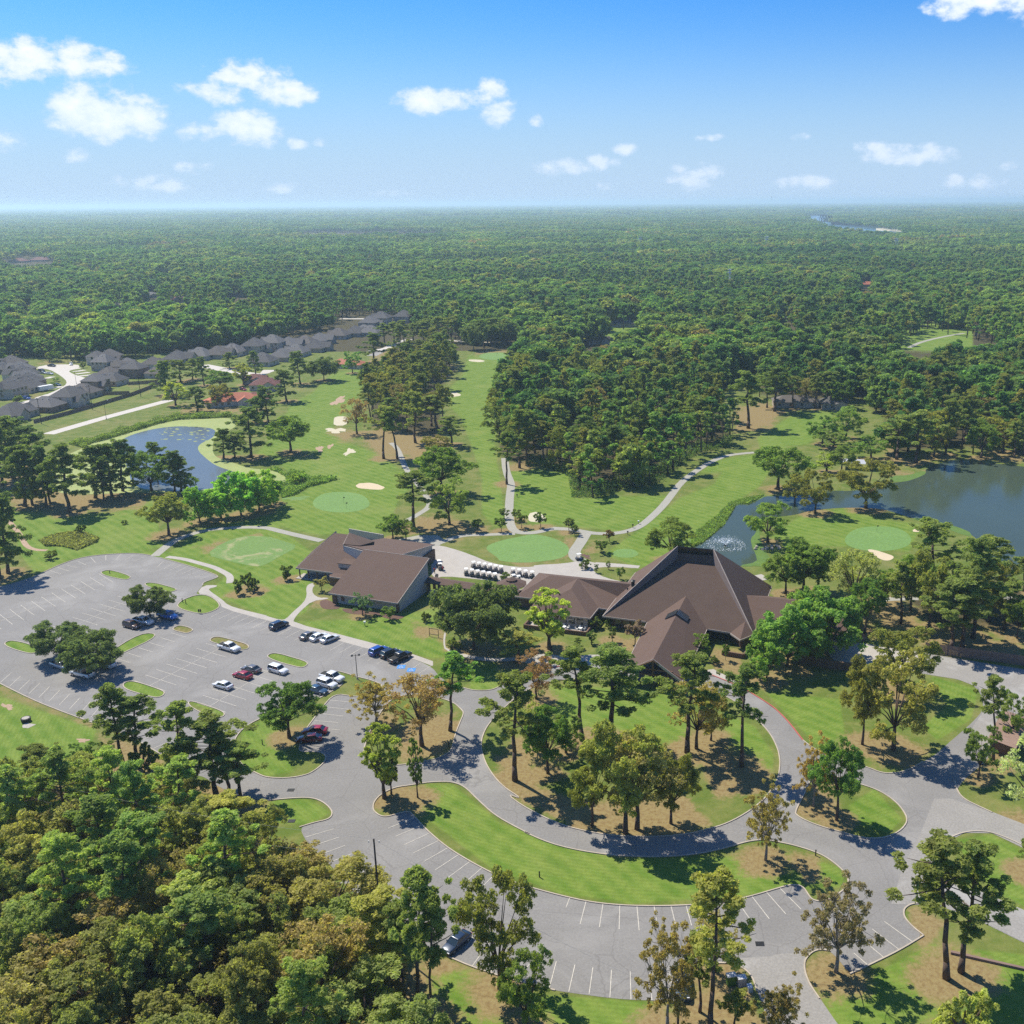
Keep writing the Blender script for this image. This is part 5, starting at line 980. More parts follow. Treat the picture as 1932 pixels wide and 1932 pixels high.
rows_ = [('front row of carts', seg((1447, 300), (1655, 335), 6)), ('rear row of carts', seg((1500, 250), (1700, 283), 6))]
q6 = lambda x, y: ((1680+x*520/1092-1000)/.5176, (2060+y*520/1092-2000)/.5176)
grp3 = [q6(514, 200), q6(563, 207), q6(612, 216), q6(663, 224)]; grp4 = [q6(517, 250), q6(556, 258)]
def cart(x, y, label, g_, rz=None):
    c = W('f', x, y); r = thing('golf_cart', label, 'golf cart', (c[0], c[1], .03), (math.radians(105) if rz is None else rz)+random.uniform(-.05, .05), g_)
    for n_, me in CM: link(n_, me, r)
    return r
for nm, pts in rows_:
    for k, (x, y) in enumerate(pts):
        o_ = ['leftmost', 'second from left', 'third from left', 'fourth from left', 'fifth from left', 'rightmost'][k]; cart(x, y, f'white-topped golf cart, {o_} in the {nm.replace(" of carts", "")} of twelve', 'golf carts parked in the yard')
for k, (x, y) in enumerate(grp3): cart(x, y, 'white-topped golf cart, '+['first', 'second', 'third', 'last'][k]+' of the four right of the gazebo plant', 'golf carts parked in the yard')
for k, (x, y) in enumerate(grp4): cart(x, y, ['left', 'right'][k]+' one of two golf carts partly hidden behind the gazebo', 'golf carts parked in the yard')
cart(1258, 262, 'golf cart being loaded by the golf shop wall, nearest its corner', 'golf carts in use', 1.9); cart(1250, 240, 'golf cart parked behind the one being loaded', 'golf carts in use', 1.9)
def person(t, x, y, label, shirt, trou, rz=0, bend=0):
    c = W(t, x, y); r = thing('person', label, 'person', (c[0], c[1], .03), rz)
    pts = [(0, 0, .92), (0, .02, 1.15), (0, .03, 1.38), (0, .02, 1.52), (0, .03, 1.66), (0, .03, 1.78), (-.19, 0, 1.40), (-.27, .06, 1.14), (-.24, .24, .98), (.19, 0, 1.40), (.27, .08, 1.14), (.22, .26, 1.0), (-.1, 0, .86), (-.12, .03, .48), (-.13, -.02, .08), (-.13, .14, .04), (.1, 0, .86), (.12, .08, .48), (.14, .05, .08), (.14, .2, .04)]
    ed = [(0, 1), (1, 2), (2, 3), (3, 4), (4, 5), (2, 6), (6, 7), (7, 8), (2, 9), (9, 10), (10, 11), (0, 12), (12, 13), (13, 14), (14, 15), (0, 16), (16, 17), (17, 18), (18, 19)]
    rad = [.14, .13, .16, .06, .09, .08, .07, .05, .035, .07, .05, .035, .1, .07, .045, .04, .1, .07, .045, .04]
    bm = bmesh.new(); sl = bm.verts.layers.skin.verify(); vs = [bm.verts.new(p) for p in pts]
    for k, v_ in enumerate(vs): v_[sl].radius = (rad[k], rad[k]); v_[sl].use_root = k == 0
    for a_, b_ in ed: bm.edges.new((vs[a_], vs[b_]))
    me = bpy.data.meshes.new('body'); bm.to_mesh(me); bm.free(); o = link('body', me, r); me.materials.append(MT[trou]); o.modifiers.new('skin', 'SKIN'); o.modifiers.new('sub', 'SUBSURF').levels = 1
    MB().tube((0, .02, .92), (0, .03, 1.46), .17, .2, 8).obj('shirt', shirt, r); MB().tube((0, .03, 1.6), (0, .03, 1.8), .1, .07, 8).obj('head', 'skin', r); MB().tube((0, .03, 1.74), (0, .03, 1.82), .12, .06, 8).obj('cap', 'blackcloth', r); return r
person('f', 1218, 290, 'person in red shirt standing left of the golf cart being loaded', 'redcloth', 'blackcloth', 2.2); person('f', 1278, 278, 'person in red jacket at the right of the golf cart being loaded', 'redcloth', 'blackcloth', -.8)
c = W('f', 1230, 322); st = thing('golf_bag_stand', 'black golf bags leaning on a stand below the loaded cart', 'golf bag stand', (c[0], c[1], .03))
for k in range(3):
    b_ = MB().tube((k*.32-.3, 0, .02), (k*.32-.2, .18, .85), .13, .15, 8).obj('golf_bag', 'blackcloth', st)
    m_ = MB(); [m_.tube((k*.32-.2+dx, .18, .8), (k*.32-.2+dx*2, .22, 1.12), .015, n=4) for dx in (-.06, 0, .06)]; m_.obj('clubs', 'galv', b_)
c = W('c', 528, 1738); tr = thing('golf_cart', 'lone golf cart half hidden by the dark round shrub', 'golf cart', (c[0], c[1], .03), .5)
for n_, me in CM: link(n_, me, tr)

# ------------------------------------------------ houses, fences, poles, small things
def house(t, x, y, L, D, rz, label, rm='greyroof', wm='brickp', h=3.0, pitch=.72, two=False, gable=1, grp='grey-roofed houses of the estate'):
    c = W(t, x, y, h); o = thing('house', label, 'house', (c[0], c[1], 0), rz, grp); a, b = L/2, D/2; hh = 5.6 if two else h; rh = hh+b*pitch; e = .5
    m_ = MB(); m_.box(-a, a, -b, b, 0, hh); m_.obj('wall', wm, o)
    rr = MB(); i_ = min(b, a*.8); rr.add([(-a-e, -b-e, hh-.1), (a+e, -b-e, hh-.1), (a+e, b+e, hh-.1), (-a-e, b+e, hh-.1), (-a+i_, 0, rh), (a-i_, 0, rh)], [(0, 1, 5, 4), (1, 2, 5), (2, 3, 4, 5), (3, 0, 4), (3, 2, 1, 0)]); rm = random.choice(['greyroof', 'greyroof2', 'greyroof3']) if rm == 'greyroof' else rm; rf = rr.obj('roof', rm, o)
    if gable:
        gx = a*.45*(1 if gable > 0 else -1); gw = b*.55; gl = b+3.0; gh = h+gw*pitch*1.2+(0 if not two else .3)
        m_ = MB(); m_.box(gx-gw+.3, gx+gw-.3, -gl, -b+.1, 0, h); m_.add([(gx-gw+.3, -gl, h), (gx+gw-.3, -gl, h), (gx, -gl, gh-.2)], [(0, 1, 2)]); m_.obj('front_wall', wm, o)
        m_ = MB(); m_.add([(gx-gw-.2, -gl-.4, h-.1), (gx, -gl-.4, gh), (gx, 0, gh), (gx-gw-.2, 0, h-.1), (gx+gw+.2, -gl-.4, h-.1), (gx+gw+.2, 0, h-.1)], [(0, 1, 2, 3), (1, 4, 5, 2)]); m_.obj('front_roof', rm, o); MB().box(gx-1.3, gx+1.3, -gl-.06, -gl+.02, 0, 2.1).obj('garage_door', 'trim', o)
    if gable and L > 11:
        gy, gw2 = -b*.15, b*.5; zt_ = rh*.96; m_ = MB(); m_.add([(a*.2, gy-gw2, hh+.1), (a+e+.9, gy-gw2, hh-.1), (a+e+.9, gy+gw2, hh-.1), (a*.2, gy+gw2, hh+.1), (a*.15, gy, hh+gw2*pitch*1.25), (a+e+.9, gy, hh+gw2*pitch*1.25)], [(0, 1, 5, 4), (2, 3, 4, 5)]); m_.obj('side_gable', rm, o); m_ = MB(); m_.add([(a+.8, gy-gw2+.2, hh-.6), (a+.8, gy+gw2-.2, hh-.6), (a+.8, gy, hh+gw2*pitch*1.15)], [(0, 1, 2)]); m_.obj('side_gable_wall', wm, o)
    for k in range(3): vx = (k-1)*a*.45; MB().tube((vx, b*.3, rh-.3*b*pitch-.1), (vx, b*.3, rh-.3*b*pitch+.5), .18, n=6).obj('roof_vent', 'galv', rf)
    for zz in ([1.0] if not two else [1.0, 3.9]):
        for k in range(4):
            wx = -a+L*(k+.5)/4
            for s_ in (-1, 1):
                w_ = MB().box(wx-.6, wx+.6, s_*b-.04, s_*b+.04, zz, zz+1.3).obj('window', 'glass', o)
        for s_ in (-1, 1): MB().box(s_*a-.04, s_*a+.04, -.7, .7, zz, zz+1.3).obj('window', 'glass', o)
    return o
fa, fb = W('z', 380, 935), W('z', 1820, 490); FROT = math.atan2(fb[1]-fa[1], fb[0]-fa[0]); P2 = math.pi/2
HS = '''150 800 15 22 0 - nearest low grey house at the bottom left corner of the estate fence
520 715 14 17 0 - grey house with white porch columns along the estate fence
790 655 14 17 0 2 grey house with a white dormer along the estate fence
940 565 14 17 0 - grey house with wide back verandah along the estate fence
1085 485 12 13 0 2 white-walled two-storey grey house along the estate fence
1270 430 14 15 0 - long grey hip roof behind the white two-storey house
1235 355 12 14 0 - domed-looking grey roof in the middle row of the estate
1520 345 13 15 0 2 grey house with sunlit gable end before the utility pole
1765 345 10 13 0 - small grey house beside the red play set
1190 265 14 13 0 2 brick two-storey house at the turn of the street
1250 205 14 12 0 2 tallest grey house at the back of the cul-de-sac
1100 205 10 12 0 2 grey house corner left of the tallest one
1440 232 9 9 0 - small grey house with a tall gable behind the middle row
1330 270 12 12 0 - grey hip-roofed house right of the brick two-storey one
1735 245 13 13 0 - grey house at the back right of the estate
130 245 16 15 0 - grey house farthest up the left row
225 310 15 14 0 - second grey house of the left row
260 360 15 14 0 - third grey house of the left row
300 410 15 14 0 - fourth grey house of the left row
330 445 15 13 0 - fifth grey house of the left row
300 505 16 15 0 - sixth grey house of the left row, beside the white trailer
110 570 15 14 0 2 brick front grey house near the left edge
20 300 12 14 0 - grey roof clipped by the left edge'''
for k, ln in enumerate(HS.split('\n')):
    x, y, L, D, _z, two, lb = ln.split(' ', 6); house('z', float(x), float(y), float(D)*.86, float(L)*.86, FROT+(P2 if k < 11 else 0)*(k % 2)+(math.pi if k >= 15 else 0), lb, wm=['brickp', 'brick', 'stucco'][k % 3], two=two == '2', gable=1 if k % 2 else -1)
HY = [(75,212,0),(172,198,0),(245,192,0),(312,182,0),(405,172,2),(482,158,2),(548,152,0),(620,146,0),(680,134,0),(762,112,0),(832,102,0),(872,98,0),(895,72,2),(945,52,2),(1040,45,2),(440,222,0),(520,203,0),(582,184,0),(665,165,0),(900,100,0)]
ORD = ['first','second','third','fourth','fifth','sixth','seventh','eighth','ninth','tenth','eleventh','twelfth','thirteenth','fourteenth','last']
for k, (x, y, two) in enumerate(HY):
    house('y', x, y+6, 15, 14, FROT+(P2 if k % 2 else 0), (f'{ORD[k]} grey house from the left in the back row by the dark woods' if k < 15 else ['grey roof behind the street pines, left one of the near row', 'long grey roof second in the near row', 'grey roof third in the near row', 'tall grey gable behind the slim pines', 'grey house wall to wall with the eleventh of the back row'][k-15]), wm=['brickp', 'stucco'][k % 2], two=two == 2)
RG = 'tiled houses by the fairway'
house('y', 320, 392, 24, 13, .25, 'orange-red tiled house with a chimney beside the small pond', 'tile', 'stucco', 2.8, .5, grp=RG); house('y', 245, 400, 12, 10, .5, 'pale red tiled roof half hidden by trees left of the orange-red one', 'tile', 'stucco', 2.8, .5, gable=0, grp=RG)
house('y', 450, 325, 15, 13, .1, 'dark maroon tiled house behind the orange-red one', 'maroon', 'stucco', 3.2, .5, grp=RG); house('y', 405, 303, 12, 9, .1, 'small cream house with red tiled gable behind the maroon roof', 'maroon', 'stucco', 3, .5, grp=RG); house('y', 410, 385, 14, 12, .25, 'maroon wing roof right of the orange-red tiled house', 'maroon', 'stucco', 2.6, .45, gable=0, grp=RG)
house('y', 805, 240, 22, 10, -.35, 'lone tiled house with cream walls at the top of the left fairway', 'tile', 'stucco', 2.8, .5, gable=0, grp=RG)
OG = 'houses among the trees'
for t, x, y, L, D, rz, rm, lb in (('o',735,938,14,12,.2,'greyroof','small grey house left of the long one in the middle trees'), ('o',900,985,34,13,-.05,'greyroof','long grey-roofed house in the middle trees'), ('o',655,1105,16,12,.3,'greyroof','grey roof and white gable above the big wood'), ('o',465,978,20,12,.2,'greyroof','pair of pale gables in the trees left of the long house'),
    ('p',1650,1185,22,14,-.2,'greyroof','grey roof at the right edge of the trees'), ('p',205,945,14,10,.4,'greyroof','white-walled house in the upper right trees'), ('p',790,705,20,12,.1,'tile','tan building in a far clearing at right'), ('d',275,580,22,10,-.05,'greyroof','white canopy building above the upper right fairway'), ('d',545,590,12,11,0,'greyroof','small pavilion above the upper right fairway'),
    ('m',870,1045,14,12,.3,'greyroof','grey-brown roof in the left woods'), ('m',1310,1005,20,12,-.2,'maroon','red-brown roof in the left woods'), ('m',1090,975,16,12,.4,'greyroof','pale grey roof in the left woods'), ('m',140,730,30,20,0,'maroon','brown roof first of the far left estate'), ('m',290,722,30,20,0,'maroon','brown roof second of the far left estate'), ('m',370,718,30,20,0,'maroon','brown roof third of the far left estate'), ('m',1720,970,24,12,-.3,'greyroof','dark roof in the upper left woods'), ('m',175,1055,16,10,.1,'tile','small cream building at the left edge woods'), ('m',1180,1030,16,12,.1,'greyroof','grey roof below the red-brown roof in the left woods')):
    house(t, x, y, L, D, rz, lb, rm, 'brickp' if rm != 'tile' else 'stucco', 3, .5, gable=1 if L < 20 else 0, grp=OG)
c = W('z', 520, 560); r = thing('trailer', 'long white box trailer parked beside the left row of houses', 'trailer', (c[0], c[1], 0), FROT-.35); MB().box(-4, 4, -1.2, 1.2, .6, 3).obj('box_body', 'white', r); [MB().tube((sx_, sy-.1, .4), (sx_, sy+.1, .4), .4, n=8).obj('wheel', 'rubber', r) for sx_ in (-1, 0) for sy in (-1.1, 1.1)]
c = W('z', 1790, 425); r = thing('play_set', 'small red-roofed wooden play set behind the fence', 'play set', (c[0], c[1], 0)); MB().add([(-1.5,-1.2,2.2),(1.5,-1.2,2.2),(1.5,1.2,2.2),(-1.5,1.2,2.2),(0,-1.2,3.4),(0,1.2,3.4)], [(0,1,4),(1,2,5,4),(2,3,5),(3,0,4,5)]).obj('canopy', 'tile', r)
for sx_ in (-1.3, 1.3):
    for sy in (-1, 1): MB().box(sx_-.08, sx_+.08, sy-.08, sy+.08, 0, 2.2).obj('post', 'timber', r)
MB().add([(1.3,-.4,1.2),(1.3,.4,1.2),(4,.4,.1),(4,-.4,.1)], [(0,1,2,3)]).obj('slide', 'maroon', r)
def fence(pts, label, h=1.9, mat='fence', panel=2.4, name='wooden_fence'):
    p = [np.array(q_[:2], float) for q_ in pts]; r = thing(name, label, 'fence', (*p[0], 0)); pn = None
    for a, b in zip(p[:-1], p[1:]):
        L = np.hypot(*(b-a)); n = max(1, int(round(L/panel))); rz = math.atan2(b[1]-a[1], b[0]-a[0]); w_ = L/n
        me = MB(); 
        for s_ in range(8): x0 = w_*s_/8; me.box(x0+.01, x0+w_/8-.01, -.02+.01*(s_ % 2), .02+.01*(s_ % 2), .03, h-.03*(s_ % 3))
        me = me.me('panel', mat); mp = MB().box(-.06, .06, -.1, .02, 0, h+.08).me('post', mat)
        for k in range(n):
            q_ = a+(b-a)*k/n-p[0]; o = link('panel', me, r, (q_[0], q_[1], 0)); o.rotation_euler = (0, 0, rz); o = link('post', mp, r, (q_[0], q_[1], 0)); o.rotation_euler = (0, 0, rz)
    return r
fence([W('z', *q_) for q_ in ((385, 930), (760, 835), (1000, 765), (1500, 615), (1825, 490))], 'long brown wooden fence along the estate and the grass verge')
fence([W('z', *q_) for q_ in ((1450, 495), (1820, 470))], 'grey back fence across a dry yard of the estate'); fence([W('z', *q_) for q_ in ((1160, 610), (1470, 600))], 'short back fence by the bright green lawn of the estate')
fence([W('h', *q_) for q_ in ((645, 765), (780, 785))], 'short wooden fence at the left of the service yard'); fence([W('h', *q_) for q_ in ((1215, 860), (1460, 895), (1932, 960), (2200, 1000))], 'long wooden fence behind the service road', 2.4)
r = thing('yard_wall', 'brown stone wall in front of the service yard', 'wall', (0, 0, 0)); m_ = MB(); a, b, c2_ = W('h', 285, 930), W('h', 500, 975), W('h', 690, 1000); wall(m_, a[:2], b[:2], 0, 2.0, t=.4); wall(m_, b[:2], c2_[:2], 0, 1.9, t=.4); m_.obj('wall', 'stone', r)
def pole(t, bx, by, h, label, arm=True, r0=.16):
    c = W(t, bx, by); r = thing('utility_pole', label, 'utility pole', (c[0], c[1], 0)); MB().tube((0, 0, 0), (0, 0, h), r0, r0*.7, 8).obj('pole_shaft', 'pole', r)
    if arm: MB().box(-.9, .9, -.06, .06, h-.7, h-.55).obj('crossarm', 'pole', r)
    for k in (-.7, .7): MB().tube((k, 0, h-.55), (k, 0, h-.3), .07, n=6).obj('insulator', 'galv', r)
    return Vector((c[0], c[1], h))
q1 = pole('z', 470, 935, 12.4, 'dark utility pole leaning over the near end of the estate fence'); q2 = pole('z', 1047, 775, 12.7, 'dark utility pole halfway along the estate fence'); q3 = pole('z', 1595, 630, 13.5, 'dark utility pole at the far end of the grass verge')
q5 = pole('j', 838, 1330, 16.5, 'dark utility pole with white insulators in front of the car park stalls', False); q6_ = pole('k', 1240, 1985, 5.2, 'short pole with a white cap at the bottom edge', False); pole('y', 470, 240, 11, 'thin utility pole among the near grey roofs', False, .12); pole('y', 313, 220, 11, 'thin utility pole before the back row houses', False, .12)
def wire(a, b, sag, label):
    pts = [a.lerp(b, k/14)-Vector((0, 0, sag*4*(k/14)*(1-k/14))) for k in range(15)]; m_ = MB()
    for p, q_ in zip(pts[:-1], pts[1:]): m_.tube(p, q_, .011, n=4)
    m_.obj('power_line', 'wire', label=label, category='power line')
wire(q1, q2, .6, 'power line from the nearest estate pole to the middle pole'); wire(q2, q3, .6, 'power line from the middle estate pole to the far one'); wire(q5, Vector(W('k', 1240, 1985))+Vector((0, 0, 5)), .8, 'pale wire crossing the lower car park to the bottom pole'); wire(q5, Vector(W('i', 200, 600))+Vector((0, 0, 12)), 1.2, 'pale wire running left from the stalls pole over the wood'); wire(q5-Vector((0, 0, 3)), Vector(W('i', 260, 640))+Vector((0, 0, 9)), 1.2, 'lower pale wire running left from the stalls pole')
def lamp(t, x, y, h, label, arms=2):
    c = W(t, x, y); r = thing('lamp_post', label, 'lamp post', (c[0], c[1], 0), .3); MB().tube((0, 0, 0), (0, 0, h), .09, .06, 8).obj('post', 'metal', r); MB().tube((0, 0, 0), (0, 0, .5), .2, .2, 8).obj('base', 'concrete', r)
    if arms == 2:
        MB().tube((-.7, 0, h-.25), (.7, 0, h-.25), .04, n=6).obj('arm', 'metal', r)
        for s_ in (-1, 1): MB().box(s_*.75-.22, s_*.75+.22, -.3, .12, h-.28, h-.02).obj('lamp_head', 'metal', r)
    else: MB().tube((0, 0, h), (1.6, 0, h+.25), .05, n=6).obj('arm', 'metal', r); MB().box(1.4, 2.1, -.15, .15, h+.15, h+.3).obj('lamp_head', 'galv', r)
lamp('f', 658, 1058, 5.9, 'two-headed lamp post on the grass tip beside the white pickup'); lamp('z', 1205, 882, 9, 'thin street lamp beside the pale track on the verge', 1); lamp('z', 772, 235, 7, 'curved street lamp at the end of the cul-de-sac', 1); lamp('z', 865, 480, 7, 'thin street lamp in the middle of the estate street', 1)
def post(t, x, y, h, label, name='bollard_light', cat='bollard'):
    c = W(t, x, y); r = thing(name, label, cat, (c[0], c[1], 0)); MB().tube((0, 0, 0), (0, 0, h), .1, .09, 8).obj('post', 'metal', r); MB().tube((0, 0, h), (0, 0, h+.12), .13, .08, 8).obj('cap', 'dark', r)
post('l', 422, 712, .95, 'dark bollard light on the crescent lawn tip by the road'); post('e', 1902, 1530, .95, 'dark bollard light on the grass left of the round tree'); post('f', 1320, 1545, .8, 'dark bollard light at the right kerb of the oval tree island'); post('e', 795, 290, .8, 'dark post on the top oval island of the car park'); post('e', 1322, 497, .9, 'left of two short dark posts on the rounded grass island'); post('e', 1347, 510, .9, 'right of two short dark posts on the rounded grass island'); post('e', 710, 1403, .9, 'dark stub post by the car park corner pines'); post('k', 238, 868, .9, 'dark bollard beside the spreading oak on the crescent lawn')
c = W('e', 1443, 582); r = thing('bag_drop_sign', 'small black double-panel stand on the rounded grass island', 'sign stand', (c[0], c[1], 0)); [MB().box(k*.45-.2, k*.45+.15, -.03, .03, .5, 1.2).obj('panel', 'dark', r) for k in (0, 1)]; [MB().tube((k*.45, 0, 0), (k*.45, 0, 1), .04, n=5).obj('leg', 'metal', r) for k in (0, 1)]
c = W('f', 1213, 750); r = thing('sign_frame', 'empty rectangular dark frame standing on the lawn by the live oak', 'frame', (c[0], c[1], 0), -.35)
for a, b in (((-1.2,0,0),(-1.2,0,2.1)),((1.2,0,0),(1.2,0,2.1)),((-1.2,0,2.05),(1.2,0,2.05)),((-1.2,0,.6),(1.2,0,.6))): MB().tube(a, b, .07, n=4).obj('bar', 'metal', r)
c = W('e', 190, 1362); r = thing('fire_pit_ring', 'black round ring planter with pale top on the left lawn', 'round planter', (c[0], c[1], 0)); MB().tube((0,0,0),(0,0,.75),.85,.95,16).obj('ring', 'dark', r); MB().tube((0,0,.74),(0,0,.8),.7,.7,16).obj('fill', 'concrete', r)
psheet('stone_pad', 'e 160,1395 190,1372 215,1378 262,1385 205,1412 165,1410', .03, 'concrete', 0)
for t, x, y, lb in (('b',558,1325,'tiny flagstick on the oval green of the left fairway'),('b',1668,262,'tiny flagstick on the far green of the centre fairway'),('d',865,1535,'flagstick on the green beside the lake'),('b',578,1365,'small dark marker at the front of the oval green'),('b',1752,220,'dark marker post behind the far green')):
    c = W(t, x, y); r = thing('flagstick', lb, 'flagstick', (c[0], c[1], 0)); MB().tube((0,0,0),(0,0,2.1),.03,n=5).obj('pole_shaft', 'metal', r); MB().box(0,.5,-.01,.01,1.75,2.1).obj('flag', 'dark', r)
for t, x, y, lb in (('c',955,1478,'white ball washer post on the tee by the curving path'),('c',76,1285,'dark bin on a post beside the straight cart path'),('c',914,1505,'slim post left of the curving path'),('c',877,1555,'small lamp on a stick at the path edge'),('f',712,668,'white garden stub on the lawn before the shop')):
    c = W(t, x, y); r = thing('course_post', lb, 'post', (c[0], c[1], 0)); MB().tube((0,0,0),(0,0,1.0),.08,n=6).obj('post', 'metal', r); MB().box(-.25,.25,-.2,.2,.8,1.15).obj('head', 'white' if 'white' in lb else 'dark', r)
# utility boxes on the bottom peninsula
for k, (x, y, s_) in enumerate(((1625, 1640, 1.0), (1700, 1650, .9), (1760, 1690, .5))):
    c = W('k', x, y); r = thing('utility_cabinet', ['green utility cabinet left of the path on the bottom peninsula', 'pale utility cabinet on the bottom peninsula', 'small low box at the right of the utility cabinets'][k], 'utility box', (c[0], c[1], 0), .2); MB().box(-.6*s_, .6*s_, -.4, .4, 0, 1.4*s_).obj('cabinet', ['weeds', 'trim', 'galv'][k], r); MB().box(-.65*s_, .65*s_, -.45, .45, 1.4*s_, 1.4*s_+.08).obj('lid', 'galv', r)
c = W('d', 720, 1075); r = thing('canopy_shelter', 'blue-white canopy shelter between trees by the channel', 'shelter', (c[0], c[1], 0), -.25); MB().add([(-6,-3,2.6),(6,-3,2.6),(6,3,2.6),(-6,3,2.6),(-6,0,3.6),(6,0,3.6)], [(0,1,5,4),(2,3,4,5),(1,2,5),(3,0,4)]).obj('canopy', 'galv', r); [MB().tube((sx_, sy, 0),(sx_, sy, 2.6),.08,n=5).obj('post', 'metal', r) for sx_ in (-5.5, 0, 5.5) for sy in (-2.7, 2.7)]
c = W('l', 1800, 1510); r = thing('landscape_timber', 'low timber edging in shade at the lower right lawn', 'edging', (c[0], c[1], 0), -.35); MB().box(-7, 4, -.2, .2, 0, .35).obj('timber', 'fence', r)
c = W('h', 1815, 1500); r = thing('wooden_shed', 'reddish wooden shed roof hidden under trees at the right edge', 'shed', (c[0], c[1], 0), 1.0); MB().box(-6, 6, -2, 2, 0, 2.2).obj('wall', 'timber', r); MB().add([(-6.5,-2.5,2.2),(6.5,-2.5,2.2),(6.5,2.5,2.9),(-6.5,2.5,2.9)], [(0,1,2,3)]).obj('roof', 'brick', r)
# rocks by the channel
r = thing('rock_pile', 'heap of pale riprap rocks on the bank left of the far green', 'rocks', tuple(W('d', 70, 1655)))
for k in range(16):
    s_ = random.uniform(.25, .7); bm = bmesh.new(); bmesh.ops.create_icosphere(bm, subdivisions=1, radius=s_)
    for v_ in bm.verts: v_.co *= random.uniform(.8, 1.15)
    me = bpy.data.meshes.new('rock'); bm.to_mesh(me); bm.free(); me.materials.append(MT['kerb']); link('rock', me, r, (random.uniform(-4, 4), random.uniform(-1.6, 1.6), .15))
# fountain
c = W('c', 1585, 1632); r = thing('fountain', 'white spray fountain in the pond behind the clubhouse', 'fountain', (c[0], c[1], .03))
m, t_, o_ = newmat('water_spray'); d_ = node(t_, 'ShaderNodeBsdfDiffuse'); d_.inputs[0].default_value = (.85, .9, .95, 1); tp = node(t_, 'ShaderNodeBsdfTransparent'); mx = node(t_, 'ShaderNodeMixShader'); mx.inputs[0].default_value = .85; t_.links.new(tp.outputs[0], mx.inputs[1]); t_.links.new(d_.outputs[0], mx.inputs[2]); t_.links.new(mx.outputs[0], o_.inputs[0]); MT['spray'] = m
m_ = MB(); m2 = MB()
def blob(mb_, p, s_): p = Vector(p); d = [Vector(rng.normal(size=3)).normalized()*s_ for _ in range(3)]; mb_.add([p+q_ for q_ in d], [(0, 1, 2)])
for k in range(2000):
    a = random.random()*2*math.pi; v_ = random.uniform(2.6, 6.2); s_ = random.random()**.8; R__ = v_*s_*1.05; z_ = 3.0*(v_/6.2)*4*s_*(1-s_)+.05
    blob(m_, (R__*math.cos(a), R__*math.sin(a), z_*.72), random.uniform(.07, .16))
for k in range(1100):
    a = random.random()*2*math.pi; R__ = random.gauss(5.0, .8); blob(m2, (R__*math.cos(a), R__*math.sin(a), abs(random.gauss(.05, .12))), random.uniform(.09, .2))
for k in range(700): h_ = random.random(); a = random.random()*2*math.pi; R__ = .1+1.3*h_; blob(m_, (R__*math.cos(a), R__*math.sin(a), 2.2*h_), random.uniform(.05, .12))
m_.obj('water_jet', 'spray', r, kind='stuff'); m2.obj('splash_ring', 'spray', r, kind='stuff'); MB().tube((0, 0, -.1), (0, 0, .25), .5, .4, 10).obj('nozzle_float', 'metal', r)
# masts, far bridges, far stacks
def mast(t, x, yb, yt, label, w=1.2, band=True):
    fx_, fy_ = T(t, x, yb); B0 = G(fx_, fy_); z = (B0-np.array([0, 0, CAM_H]))@CF; h = (yb-yt)*.2604167*z/FPX; r = thing('radio_mast', label, 'radio mast', tuple(B0)); n = max(6, int(h/6))
    for sx_, sy in ((-1, -1), (1, -1), (0, 1)): MB().tube((sx_*w, sy*w, 0), (sx_*w*.6, sy*w*.6, h), .22, n=4).obj('leg', 'galv', r)
    m_ = MB()
    for k in range(n): z0, z1 = h*k/n, h*(k+1)/n; m_.tube((-w, -w, z0), (w*.8, -w*.8, z1), .16, n=3); m_.tube((w, -w, z0), (0, w, z1), .16, n=3)
    m_.obj('bracing', 'white', r)
    if band: MB().box(-1.6*w, 1.6*w, -w, w, h*.8, h*.86).obj('antenna_array', 'galv', r); MB().box(-1.6*w, 1.6*w, -w, w, h*.93, h*.97).obj('antenna_array', 'galv', r)
mast('o', 1612, 760, 598, 'white lattice mast rising from the middle right forest'); mast('o', 967, 480, 362, 'faint lattice mast in the middle forest', 2); mast('o', 1880, 500, 362, 'banded mast in the right forest, left of the river', 2); mast('p', 1000, 490, 375, 'banded mast standing alone in the right forest', 2); mast('m', 808, 425, 352, 'small dark tower on the left horizon', 6, False)
mb_ = thing('rail_bridge', 'dark steel truss bridge over the far river', 'bridge', tuple(W('p', 495, 268)))
a, b = W('p', 450, 268), W('p', 538, 272); d = b-a; L = np.hypot(*d[:2]); mb_.rotation_euler = (0, 0, math.atan2(d[1], d[0])); n = 8; hh = 26
for s_ in (-1, 1):
    m_ = MB(); m_.tube((-L/2, s_*5, 8), (L/2, s_*5, 8), 1.6, n=4); m_.tube((-L/2+L/n, s_*5, 8+hh), (L/2-L/n, s_*5, 8+hh), 1.6, n=4)
    for k in range(n): x0, x1 = -L/2+L*k/n, -L/2+L*(k+1)/n; m_.tube((x0, s_*5, 8 if k % 2 == 0 else 8+hh), (x1, s_*5, 8+hh if k % 2 == 0 else 8), 1.3, n=4)
    m_.obj('truss', 'metal', mb_)
a2, b2 = W('p', 540, 275), W('p', 880, 282); v2 = thing('viaduct', 'low trestle bridge continuing right from the truss bridge', 'bridge', tuple(a2)); d = b2-a2; L = np.hypot(*d[:2]); v2.rotation_euler = (0, 0, math.atan2(d[1], d[0])); MB().box(0, L, -4, 4, 9, 12).obj('deck', 'metal', v2)
for k in range(22): MB().box(L*k/22, L*k/22+5, -4, 4, 0, 9).obj('pier', 'metal', v2)
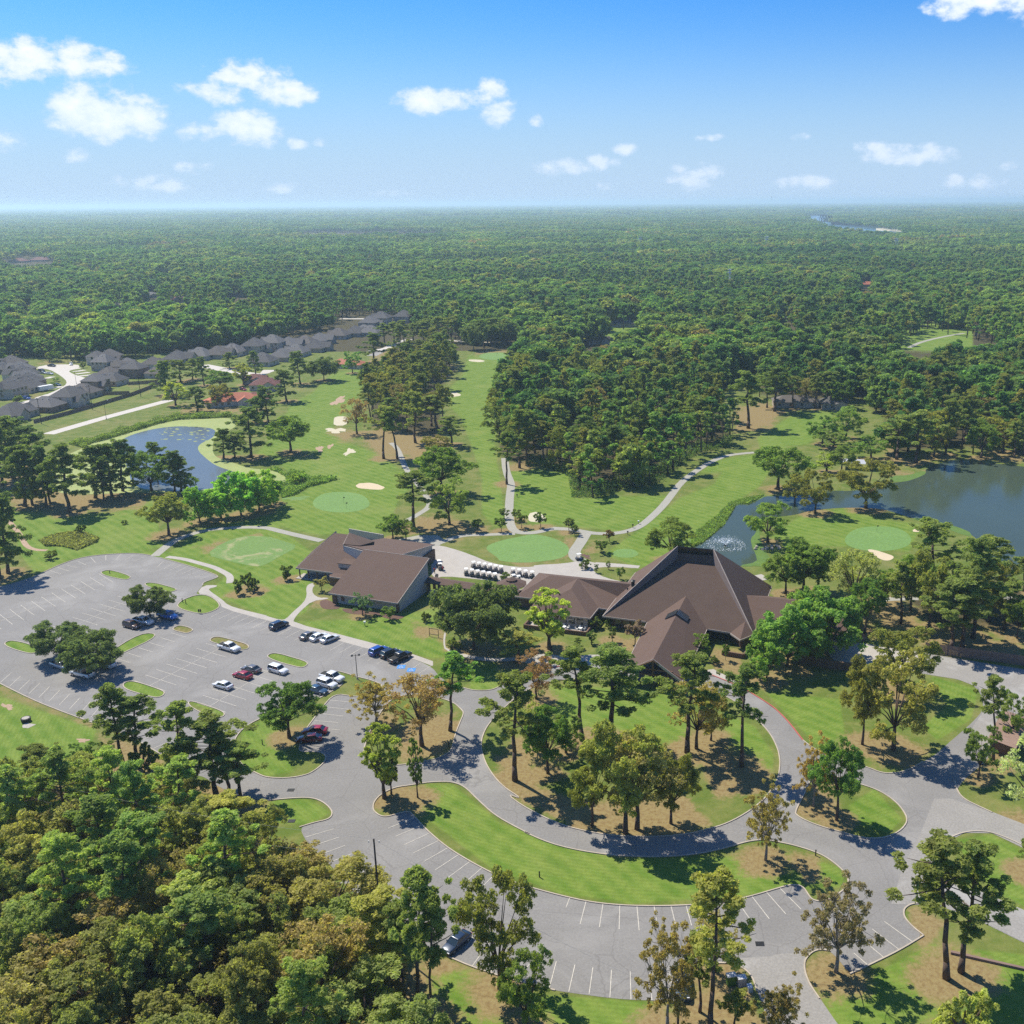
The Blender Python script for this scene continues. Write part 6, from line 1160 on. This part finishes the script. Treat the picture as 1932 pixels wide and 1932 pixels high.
a2, b2 = W('p', 345, 208), W('p', 535, 210); v3 = thing('road_bridge', 'flat pale road bridge farthest up the river', 'bridge', tuple(a2)); d = b2-a2; L = np.hypot(*d[:2]); v3.rotation_euler = (0, 0, math.atan2(d[1], d[0])); MB().box(0, L, -8, 8, 12, 18).obj('deck', 'metal', v3)
for k in range(7): MB().box(L*k/7+20, L*k/7+30, -8, 8, 0, 12).obj('pier', 'metal', v3)
for k, (t, x, h) in enumerate((('n', 760, 70), ('n', 860, 60), ('n', 890, 80), ('n', 990, 90), ('n', 1150, 90), ('n', 1225, 60), ('n', 1310, 80), ('p', 100, 120), ('p', 540, 90), ('p', 1460, 100), ('p', 1535, 90), ('p', 1670, 100), ('p', 1120, 70), ('p', 1820, 80), ('p', 1925, 110))):
    c = W(t, x, {'n': 145, 'p': 118}[t]); r = thing('chimney_stack', 'tiny distant stack on the skyline of the far refinery', 'chimney', tuple(c), 0, 'refinery stacks on the horizon'); r['label'] = 'tiny distant refinery stack on the hazy skyline'; s_ = np.hypot(c[0], c[1])/16000; MB().tube((0, 0, 0), (0, 0, h*s_*.8), 5*s_, 3*s_, 6).obj('shaft', 'galv', r)  # pale metal on the shafts puts the distance haze into their colour

# ------------------------------------------------ trees
def nrm(a): return a/(np.linalg.norm(a, axis=1, keepdims=True)+1e-9)
def leafmesh(name, C, Nn, size, R, mat='leaf', flat=.55, clump=None):
    n = len(C); nn = nrm(Nn+R.normal(size=(n, 3))*flat); t1 = nrm(np.cross(nn, R.normal(size=(n, 3)))); t2 = np.cross(nn, t1); s = (size*(.6+.8*R.random(n)))[:, None]
    V = np.empty((n, 3, 3)); V[:, 0] = C+t1*s; V[:, 1] = C-t1*s*.55+t2*s*.8; V[:, 2] = C-t1*s*.55-t2*s*.8
    me = bpy.data.meshes.new(name); me.vertices.add(3*n); me.vertices.foreach_set('co', V.ravel().astype(np.float32)); me.loops.add(3*n); me.loops.foreach_set('vertex_index', np.arange(3*n, dtype=np.int32))
    me.polygons.add(n); me.polygons.foreach_set('loop_start', np.arange(0, 3*n, 3, dtype=np.int32)); me.materials.append(MT[mat])
    at = me.attributes.new('rnd', 'FLOAT', 'FACE'); rv = R.random(n)*.75+.1
    if clump is not None: rv = rv*.6+clump*.4
    at.data.foreach_set('value', rv.astype(np.float32)); me.update(calc_edges=True); return me
def tubes(segs, name, mat='bark', n=6):
    m_ = MB()
    for a, b, r0, r1 in segs: m_.tube(a, b, r0, r1, n)
    return m_.me(name, mat, smooth=True)
def puffs(R, P, rad, per, squash=.6, shell=.75):
    Cc = []; Nn = []; cl = []
    for (p, r) in zip(P, rad):
        k = max(3, int(per*r*r)); d = nrm(R.normal(size=(k, 3))); d[:, 2] = np.abs(d[:, 2])*np.where(R.random(k) < .75, 1, -1); rr = shell+(1-shell)*R.random(k)**.5-R.random(k)*.25
        q_ = d*rr[:, None]*r; q_[:, 2] *= squash; Cc.append(p+q_); Nn.append(d*np.array([1, 1, 1/squash])*.8+np.array([0, 0, .35])); cl.append(np.full(k, R.random()))
    return np.concatenate(Cc), np.concatenate(Nn), np.concatenate(cl)
def mk_pine(seed, H=21., Wd=8., dens=1., bare=.45, leaf=.2, lod=False):
    R = np.random.default_rng(seed); P = []; rad = []; segs = []; lean = R.normal(size=2)*.6; top = np.array([lean[0], lean[1], H*.95])
    n = 7 if not lod else 2; wob = R.normal(size=(n+1, 2))*.12; wob[0] = 0; ax = [np.array([lean[0]*(k/n)**1.5+wob[k, 0], lean[1]*(k/n)**1.5+wob[k, 1], H*.95*k/n]) for k in range(n+1)]
    for k in range(n): segs.append((ax[k], ax[k+1], .30*(1-k/n*.85)+.03, .30*(1-(k+1)/n*.85)+.03))
    segs[0] = (ax[0], ax[1], .40, segs[0][3]); nl = int((30 if not lod else 12)*dens); a = R.random()*6; gap = R.uniform(.15, .5)
    for k in range(nl):
        t = bare+(1-bare)*(k+R.random()*.9)/nl; t = min(t, .97); z = H*.95*t; a += 2.4+R.normal()*.7; u = (t-bare)/(1-bare)
        if abs(u-gap) < .04: continue
        L = Wd/2*(.45+.6*math.sin(math.pi*min(1, u*1.0+.15)))*(1-.4*u*u)*R.uniform(.45, 1.25); up = R.uniform(-.1, .35)+.35*u; c = np.array([lean[0]*t**1.5, lean[1]*t**1.5, z]); tip = c+np.array([math.cos(a)*L, math.sin(a)*L, L*up])
        md = c*.4+tip*.6+np.array([0, 0, -.15])
        if not lod: segs.append((c, md, .10*(1-u*.6), .06)); segs.append((md, tip, .06, .02))
        if lod: P.append(c+(tip-c)*.8+R.normal(size=3)*.3); rad.append(R.uniform(1.0, 1.7)); continue
        for f in (1.05, .85, .66, .45):
            if R.random() < .14: continue
            P.append(c+(tip-c)*f+R.normal(size=3)*[.5, .5, .35]+[0, 0, .25]); rad.append(R.uniform(.5, 1.0)*(Wd/8)**.5*(1 if f > .5 else .8))
    for dz in (.1, -.7, -1.5): P.append(top+[R.normal()*.3, R.normal()*.3, dz]); rad.append(.7 if not lod else 1.3)
    Cc, Nn, cl = puffs(R, P, rad, (190 if not lod else 24), .8, .35); return leafmesh('crown', Cc, Nn, leaf if not lod else .58, R, 'leaf' if not lod else 'leaff', 1.0, cl), tubes(segs, 'trunk', 'bark', 6 if not lod else 4)
def mk_broad(seed, H=15., Wd=12., dens=1., base=.25, leaf=.2, lobes=16, lod=False, sparse=False, squash=.85, per=120, np_=13):
    R = np.random.default_rng(seed); segs = []; P = []; rad = []; th = H*(base+.12)
    segs.append(((0, 0, 0), (0.1, 0, th*.5), .46*H/15, .33*H/15)); segs.append(((0.1, 0, th*.5), (0, .1, th), .33*H/15, .25*H/15)); z0 = H*base; big = []
    for k in range(lobes):
        u = (k+.5)/lobes; zz = math.acos(1-2*u*.93)/math.pi; el = math.pi/2-zz*math.pi; a = k*2.4+R.normal()*.5; rr = R.uniform(.5, .95)
        cz = z0+(H-z0)*(.5+.42*math.sin(el)*rr/.8); rx = Wd/2*(math.cos(el)*.72+.05)*rr/.75; c = np.array([math.cos(a)*rx, math.sin(a)*rx, min(cz, H*.88)]); big.append((c, Wd*(.13+.10*R.random())))
    for c, r in big:
        mid = np.array([c[0]*.45, c[1]*.45, th+(c[2]-th)*.5])
        if not lod: segs.append(((0, .1, th*.9), mid, .15*H/15, .1)); segs.append((mid, c, .09, .03))
        if sparse:
            for _ in range(9): e_ = c+R.normal(size=3)*r*.85; segs.append((c*.7+mid*.3, e_, .045, .012)); P.append(e_); rad.append(r*R.uniform(.28, .5))
        elif lod: P.append(c); rad.append(r*1.3)
        else:
            for _ in range(np_):
                d = R.normal(size=3); d /= np.linalg.norm(d); d[2] = abs(d[2])*.9 if R.random() < .65 else d[2]; P.append(c+d*r*R.uniform(.45, 1.0)*[1, 1, squash]); rad.append(r*R.uniform(.24, .44))
    Cc, Nn, cl = puffs(R, P, rad, (per if not lod else 26)*dens, .85, .35); return leafmesh('crown', Cc, Nn, leaf if not lod else .66, R, 'leaf' if not lod else 'leaff', 1.0, cl), tubes(segs, 'trunk', 'barkp' if sparse else 'bark', 6 if not lod else 4)
PRO = {}
PRO['pine'] = [(mk_pine(10+k, bare=b, dens=d), 21., 8.) for k, (b, d) in enumerate(((.42, 1), (.5, .95), (.36, 1.05), (.55, .8), (.45, 1.1)))]
PRO['pinelow'] = [(mk_pine(40+k, 18., 8.5, bare=b, dens=1.25), 18., 8.5) for k, b in enumerate((.2, .3, .12))]
PRO['broad'] = [(mk_broad(60+k, base=b, lobes=l), 15., 12.) for k, (b, l) in enumerate(((.16, 16), (.22, 19), (.12, 15), (.2, 22)))]
PRO['low'] = [(mk_broad(70+k, 9., 9., base=.03, lobes=18, dens=1.3), 9., 9.) for k in range(3)]
PRO['live'] = [(mk_broad(80+k, 10., 15., base=.2, lobes=20, dens=.95, squash=.6), 10., 15.) for k in range(2)]
PRO['sparse'] = [(mk_broad(90+k, 13., 9., base=.2, lobes=16, dens=1.5, sparse=True, leaf=.17), 13., 9.) for k in range(3)]
PRO['airy'] = [(mk_broad(100+k, 14., 10., base=.2, lobes=18, dens=.5, leaf=.19), 14., 10.) for k in range(3)]
PRO['col'] = [(mk_broad(110+k, 12., 6., base=.08, lobes=16, dens=1.7, leaf=.19), 12., 6.) for k in range(2)]
PRO['bush'] = [(mk_broad(120+k, 2.2, 2.8, base=.03, lobes=9, dens=16, leaf=.09), 2.2, 2.8) for k in range(2)]
PRO['crape'] = [(mk_broad(130+k, 4.2, 4.0, base=.3, lobes=9, dens=7, leaf=.11), 4.2, 4.0) for k in range(2)]
def extent(c):
    n = len(c.vertices); v = np.empty(n*3, np.float32); c.vertices.foreach_get('co', v); v = v.reshape(-1, 3); r = np.hypot(v[:, 0]-v[:, 0].mean(), v[:, 1]-v[:, 1].mean())
    return float(v[:, 2].max()), float(2*np.percentile(r, 95))
for k_ in PRO: PRO[k_] = [((c_, t_), *extent(c_)) for (c_, t_), _h, _w in PRO[k_]]
KIND = {  # kind: prototypes, colours, name, category
 'P': ('pine', [(0.092,0.125,0.028), (0.102,0.132,0.030), (0.078,0.112,0.026)], 'pine_tree', 'pine tree'), 'PB': ('pine', [(0.150,0.170,0.034), (0.138,0.163,0.032)], 'pine_tree', 'pine tree'), 'PD': ('pinelow', [(0.068,0.104,0.028), (0.078,0.114,0.026)], 'pine_tree', 'pine tree'),
 'O': ('broad', [(0.076,0.130,0.020), (0.061,0.109,0.020), (0.088,0.133,0.024)], 'broadleaf_tree', 'tree'), 'L': ('live', [(0.052,0.080,0.030), (0.062,0.090,0.030)], 'live_oak', 'oak tree'), 'Q': ('low', [(0.128,0.192,0.019), (0.110,0.177,0.019)], 'bushy_tree', 'tree'), 'S': ('sparse', [(0.152,0.125,0.036), (0.140,0.130,0.034)], 'sparse_tree', 'tree'),
 'A': ('airy', [(0.150,0.118,0.045), (0.135,0.125,0.042)], 'autumn_tree', 'tree'), 'M': ('broad', [(0.125,0.135,0.027), (0.115,0.128,0.025)], 'olive_tree_crown', 'tree'), 'G': ('airy', [(0.146,0.182,0.051), (0.140,0.166,0.047)], 'pale_tree', 'tree'),
 'Y': ('col', [(0.152,0.187,0.024), (0.140,0.177,0.025)], 'young_tree', 'tree'), 'N': ('col', [(0.055,0.094,0.020), (0.067,0.104,0.022)], 'slender_tree', 'tree'), 'B': ('bush', [(0.067,0.099,0.020), (0.085,0.120,0.022)], 'shrub', 'shrub'), 'C': ('crape', [(0.067,0.104,0.021), (0.073,0.109,0.025)], 'small_tree', 'small tree')}
KIND['M'] = KIND['M'][:2]+('oak_tree', 'tree')
def plant(kd, x, y, h, w, label, group=None, col=None, pi=None):
    pk, cols, nme, cat = KIND[kd]; pr = PRO[pk]; (crown, trunk), H0, W0 = pr[rng.integers(len(pr)) if pi is None else pi % len(pr)]
    r = thing(nme, label, cat, (x, y, 0), random.random()*6.28, group); sx_ = w/W0; sz = h/H0
    c = link('crown', crown, r); t = link('trunk', trunk, r); c.scale = (sx_, sx_, sz); ts = min(sx_, 1.5) if pk in ('pine', 'pinelow') else sx_; t.scale = (sx_ if pk not in ('pine', 'pinelow') else sx_, sx_, sz)
    b = cols[rng.integers(len(cols))] if col is None else col; v = random.uniform(.85, 1.15); c.color = (b[0]*v*random.uniform(.93, 1.07), b[1]*v, b[2]*v, 1); return r
SPECIAL = {'reddish-brown topped': (.15,.10,.045), 'pink-flowering': (.17,.13,.11), 'big bright green tree hiding': (.085,.15,.028), 'big green tree between': (.08,.14,.026), 'smaller green tree at the left foot': (.085,.15,.026), 'reddish-brown tree beside': (.13,.095,.045), 'bright yellow-green pine': (.15,.19,.045), 'vivid green': (.11,.19,.03), 'yellow-green bush': (.155,.185,.04), 'bright green bushy': (.10,.19,.022), 'tallest bright green': (.09,.18,.022), 'last bushy': (.08,.16,.022), 'egg-shaped': (.075,.155,.028), 'tan-leaved': (.16,.15,.06), 'leafy green tree with': (.075,.15,.028), 'bright green tree at the right': (.085,.165,.028), 'whitish-green': (.17,.20,.10), 'green tree at the centre of': (.07,.14,.025), 'reddish shrub': (.12,.085,.04), 'blue-green': (.07,.115,.055), 'reedy': (.14,.21,.03), 'brown sparse': (.12,.09,.05), 'bare-branched brown': (.125,.118,.06), 'largest brown-green': (.125,.125,.028), 'bright green tree on the rocky': (.09,.15,.025)}
for kd, x, y, h, w, lb in TL:
    col = next((c for s_, c in SPECIAL.items() if s_ in lb), None); wf = 1.18 if kd in ('P', 'PB') else (1.1 if kd in ('PD', 'O', 'Q', 'A', 'S') else 1.0)
    plant(kd, x, y, max(h, 1.0), max(w*wf, .8), lb, None, col)
# woods: individual trees near, one mass far
def too_close(px_, py_, d): return any((px_-a)**2+(py_-b)**2 < d*d for a, b in occ)
occ = [(t[1], t[2]) for t in TL if t[3] > 6]; placed = []
CLEAR = [parse(s) for s in ('m 150,1030 230,1030 230,1085 150,1080', 'm 640,770 700,770 700,790 640,790', 'm 1150,780 1230,780 1230,800 1150,800', 'm 0,700 80,700 80,730 0,730', 'o 940,830 980,830 980,850 940,850', 'p 930,745 960,745 960,765 930,765', 'm 1000,990 1050,990 1050,1010 1000,1010', 'F 0,690 0,830 60,760 330,745 520,700 680,640 760,620 780,590 650,600 640,640 560,650 420,690 180,670 130,690', 'o 520,1060 770,1030 760,1090 690,1110 610,1135 540,1105', 'p 1150,1060 1480,1040 1500,985 1200,985 1100,1040 1050,1120 1090,1165 1330,1165 1340,1080', 'o 780,955 1000,950 1000,995 780,995', 'o 700,920 790,920 790,960 700,950', 'n 525,935 800,935 730,1000 520,1030', 'd 500,570 560,570 560,595 500,595', 'p 180,915 230,915 230,960 180,960', 'p 735,675 850,675 850,720 735,720', 'd 1520,95 1720,90 1720,130 1500,130', 'd 640,1000 800,1000 800,1050 640,1050', 'm 0,1270 40,1280 40,1352 0,1352', RIVER, 'm 100,700 400,695 400,740 100,745', 'm 830,1020 900,1020 900,1060 830,1060', 'm 1260,985 1360,985 1360,1015 1260,1012', 'm 1070,950 1130,945 1130,985 1060,995', 'm 150,1030 210,1030 210,1085 150,1080', 'm 1660,950 1790,955 1790,980 1660,975', 'n 200,320 1300,330 1270,345 900,340 700,358 300,350', 'b 1550,150 1810,155 1810,185 1550,180')]
def clear_of(x, y, h):
    P = np.stack([x, y, h*.6], 1); a, b = PR(P); P2_ = np.stack([x, y, h*.95], 1); a2, b2 = PR(P2_); bad = np.zeros(len(x), bool)
    dd = np.hypot(x, y)
    for c in CLEAR: mg = -np.clip(3.2*FPX/dd, 1, 14); bad |= (sdf(a, b, c) > mg) | (sdf(a2, b2, c) > mg)
    return ~bad
def scatter_in(poly, spacing, n, dmin):
    pa = np.array([G(*q_)[:2] for q_ in poly]); x0, y0 = pa.min(0); x1, y1 = pa.max(0); res = []
    X = np.random.default_rng(5).uniform(x0, x1, n*60); Y = np.random.default_rng(6).uniform(y0, y1, n*60); ok = sdf(X, Y, pa) > 0; X, Y = X[ok], Y[ok]
    for a, b in zip(X, Y):
        if len(res) >= n: break
        if all((a-p)**2+(b-q_)**2 > spacing**2 for p, q_ in res) and not too_close(a, b, dmin): res.append((a, b))
    return res
WD = [('left', Wp[0], 6.0, 150, 4.0), ('big', Wp[1], 8.2, 230, 4.5), ('mid', Wp[2], 7.8, 62, 5.0), ('lake', Wp[3], 7.5, 60, 5), ('far', Wp[4], 8.0, 60, 5)]
LBL = {('left', 'P'): 'pine rising from the lower left wood', ('left', 'M'): 'olive-brown crown in the lower left wood', ('left', 'A'): 'rusty autumn crown in the lower left wood',
       ('big', 'P'): 'green pine crown inside the big wood behind the practice green', ('big', 'M'): 'olive broadleaf crown inside the big wood behind the practice green', ('big', 'A'): 'reddish-brown crown inside the big wood behind the practice green',
       ('mid', 'P'): 'pine inside the wood between the two fairways', ('mid', 'M'): 'olive broadleaf tree inside the wood between the two fairways', ('mid', 'A'): 'browning tree inside the wood between the two fairways',
       ('lake', 'P'): 'pine in the wood above the lake', ('lake', 'M'): 'olive broadleaf tree in the wood above the lake', ('lake', 'A'): 'browning tree in the wood above the lake',
       ('far', 'P'): 'pine in the wood around the upper right fairway', ('far', 'M'): 'olive broadleaf tree in the wood around the upper right fairway', ('far', 'A'): 'browning tree in the wood around the upper right fairway'}
MIX = {'left': [('M', .66), ('P', .24), ('A', .10)], 'big': [('P', .55), ('M', .41), ('A', .04)], 'mid': [('P', .75), ('M', .2), ('A', .05)], 'lake': [('P', .6), ('M', .35), ('A', .05)], 'far': [('P', .62), ('M', .33), ('A', .05)]}
for nm, poly, sp_, n_, dm in WD:
    for (a, b) in scatter_in(poly, sp_, n_, dm):
        u = random.random(); kd = 'P'
        for kk, pr in MIX[nm]:
            if u < pr: kd = kk; break
            u -= pr
        if nm == 'left': h = random.uniform(9, 15) if kd != 'P' else random.uniform(15, 20); w = random.uniform(8.5, 13.5) if kd != 'P' else random.uniform(7.5, 10)
        else: h = random.uniform(11, 19) if kd != 'P' else random.uniform(15, 23); w = random.uniform(9, 14.5) if kd != 'P' else random.uniform(8, 12)
        if not clear_of(np.array([a]), np.array([b]), np.array([h]))[0]: continue
        px_, py_ = PR([(a, b, 0)]); placed.append((a, b)); occ.append((a, b))
        col = None
        if kd == 'M': g_ = random.random(); col = ((.098+.035*g_, .136+.002*g_, .036) if nm == 'left' else (.075+.04*g_, .108+.015*g_, .022))
        if kd == 'A' and nm == 'left': col = (.142+random.uniform(-.02, .015), .132, .042)
        if kd == 'A' and nm != 'left': col = (.125, .10, .045)
        if kd == 'P' and nm == 'left': col = random.choice([(.10,.15,.035), (.12,.17,.035), (.085,.13,.03)])
        if kd == 'P' and nm != 'left': col = (.072+.035*random.random(), .112, .026)
        fx_, fy_ = px_[0], py_[0]; size = 'tall ' if h > 19 else ('low ' if h < (12 if nm == 'left' else 15) else '')
        if nm == 'left': zn = 'by the left edge' if fx_ < 150 else ('at the bottom edge' if fy_ > 1880 else ('near the lower car park' if fx_ > 560 else ('at its top side' if fy_ < 1640 else 'in its middle')))
        elif nm == 'big': zn = 'on its left flank' if fx_ < 1030 else ('on its right flank' if fx_ > 1280 else ('at its front' if fy_ > 850 else ('in its middle' if fy_ > 720 else 'at its back')))
        else: zn = {'mid': ('in its near half' if fy_ > 760 else 'in its far half'), 'lake': ('on its left' if fx_ < 1760 else 'on its right'), 'far': ('left of the fairway head' if fx_ < 1520 else 'right of the fairway head')}[nm]
        lab_ = size+LBL[(nm, kd)].replace('broadleaf ', '')+', '+zn
        kind_ = kd if kd != 'P' or nm != 'big' or random.random() < .5 else 'P'
        plant(kind_, a, b, h, w, lab_, LBL[(nm, kd)].split(' inside')[0].split(' in the')[0].split(' rising')[0]+' trees of the '+{'left': 'lower left wood', 'big': 'big wood', 'mid': 'wood between the fairways', 'lake': 'wood above the lake', 'far': 'upper right wood'}[nm], col)
# far woods: low detail trees scattered by geometry nodes as one mass
LOD = [mk_pine(200+k, 20., 8.5, lod=True, bare=.3+.05*k, dens=1.15) for k in range(4)]+[mk_broad(220+k, 15., 11., lod=True, base=.1, lobes=15, dens=1.0) for k in range(5)]
protos = bpy.data.collections.new('far_tree_kinds')
for k, (c, t) in enumerate(LOD):
    m_ = bpy.data.objects.new(f'far_tree_{k}', c); bm = bmesh.new(); bm.from_mesh(c); nf_ = len(bm.faces); bm.from_mesh(t); bm.to_mesh(c); bm.free(); c.materials.append(MT['bark'])
    mi = np.zeros(len(c.polygons), np.int32); mi[nf_:] = 1; c.polygons.foreach_set('material_index', mi); protos.objects.link(m_)
def clump_proto(seed, n=34, size=64.):
    R = np.random.default_rng(seed); Cc = []; Nn = []; cl = []
    for k in range(n):
        p = np.array([R.uniform(-size/2, size/2), R.uniform(-size/2, size/2), R.uniform(10, 17)]); r = R.uniform(4.2, 6.5)
        a, b, c = puffs(R, [p], [r], 2.6, .85, .85); Cc.append(a); Nn.append(b); cl.append(c)
    Cc = np.concatenate(Cc); Nn = np.concatenate(Nn); cl = np.concatenate(cl); return leafmesh('forest_clump', Cc, Nn, 1.7, R, 'leaff', .45, cl)
protos2 = bpy.data.collections.new('far_clump_kinds')
for k in range(5): protos2.objects.link(bpy.data.objects.new(f'clump_{k}', clump_proto(300+k)))
def scatter_obj(name, P, scl, zs, rot, idx_, coll, label):
    me = bpy.data.meshes.new(name); me.vertices.add(len(P)); me.vertices.foreach_set('co', np.asarray(P, np.float32).ravel())
    for an, arr, ty in (('s', np.stack([scl, scl, zs], 1).ravel(), 'FLOAT_VECTOR'), ('r', rot, 'FLOAT'), ('k', idx_, 'INT')):
        a = me.attributes.new(an, ty, 'POINT'); a.data.foreach_set('vector' if ty == 'FLOAT_VECTOR' else 'value', arr.astype(np.int32 if ty == 'INT' else np.float32))
    o = link(name, me, kind='stuff', label=label); ng = bpy.data.node_groups.new(name, 'GeometryNodeTree'); ng.interface.new_socket('Geometry', in_out='INPUT', socket_type='NodeSocketGeometry'); ng.interface.new_socket('Geometry', in_out='OUTPUT', socket_type='NodeSocketGeometry')
    gi = ng.nodes.new('NodeGroupInput'); go = ng.nodes.new('NodeGroupOutput'); ci = ng.nodes.new('GeometryNodeCollectionInfo'); ci.inputs[0].default_value = coll; ci.inputs['Separate Children'].default_value = True; ci.inputs['Reset Children'].default_value = True
    ip = ng.nodes.new('GeometryNodeInstanceOnPoints'); ip.inputs['Pick Instance'].default_value = True
    def na(nm_, ty): q_ = ng.nodes.new('GeometryNodeInputNamedAttribute'); q_.data_type = ty; q_.inputs['Name'].default_value = nm_; return next(s_ for s_ in q_.outputs if s_.enabled and s_.name == 'Attribute')
    cb = ng.nodes.new('ShaderNodeCombineXYZ'); ng.links.new(na('r', 'FLOAT'), cb.inputs[2]); ng.links.new(gi.outputs[0], ip.inputs['Points']); ng.links.new(ci.outputs[0], ip.inputs['Instance']); ng.links.new(na('k', 'INT'), ip.inputs['Instance Index']); ng.links.new(na('s', 'FLOAT_VECTOR'), ip.inputs['Scale'])
    try: ng.links.new(cb.outputs[0], ip.inputs['Rotation'])
    except Exception: pass
    ng.links.new(ip.outputs[0], go.inputs[0]); md = o.modifiers.new('scatter', 'NODES'); md.node_group = ng; return o
R = np.random.default_rng(99)
def wedge(y0, y1, sp_):
    pts = []
    nrow = int((y1-y0)/sp_)
    for k in range(nrow):
        y = y0+(k+.5)*sp_; x0, x1 = -.66*y-40, .50*y+40; n = int((x1-x0)/sp_); pts.append(np.stack([x0+(np.arange(n)+.5)*sp_, np.full(n, y)], 1))
    p = np.concatenate(pts); return p+R.uniform(-.42, .42, p.shape)*sp_
p = wedge(230, 1750, 9.0); fx, fy = PR(np.c_[p, np.zeros(len(p))])
edge = np.interp(fx, [-60, 0, 12, 40, 160, 300, 480, 620, 640, 660, 740, 800, 900, 940, 1000, 1100, 1300, 1480, 1500, 1640, 1700, 1760, 1932, 2000], [690, 690, 680, 678, 682, 668, 650, 622, 606, 596, 600, 636, 650, 650, 650, 658, 670, 690, 740, 760, 790, 860, 862, 862])
ok = (fy < edge) | inpoly(fx, fy, [Wp[1], Wp[3], Wp[4]]); h = R.triangular(9, 16, 24, len(p)); ok &= clear_of(p[:, 0], p[:, 1], h); ok &= ~inpoly(fx, fy, [parse(LAKE)], -3)
oc = np.array(occ); ii = np.where(ok)[0]
for k in ii:
    if p[k, 1] < 620 and ((oc-p[k])**2).sum(1).min() < 24: ok[k] = False
p = p[ok]; h = h[ok]; fx = fx[ok]; fy = fy[ok]
nz_ = np.sin(p[:, 0]*.013+2*np.sin(p[:, 1]*.006))+np.sin(p[:, 1]*.017+p[:, 0]*.007)+R.normal(size=len(p))*.8
ki = np.where(nz_ > .1, R.integers(0, 4, len(p)), R.integers(4, 9, len(p))); sz = h/np.where(ki < 4, 20, 15)*np.where(ki < 4, 1, .92)
scatter_obj('distant_wood', np.c_[p, np.zeros(len(p))], sz*R.uniform(1.0, 1.5, len(p)), sz, R.uniform(0, 6.28, len(p)), ki, protos, 'mixed pine and broadleaf forest beyond the golf course')
print('far trees', len(p), 'near', len(placed)+len(TL))
p = wedge(1750, 7000, 52); 
ok = clear_of(p[:, 0], p[:, 1], np.full(len(p), 16.)); p = p[ok]; n1 = len(p); p2 = wedge(7000, 30000, 230); ok = clear_of(p2[:, 0], p2[:, 1], np.full(len(p2), 30.)); p2 = p2[ok]
pp = np.concatenate([p, p2]); sc = np.r_[R.uniform(.9, 1.15, n1), R.uniform(4, 4.6, len(p2))]; zz = np.r_[R.uniform(.8, 1.25, n1), R.uniform(.9, 1.9, len(p2))]
scatter_obj('horizon_forest', np.c_[pp, np.zeros(len(pp))], sc, zz, R.uniform(0, 6.28, len(pp)), R.integers(0, 5, len(pp)), protos2, 'endless dark forest reaching the hazy horizon')
print('clumps', len(pp))
# reeds and undergrowth along the pond bank and stream
def undergrowth(name, poly, n, hgt, size, label, mcol='weeds'):
    pa = np.array(wpts(poly)); x0, y0 = pa.min(0); x1, y1 = pa.max(0); X = R.uniform(x0, x1, n*8); Y = R.uniform(y0, y1, n*8); s_ = sdf(X, Y, pa) > 0; X, Y = X[s_][:n], Y[s_][:n]
    Cc = np.stack([X, Y, R.random(len(X))**1.3*hgt*(.5+.5*np.sin(X*.5)*np.cos(Y*.4)+.3)], 1); me = leafmesh(name, Cc, np.tile([0, 0, 1.], (len(Cc), 1)), size, R, 'leaf', 1.0); o = link(name, me, kind='stuff', label=label); return o
for nm_, pl, n_, hg, lb, cc_ in (('reeds', 'a 500,900 640,880 780,835 980,775 1140,730 1290,700 1420,690 1650,690 1700,700 1560,712 1300,722 1150,752 1000,798 800,858 670,893 600,925', 16000, 2.2, 'scrubby reeds along the far bank of the small pond', (.075,.115,.025)),
    ('stream_weeds', 'b 0,1080 90,1085 150,1130 180,1110 280,1110 300,1150 400,1140 520,1150 430,1180 300,1210 200,1270 110,1290 60,1200 140,1190 140,1140 80,1105', 9000, 1.6, 'bright weeds lining the stream below the pond', (.075,.13,.025)),
    ('meadow_scrub', 'a 280,1600 420,1550 560,1530 640,1560 720,1580 700,1610 560,1670 450,1640 330,1640', 7000, .8, 'low red-brown and green scrub in the rough', (.10,.115,.035)),
    ('bank_weeds', 'c 1340,1560 1500,1440 1590,1350 1640,1310 1870,1265 1760,1335 1665,1335 1625,1405 1575,1485 1435,1605 1335,1655', 7000, .6, 'low green weeds on the bank of the fountain pond', (.075,.125,.025)),
    ('wood_undergrowth', 'i -100,60 450,250 800,200 1350,300 1850,600 j 300,700 560,980 900,1300 1020,1500 1000,1932 900,2400 i -200,2400', 60000, 2.6, 'tangled brush on the floor of the lower left wood', (.085,.080,.035)),
    ('wood_edge_brush', 'c 130,1050 440,1120 470,1290 700,1290 830,1220 1100,1190 1250,1060 1400,960 1600,930 1640,850 1400,900 1200,1000 1000,1110 800,1150 650,1200 520,1200 480,1080 230,1000', 11000, 3.0, 'dark brush along the edge of the big wood', (.040,.075,.022))):
    undergrowth(nm_, pl, n_, hg, .32, lb).color = (*cc_, 1)
# ------------------------------------------------ the air
hm, ht, ho = newmat('haze_air'); pv = node(ht, 'ShaderNodeVolumePrincipled'); pv.inputs['Color'].default_value = (.64, .85, 1.0, 1); pv.inputs['Density'].default_value = 1/9800; pv.inputs['Anisotropy'].default_value = .35
ht.links.new(pv.outputs[0], ho.inputs['Volume']); MT['haze'] = hm
hzb = MB().box(-70000, 70000, -1000, 90000, -2, 125).obj('haze', 'haze', kind='stuff')
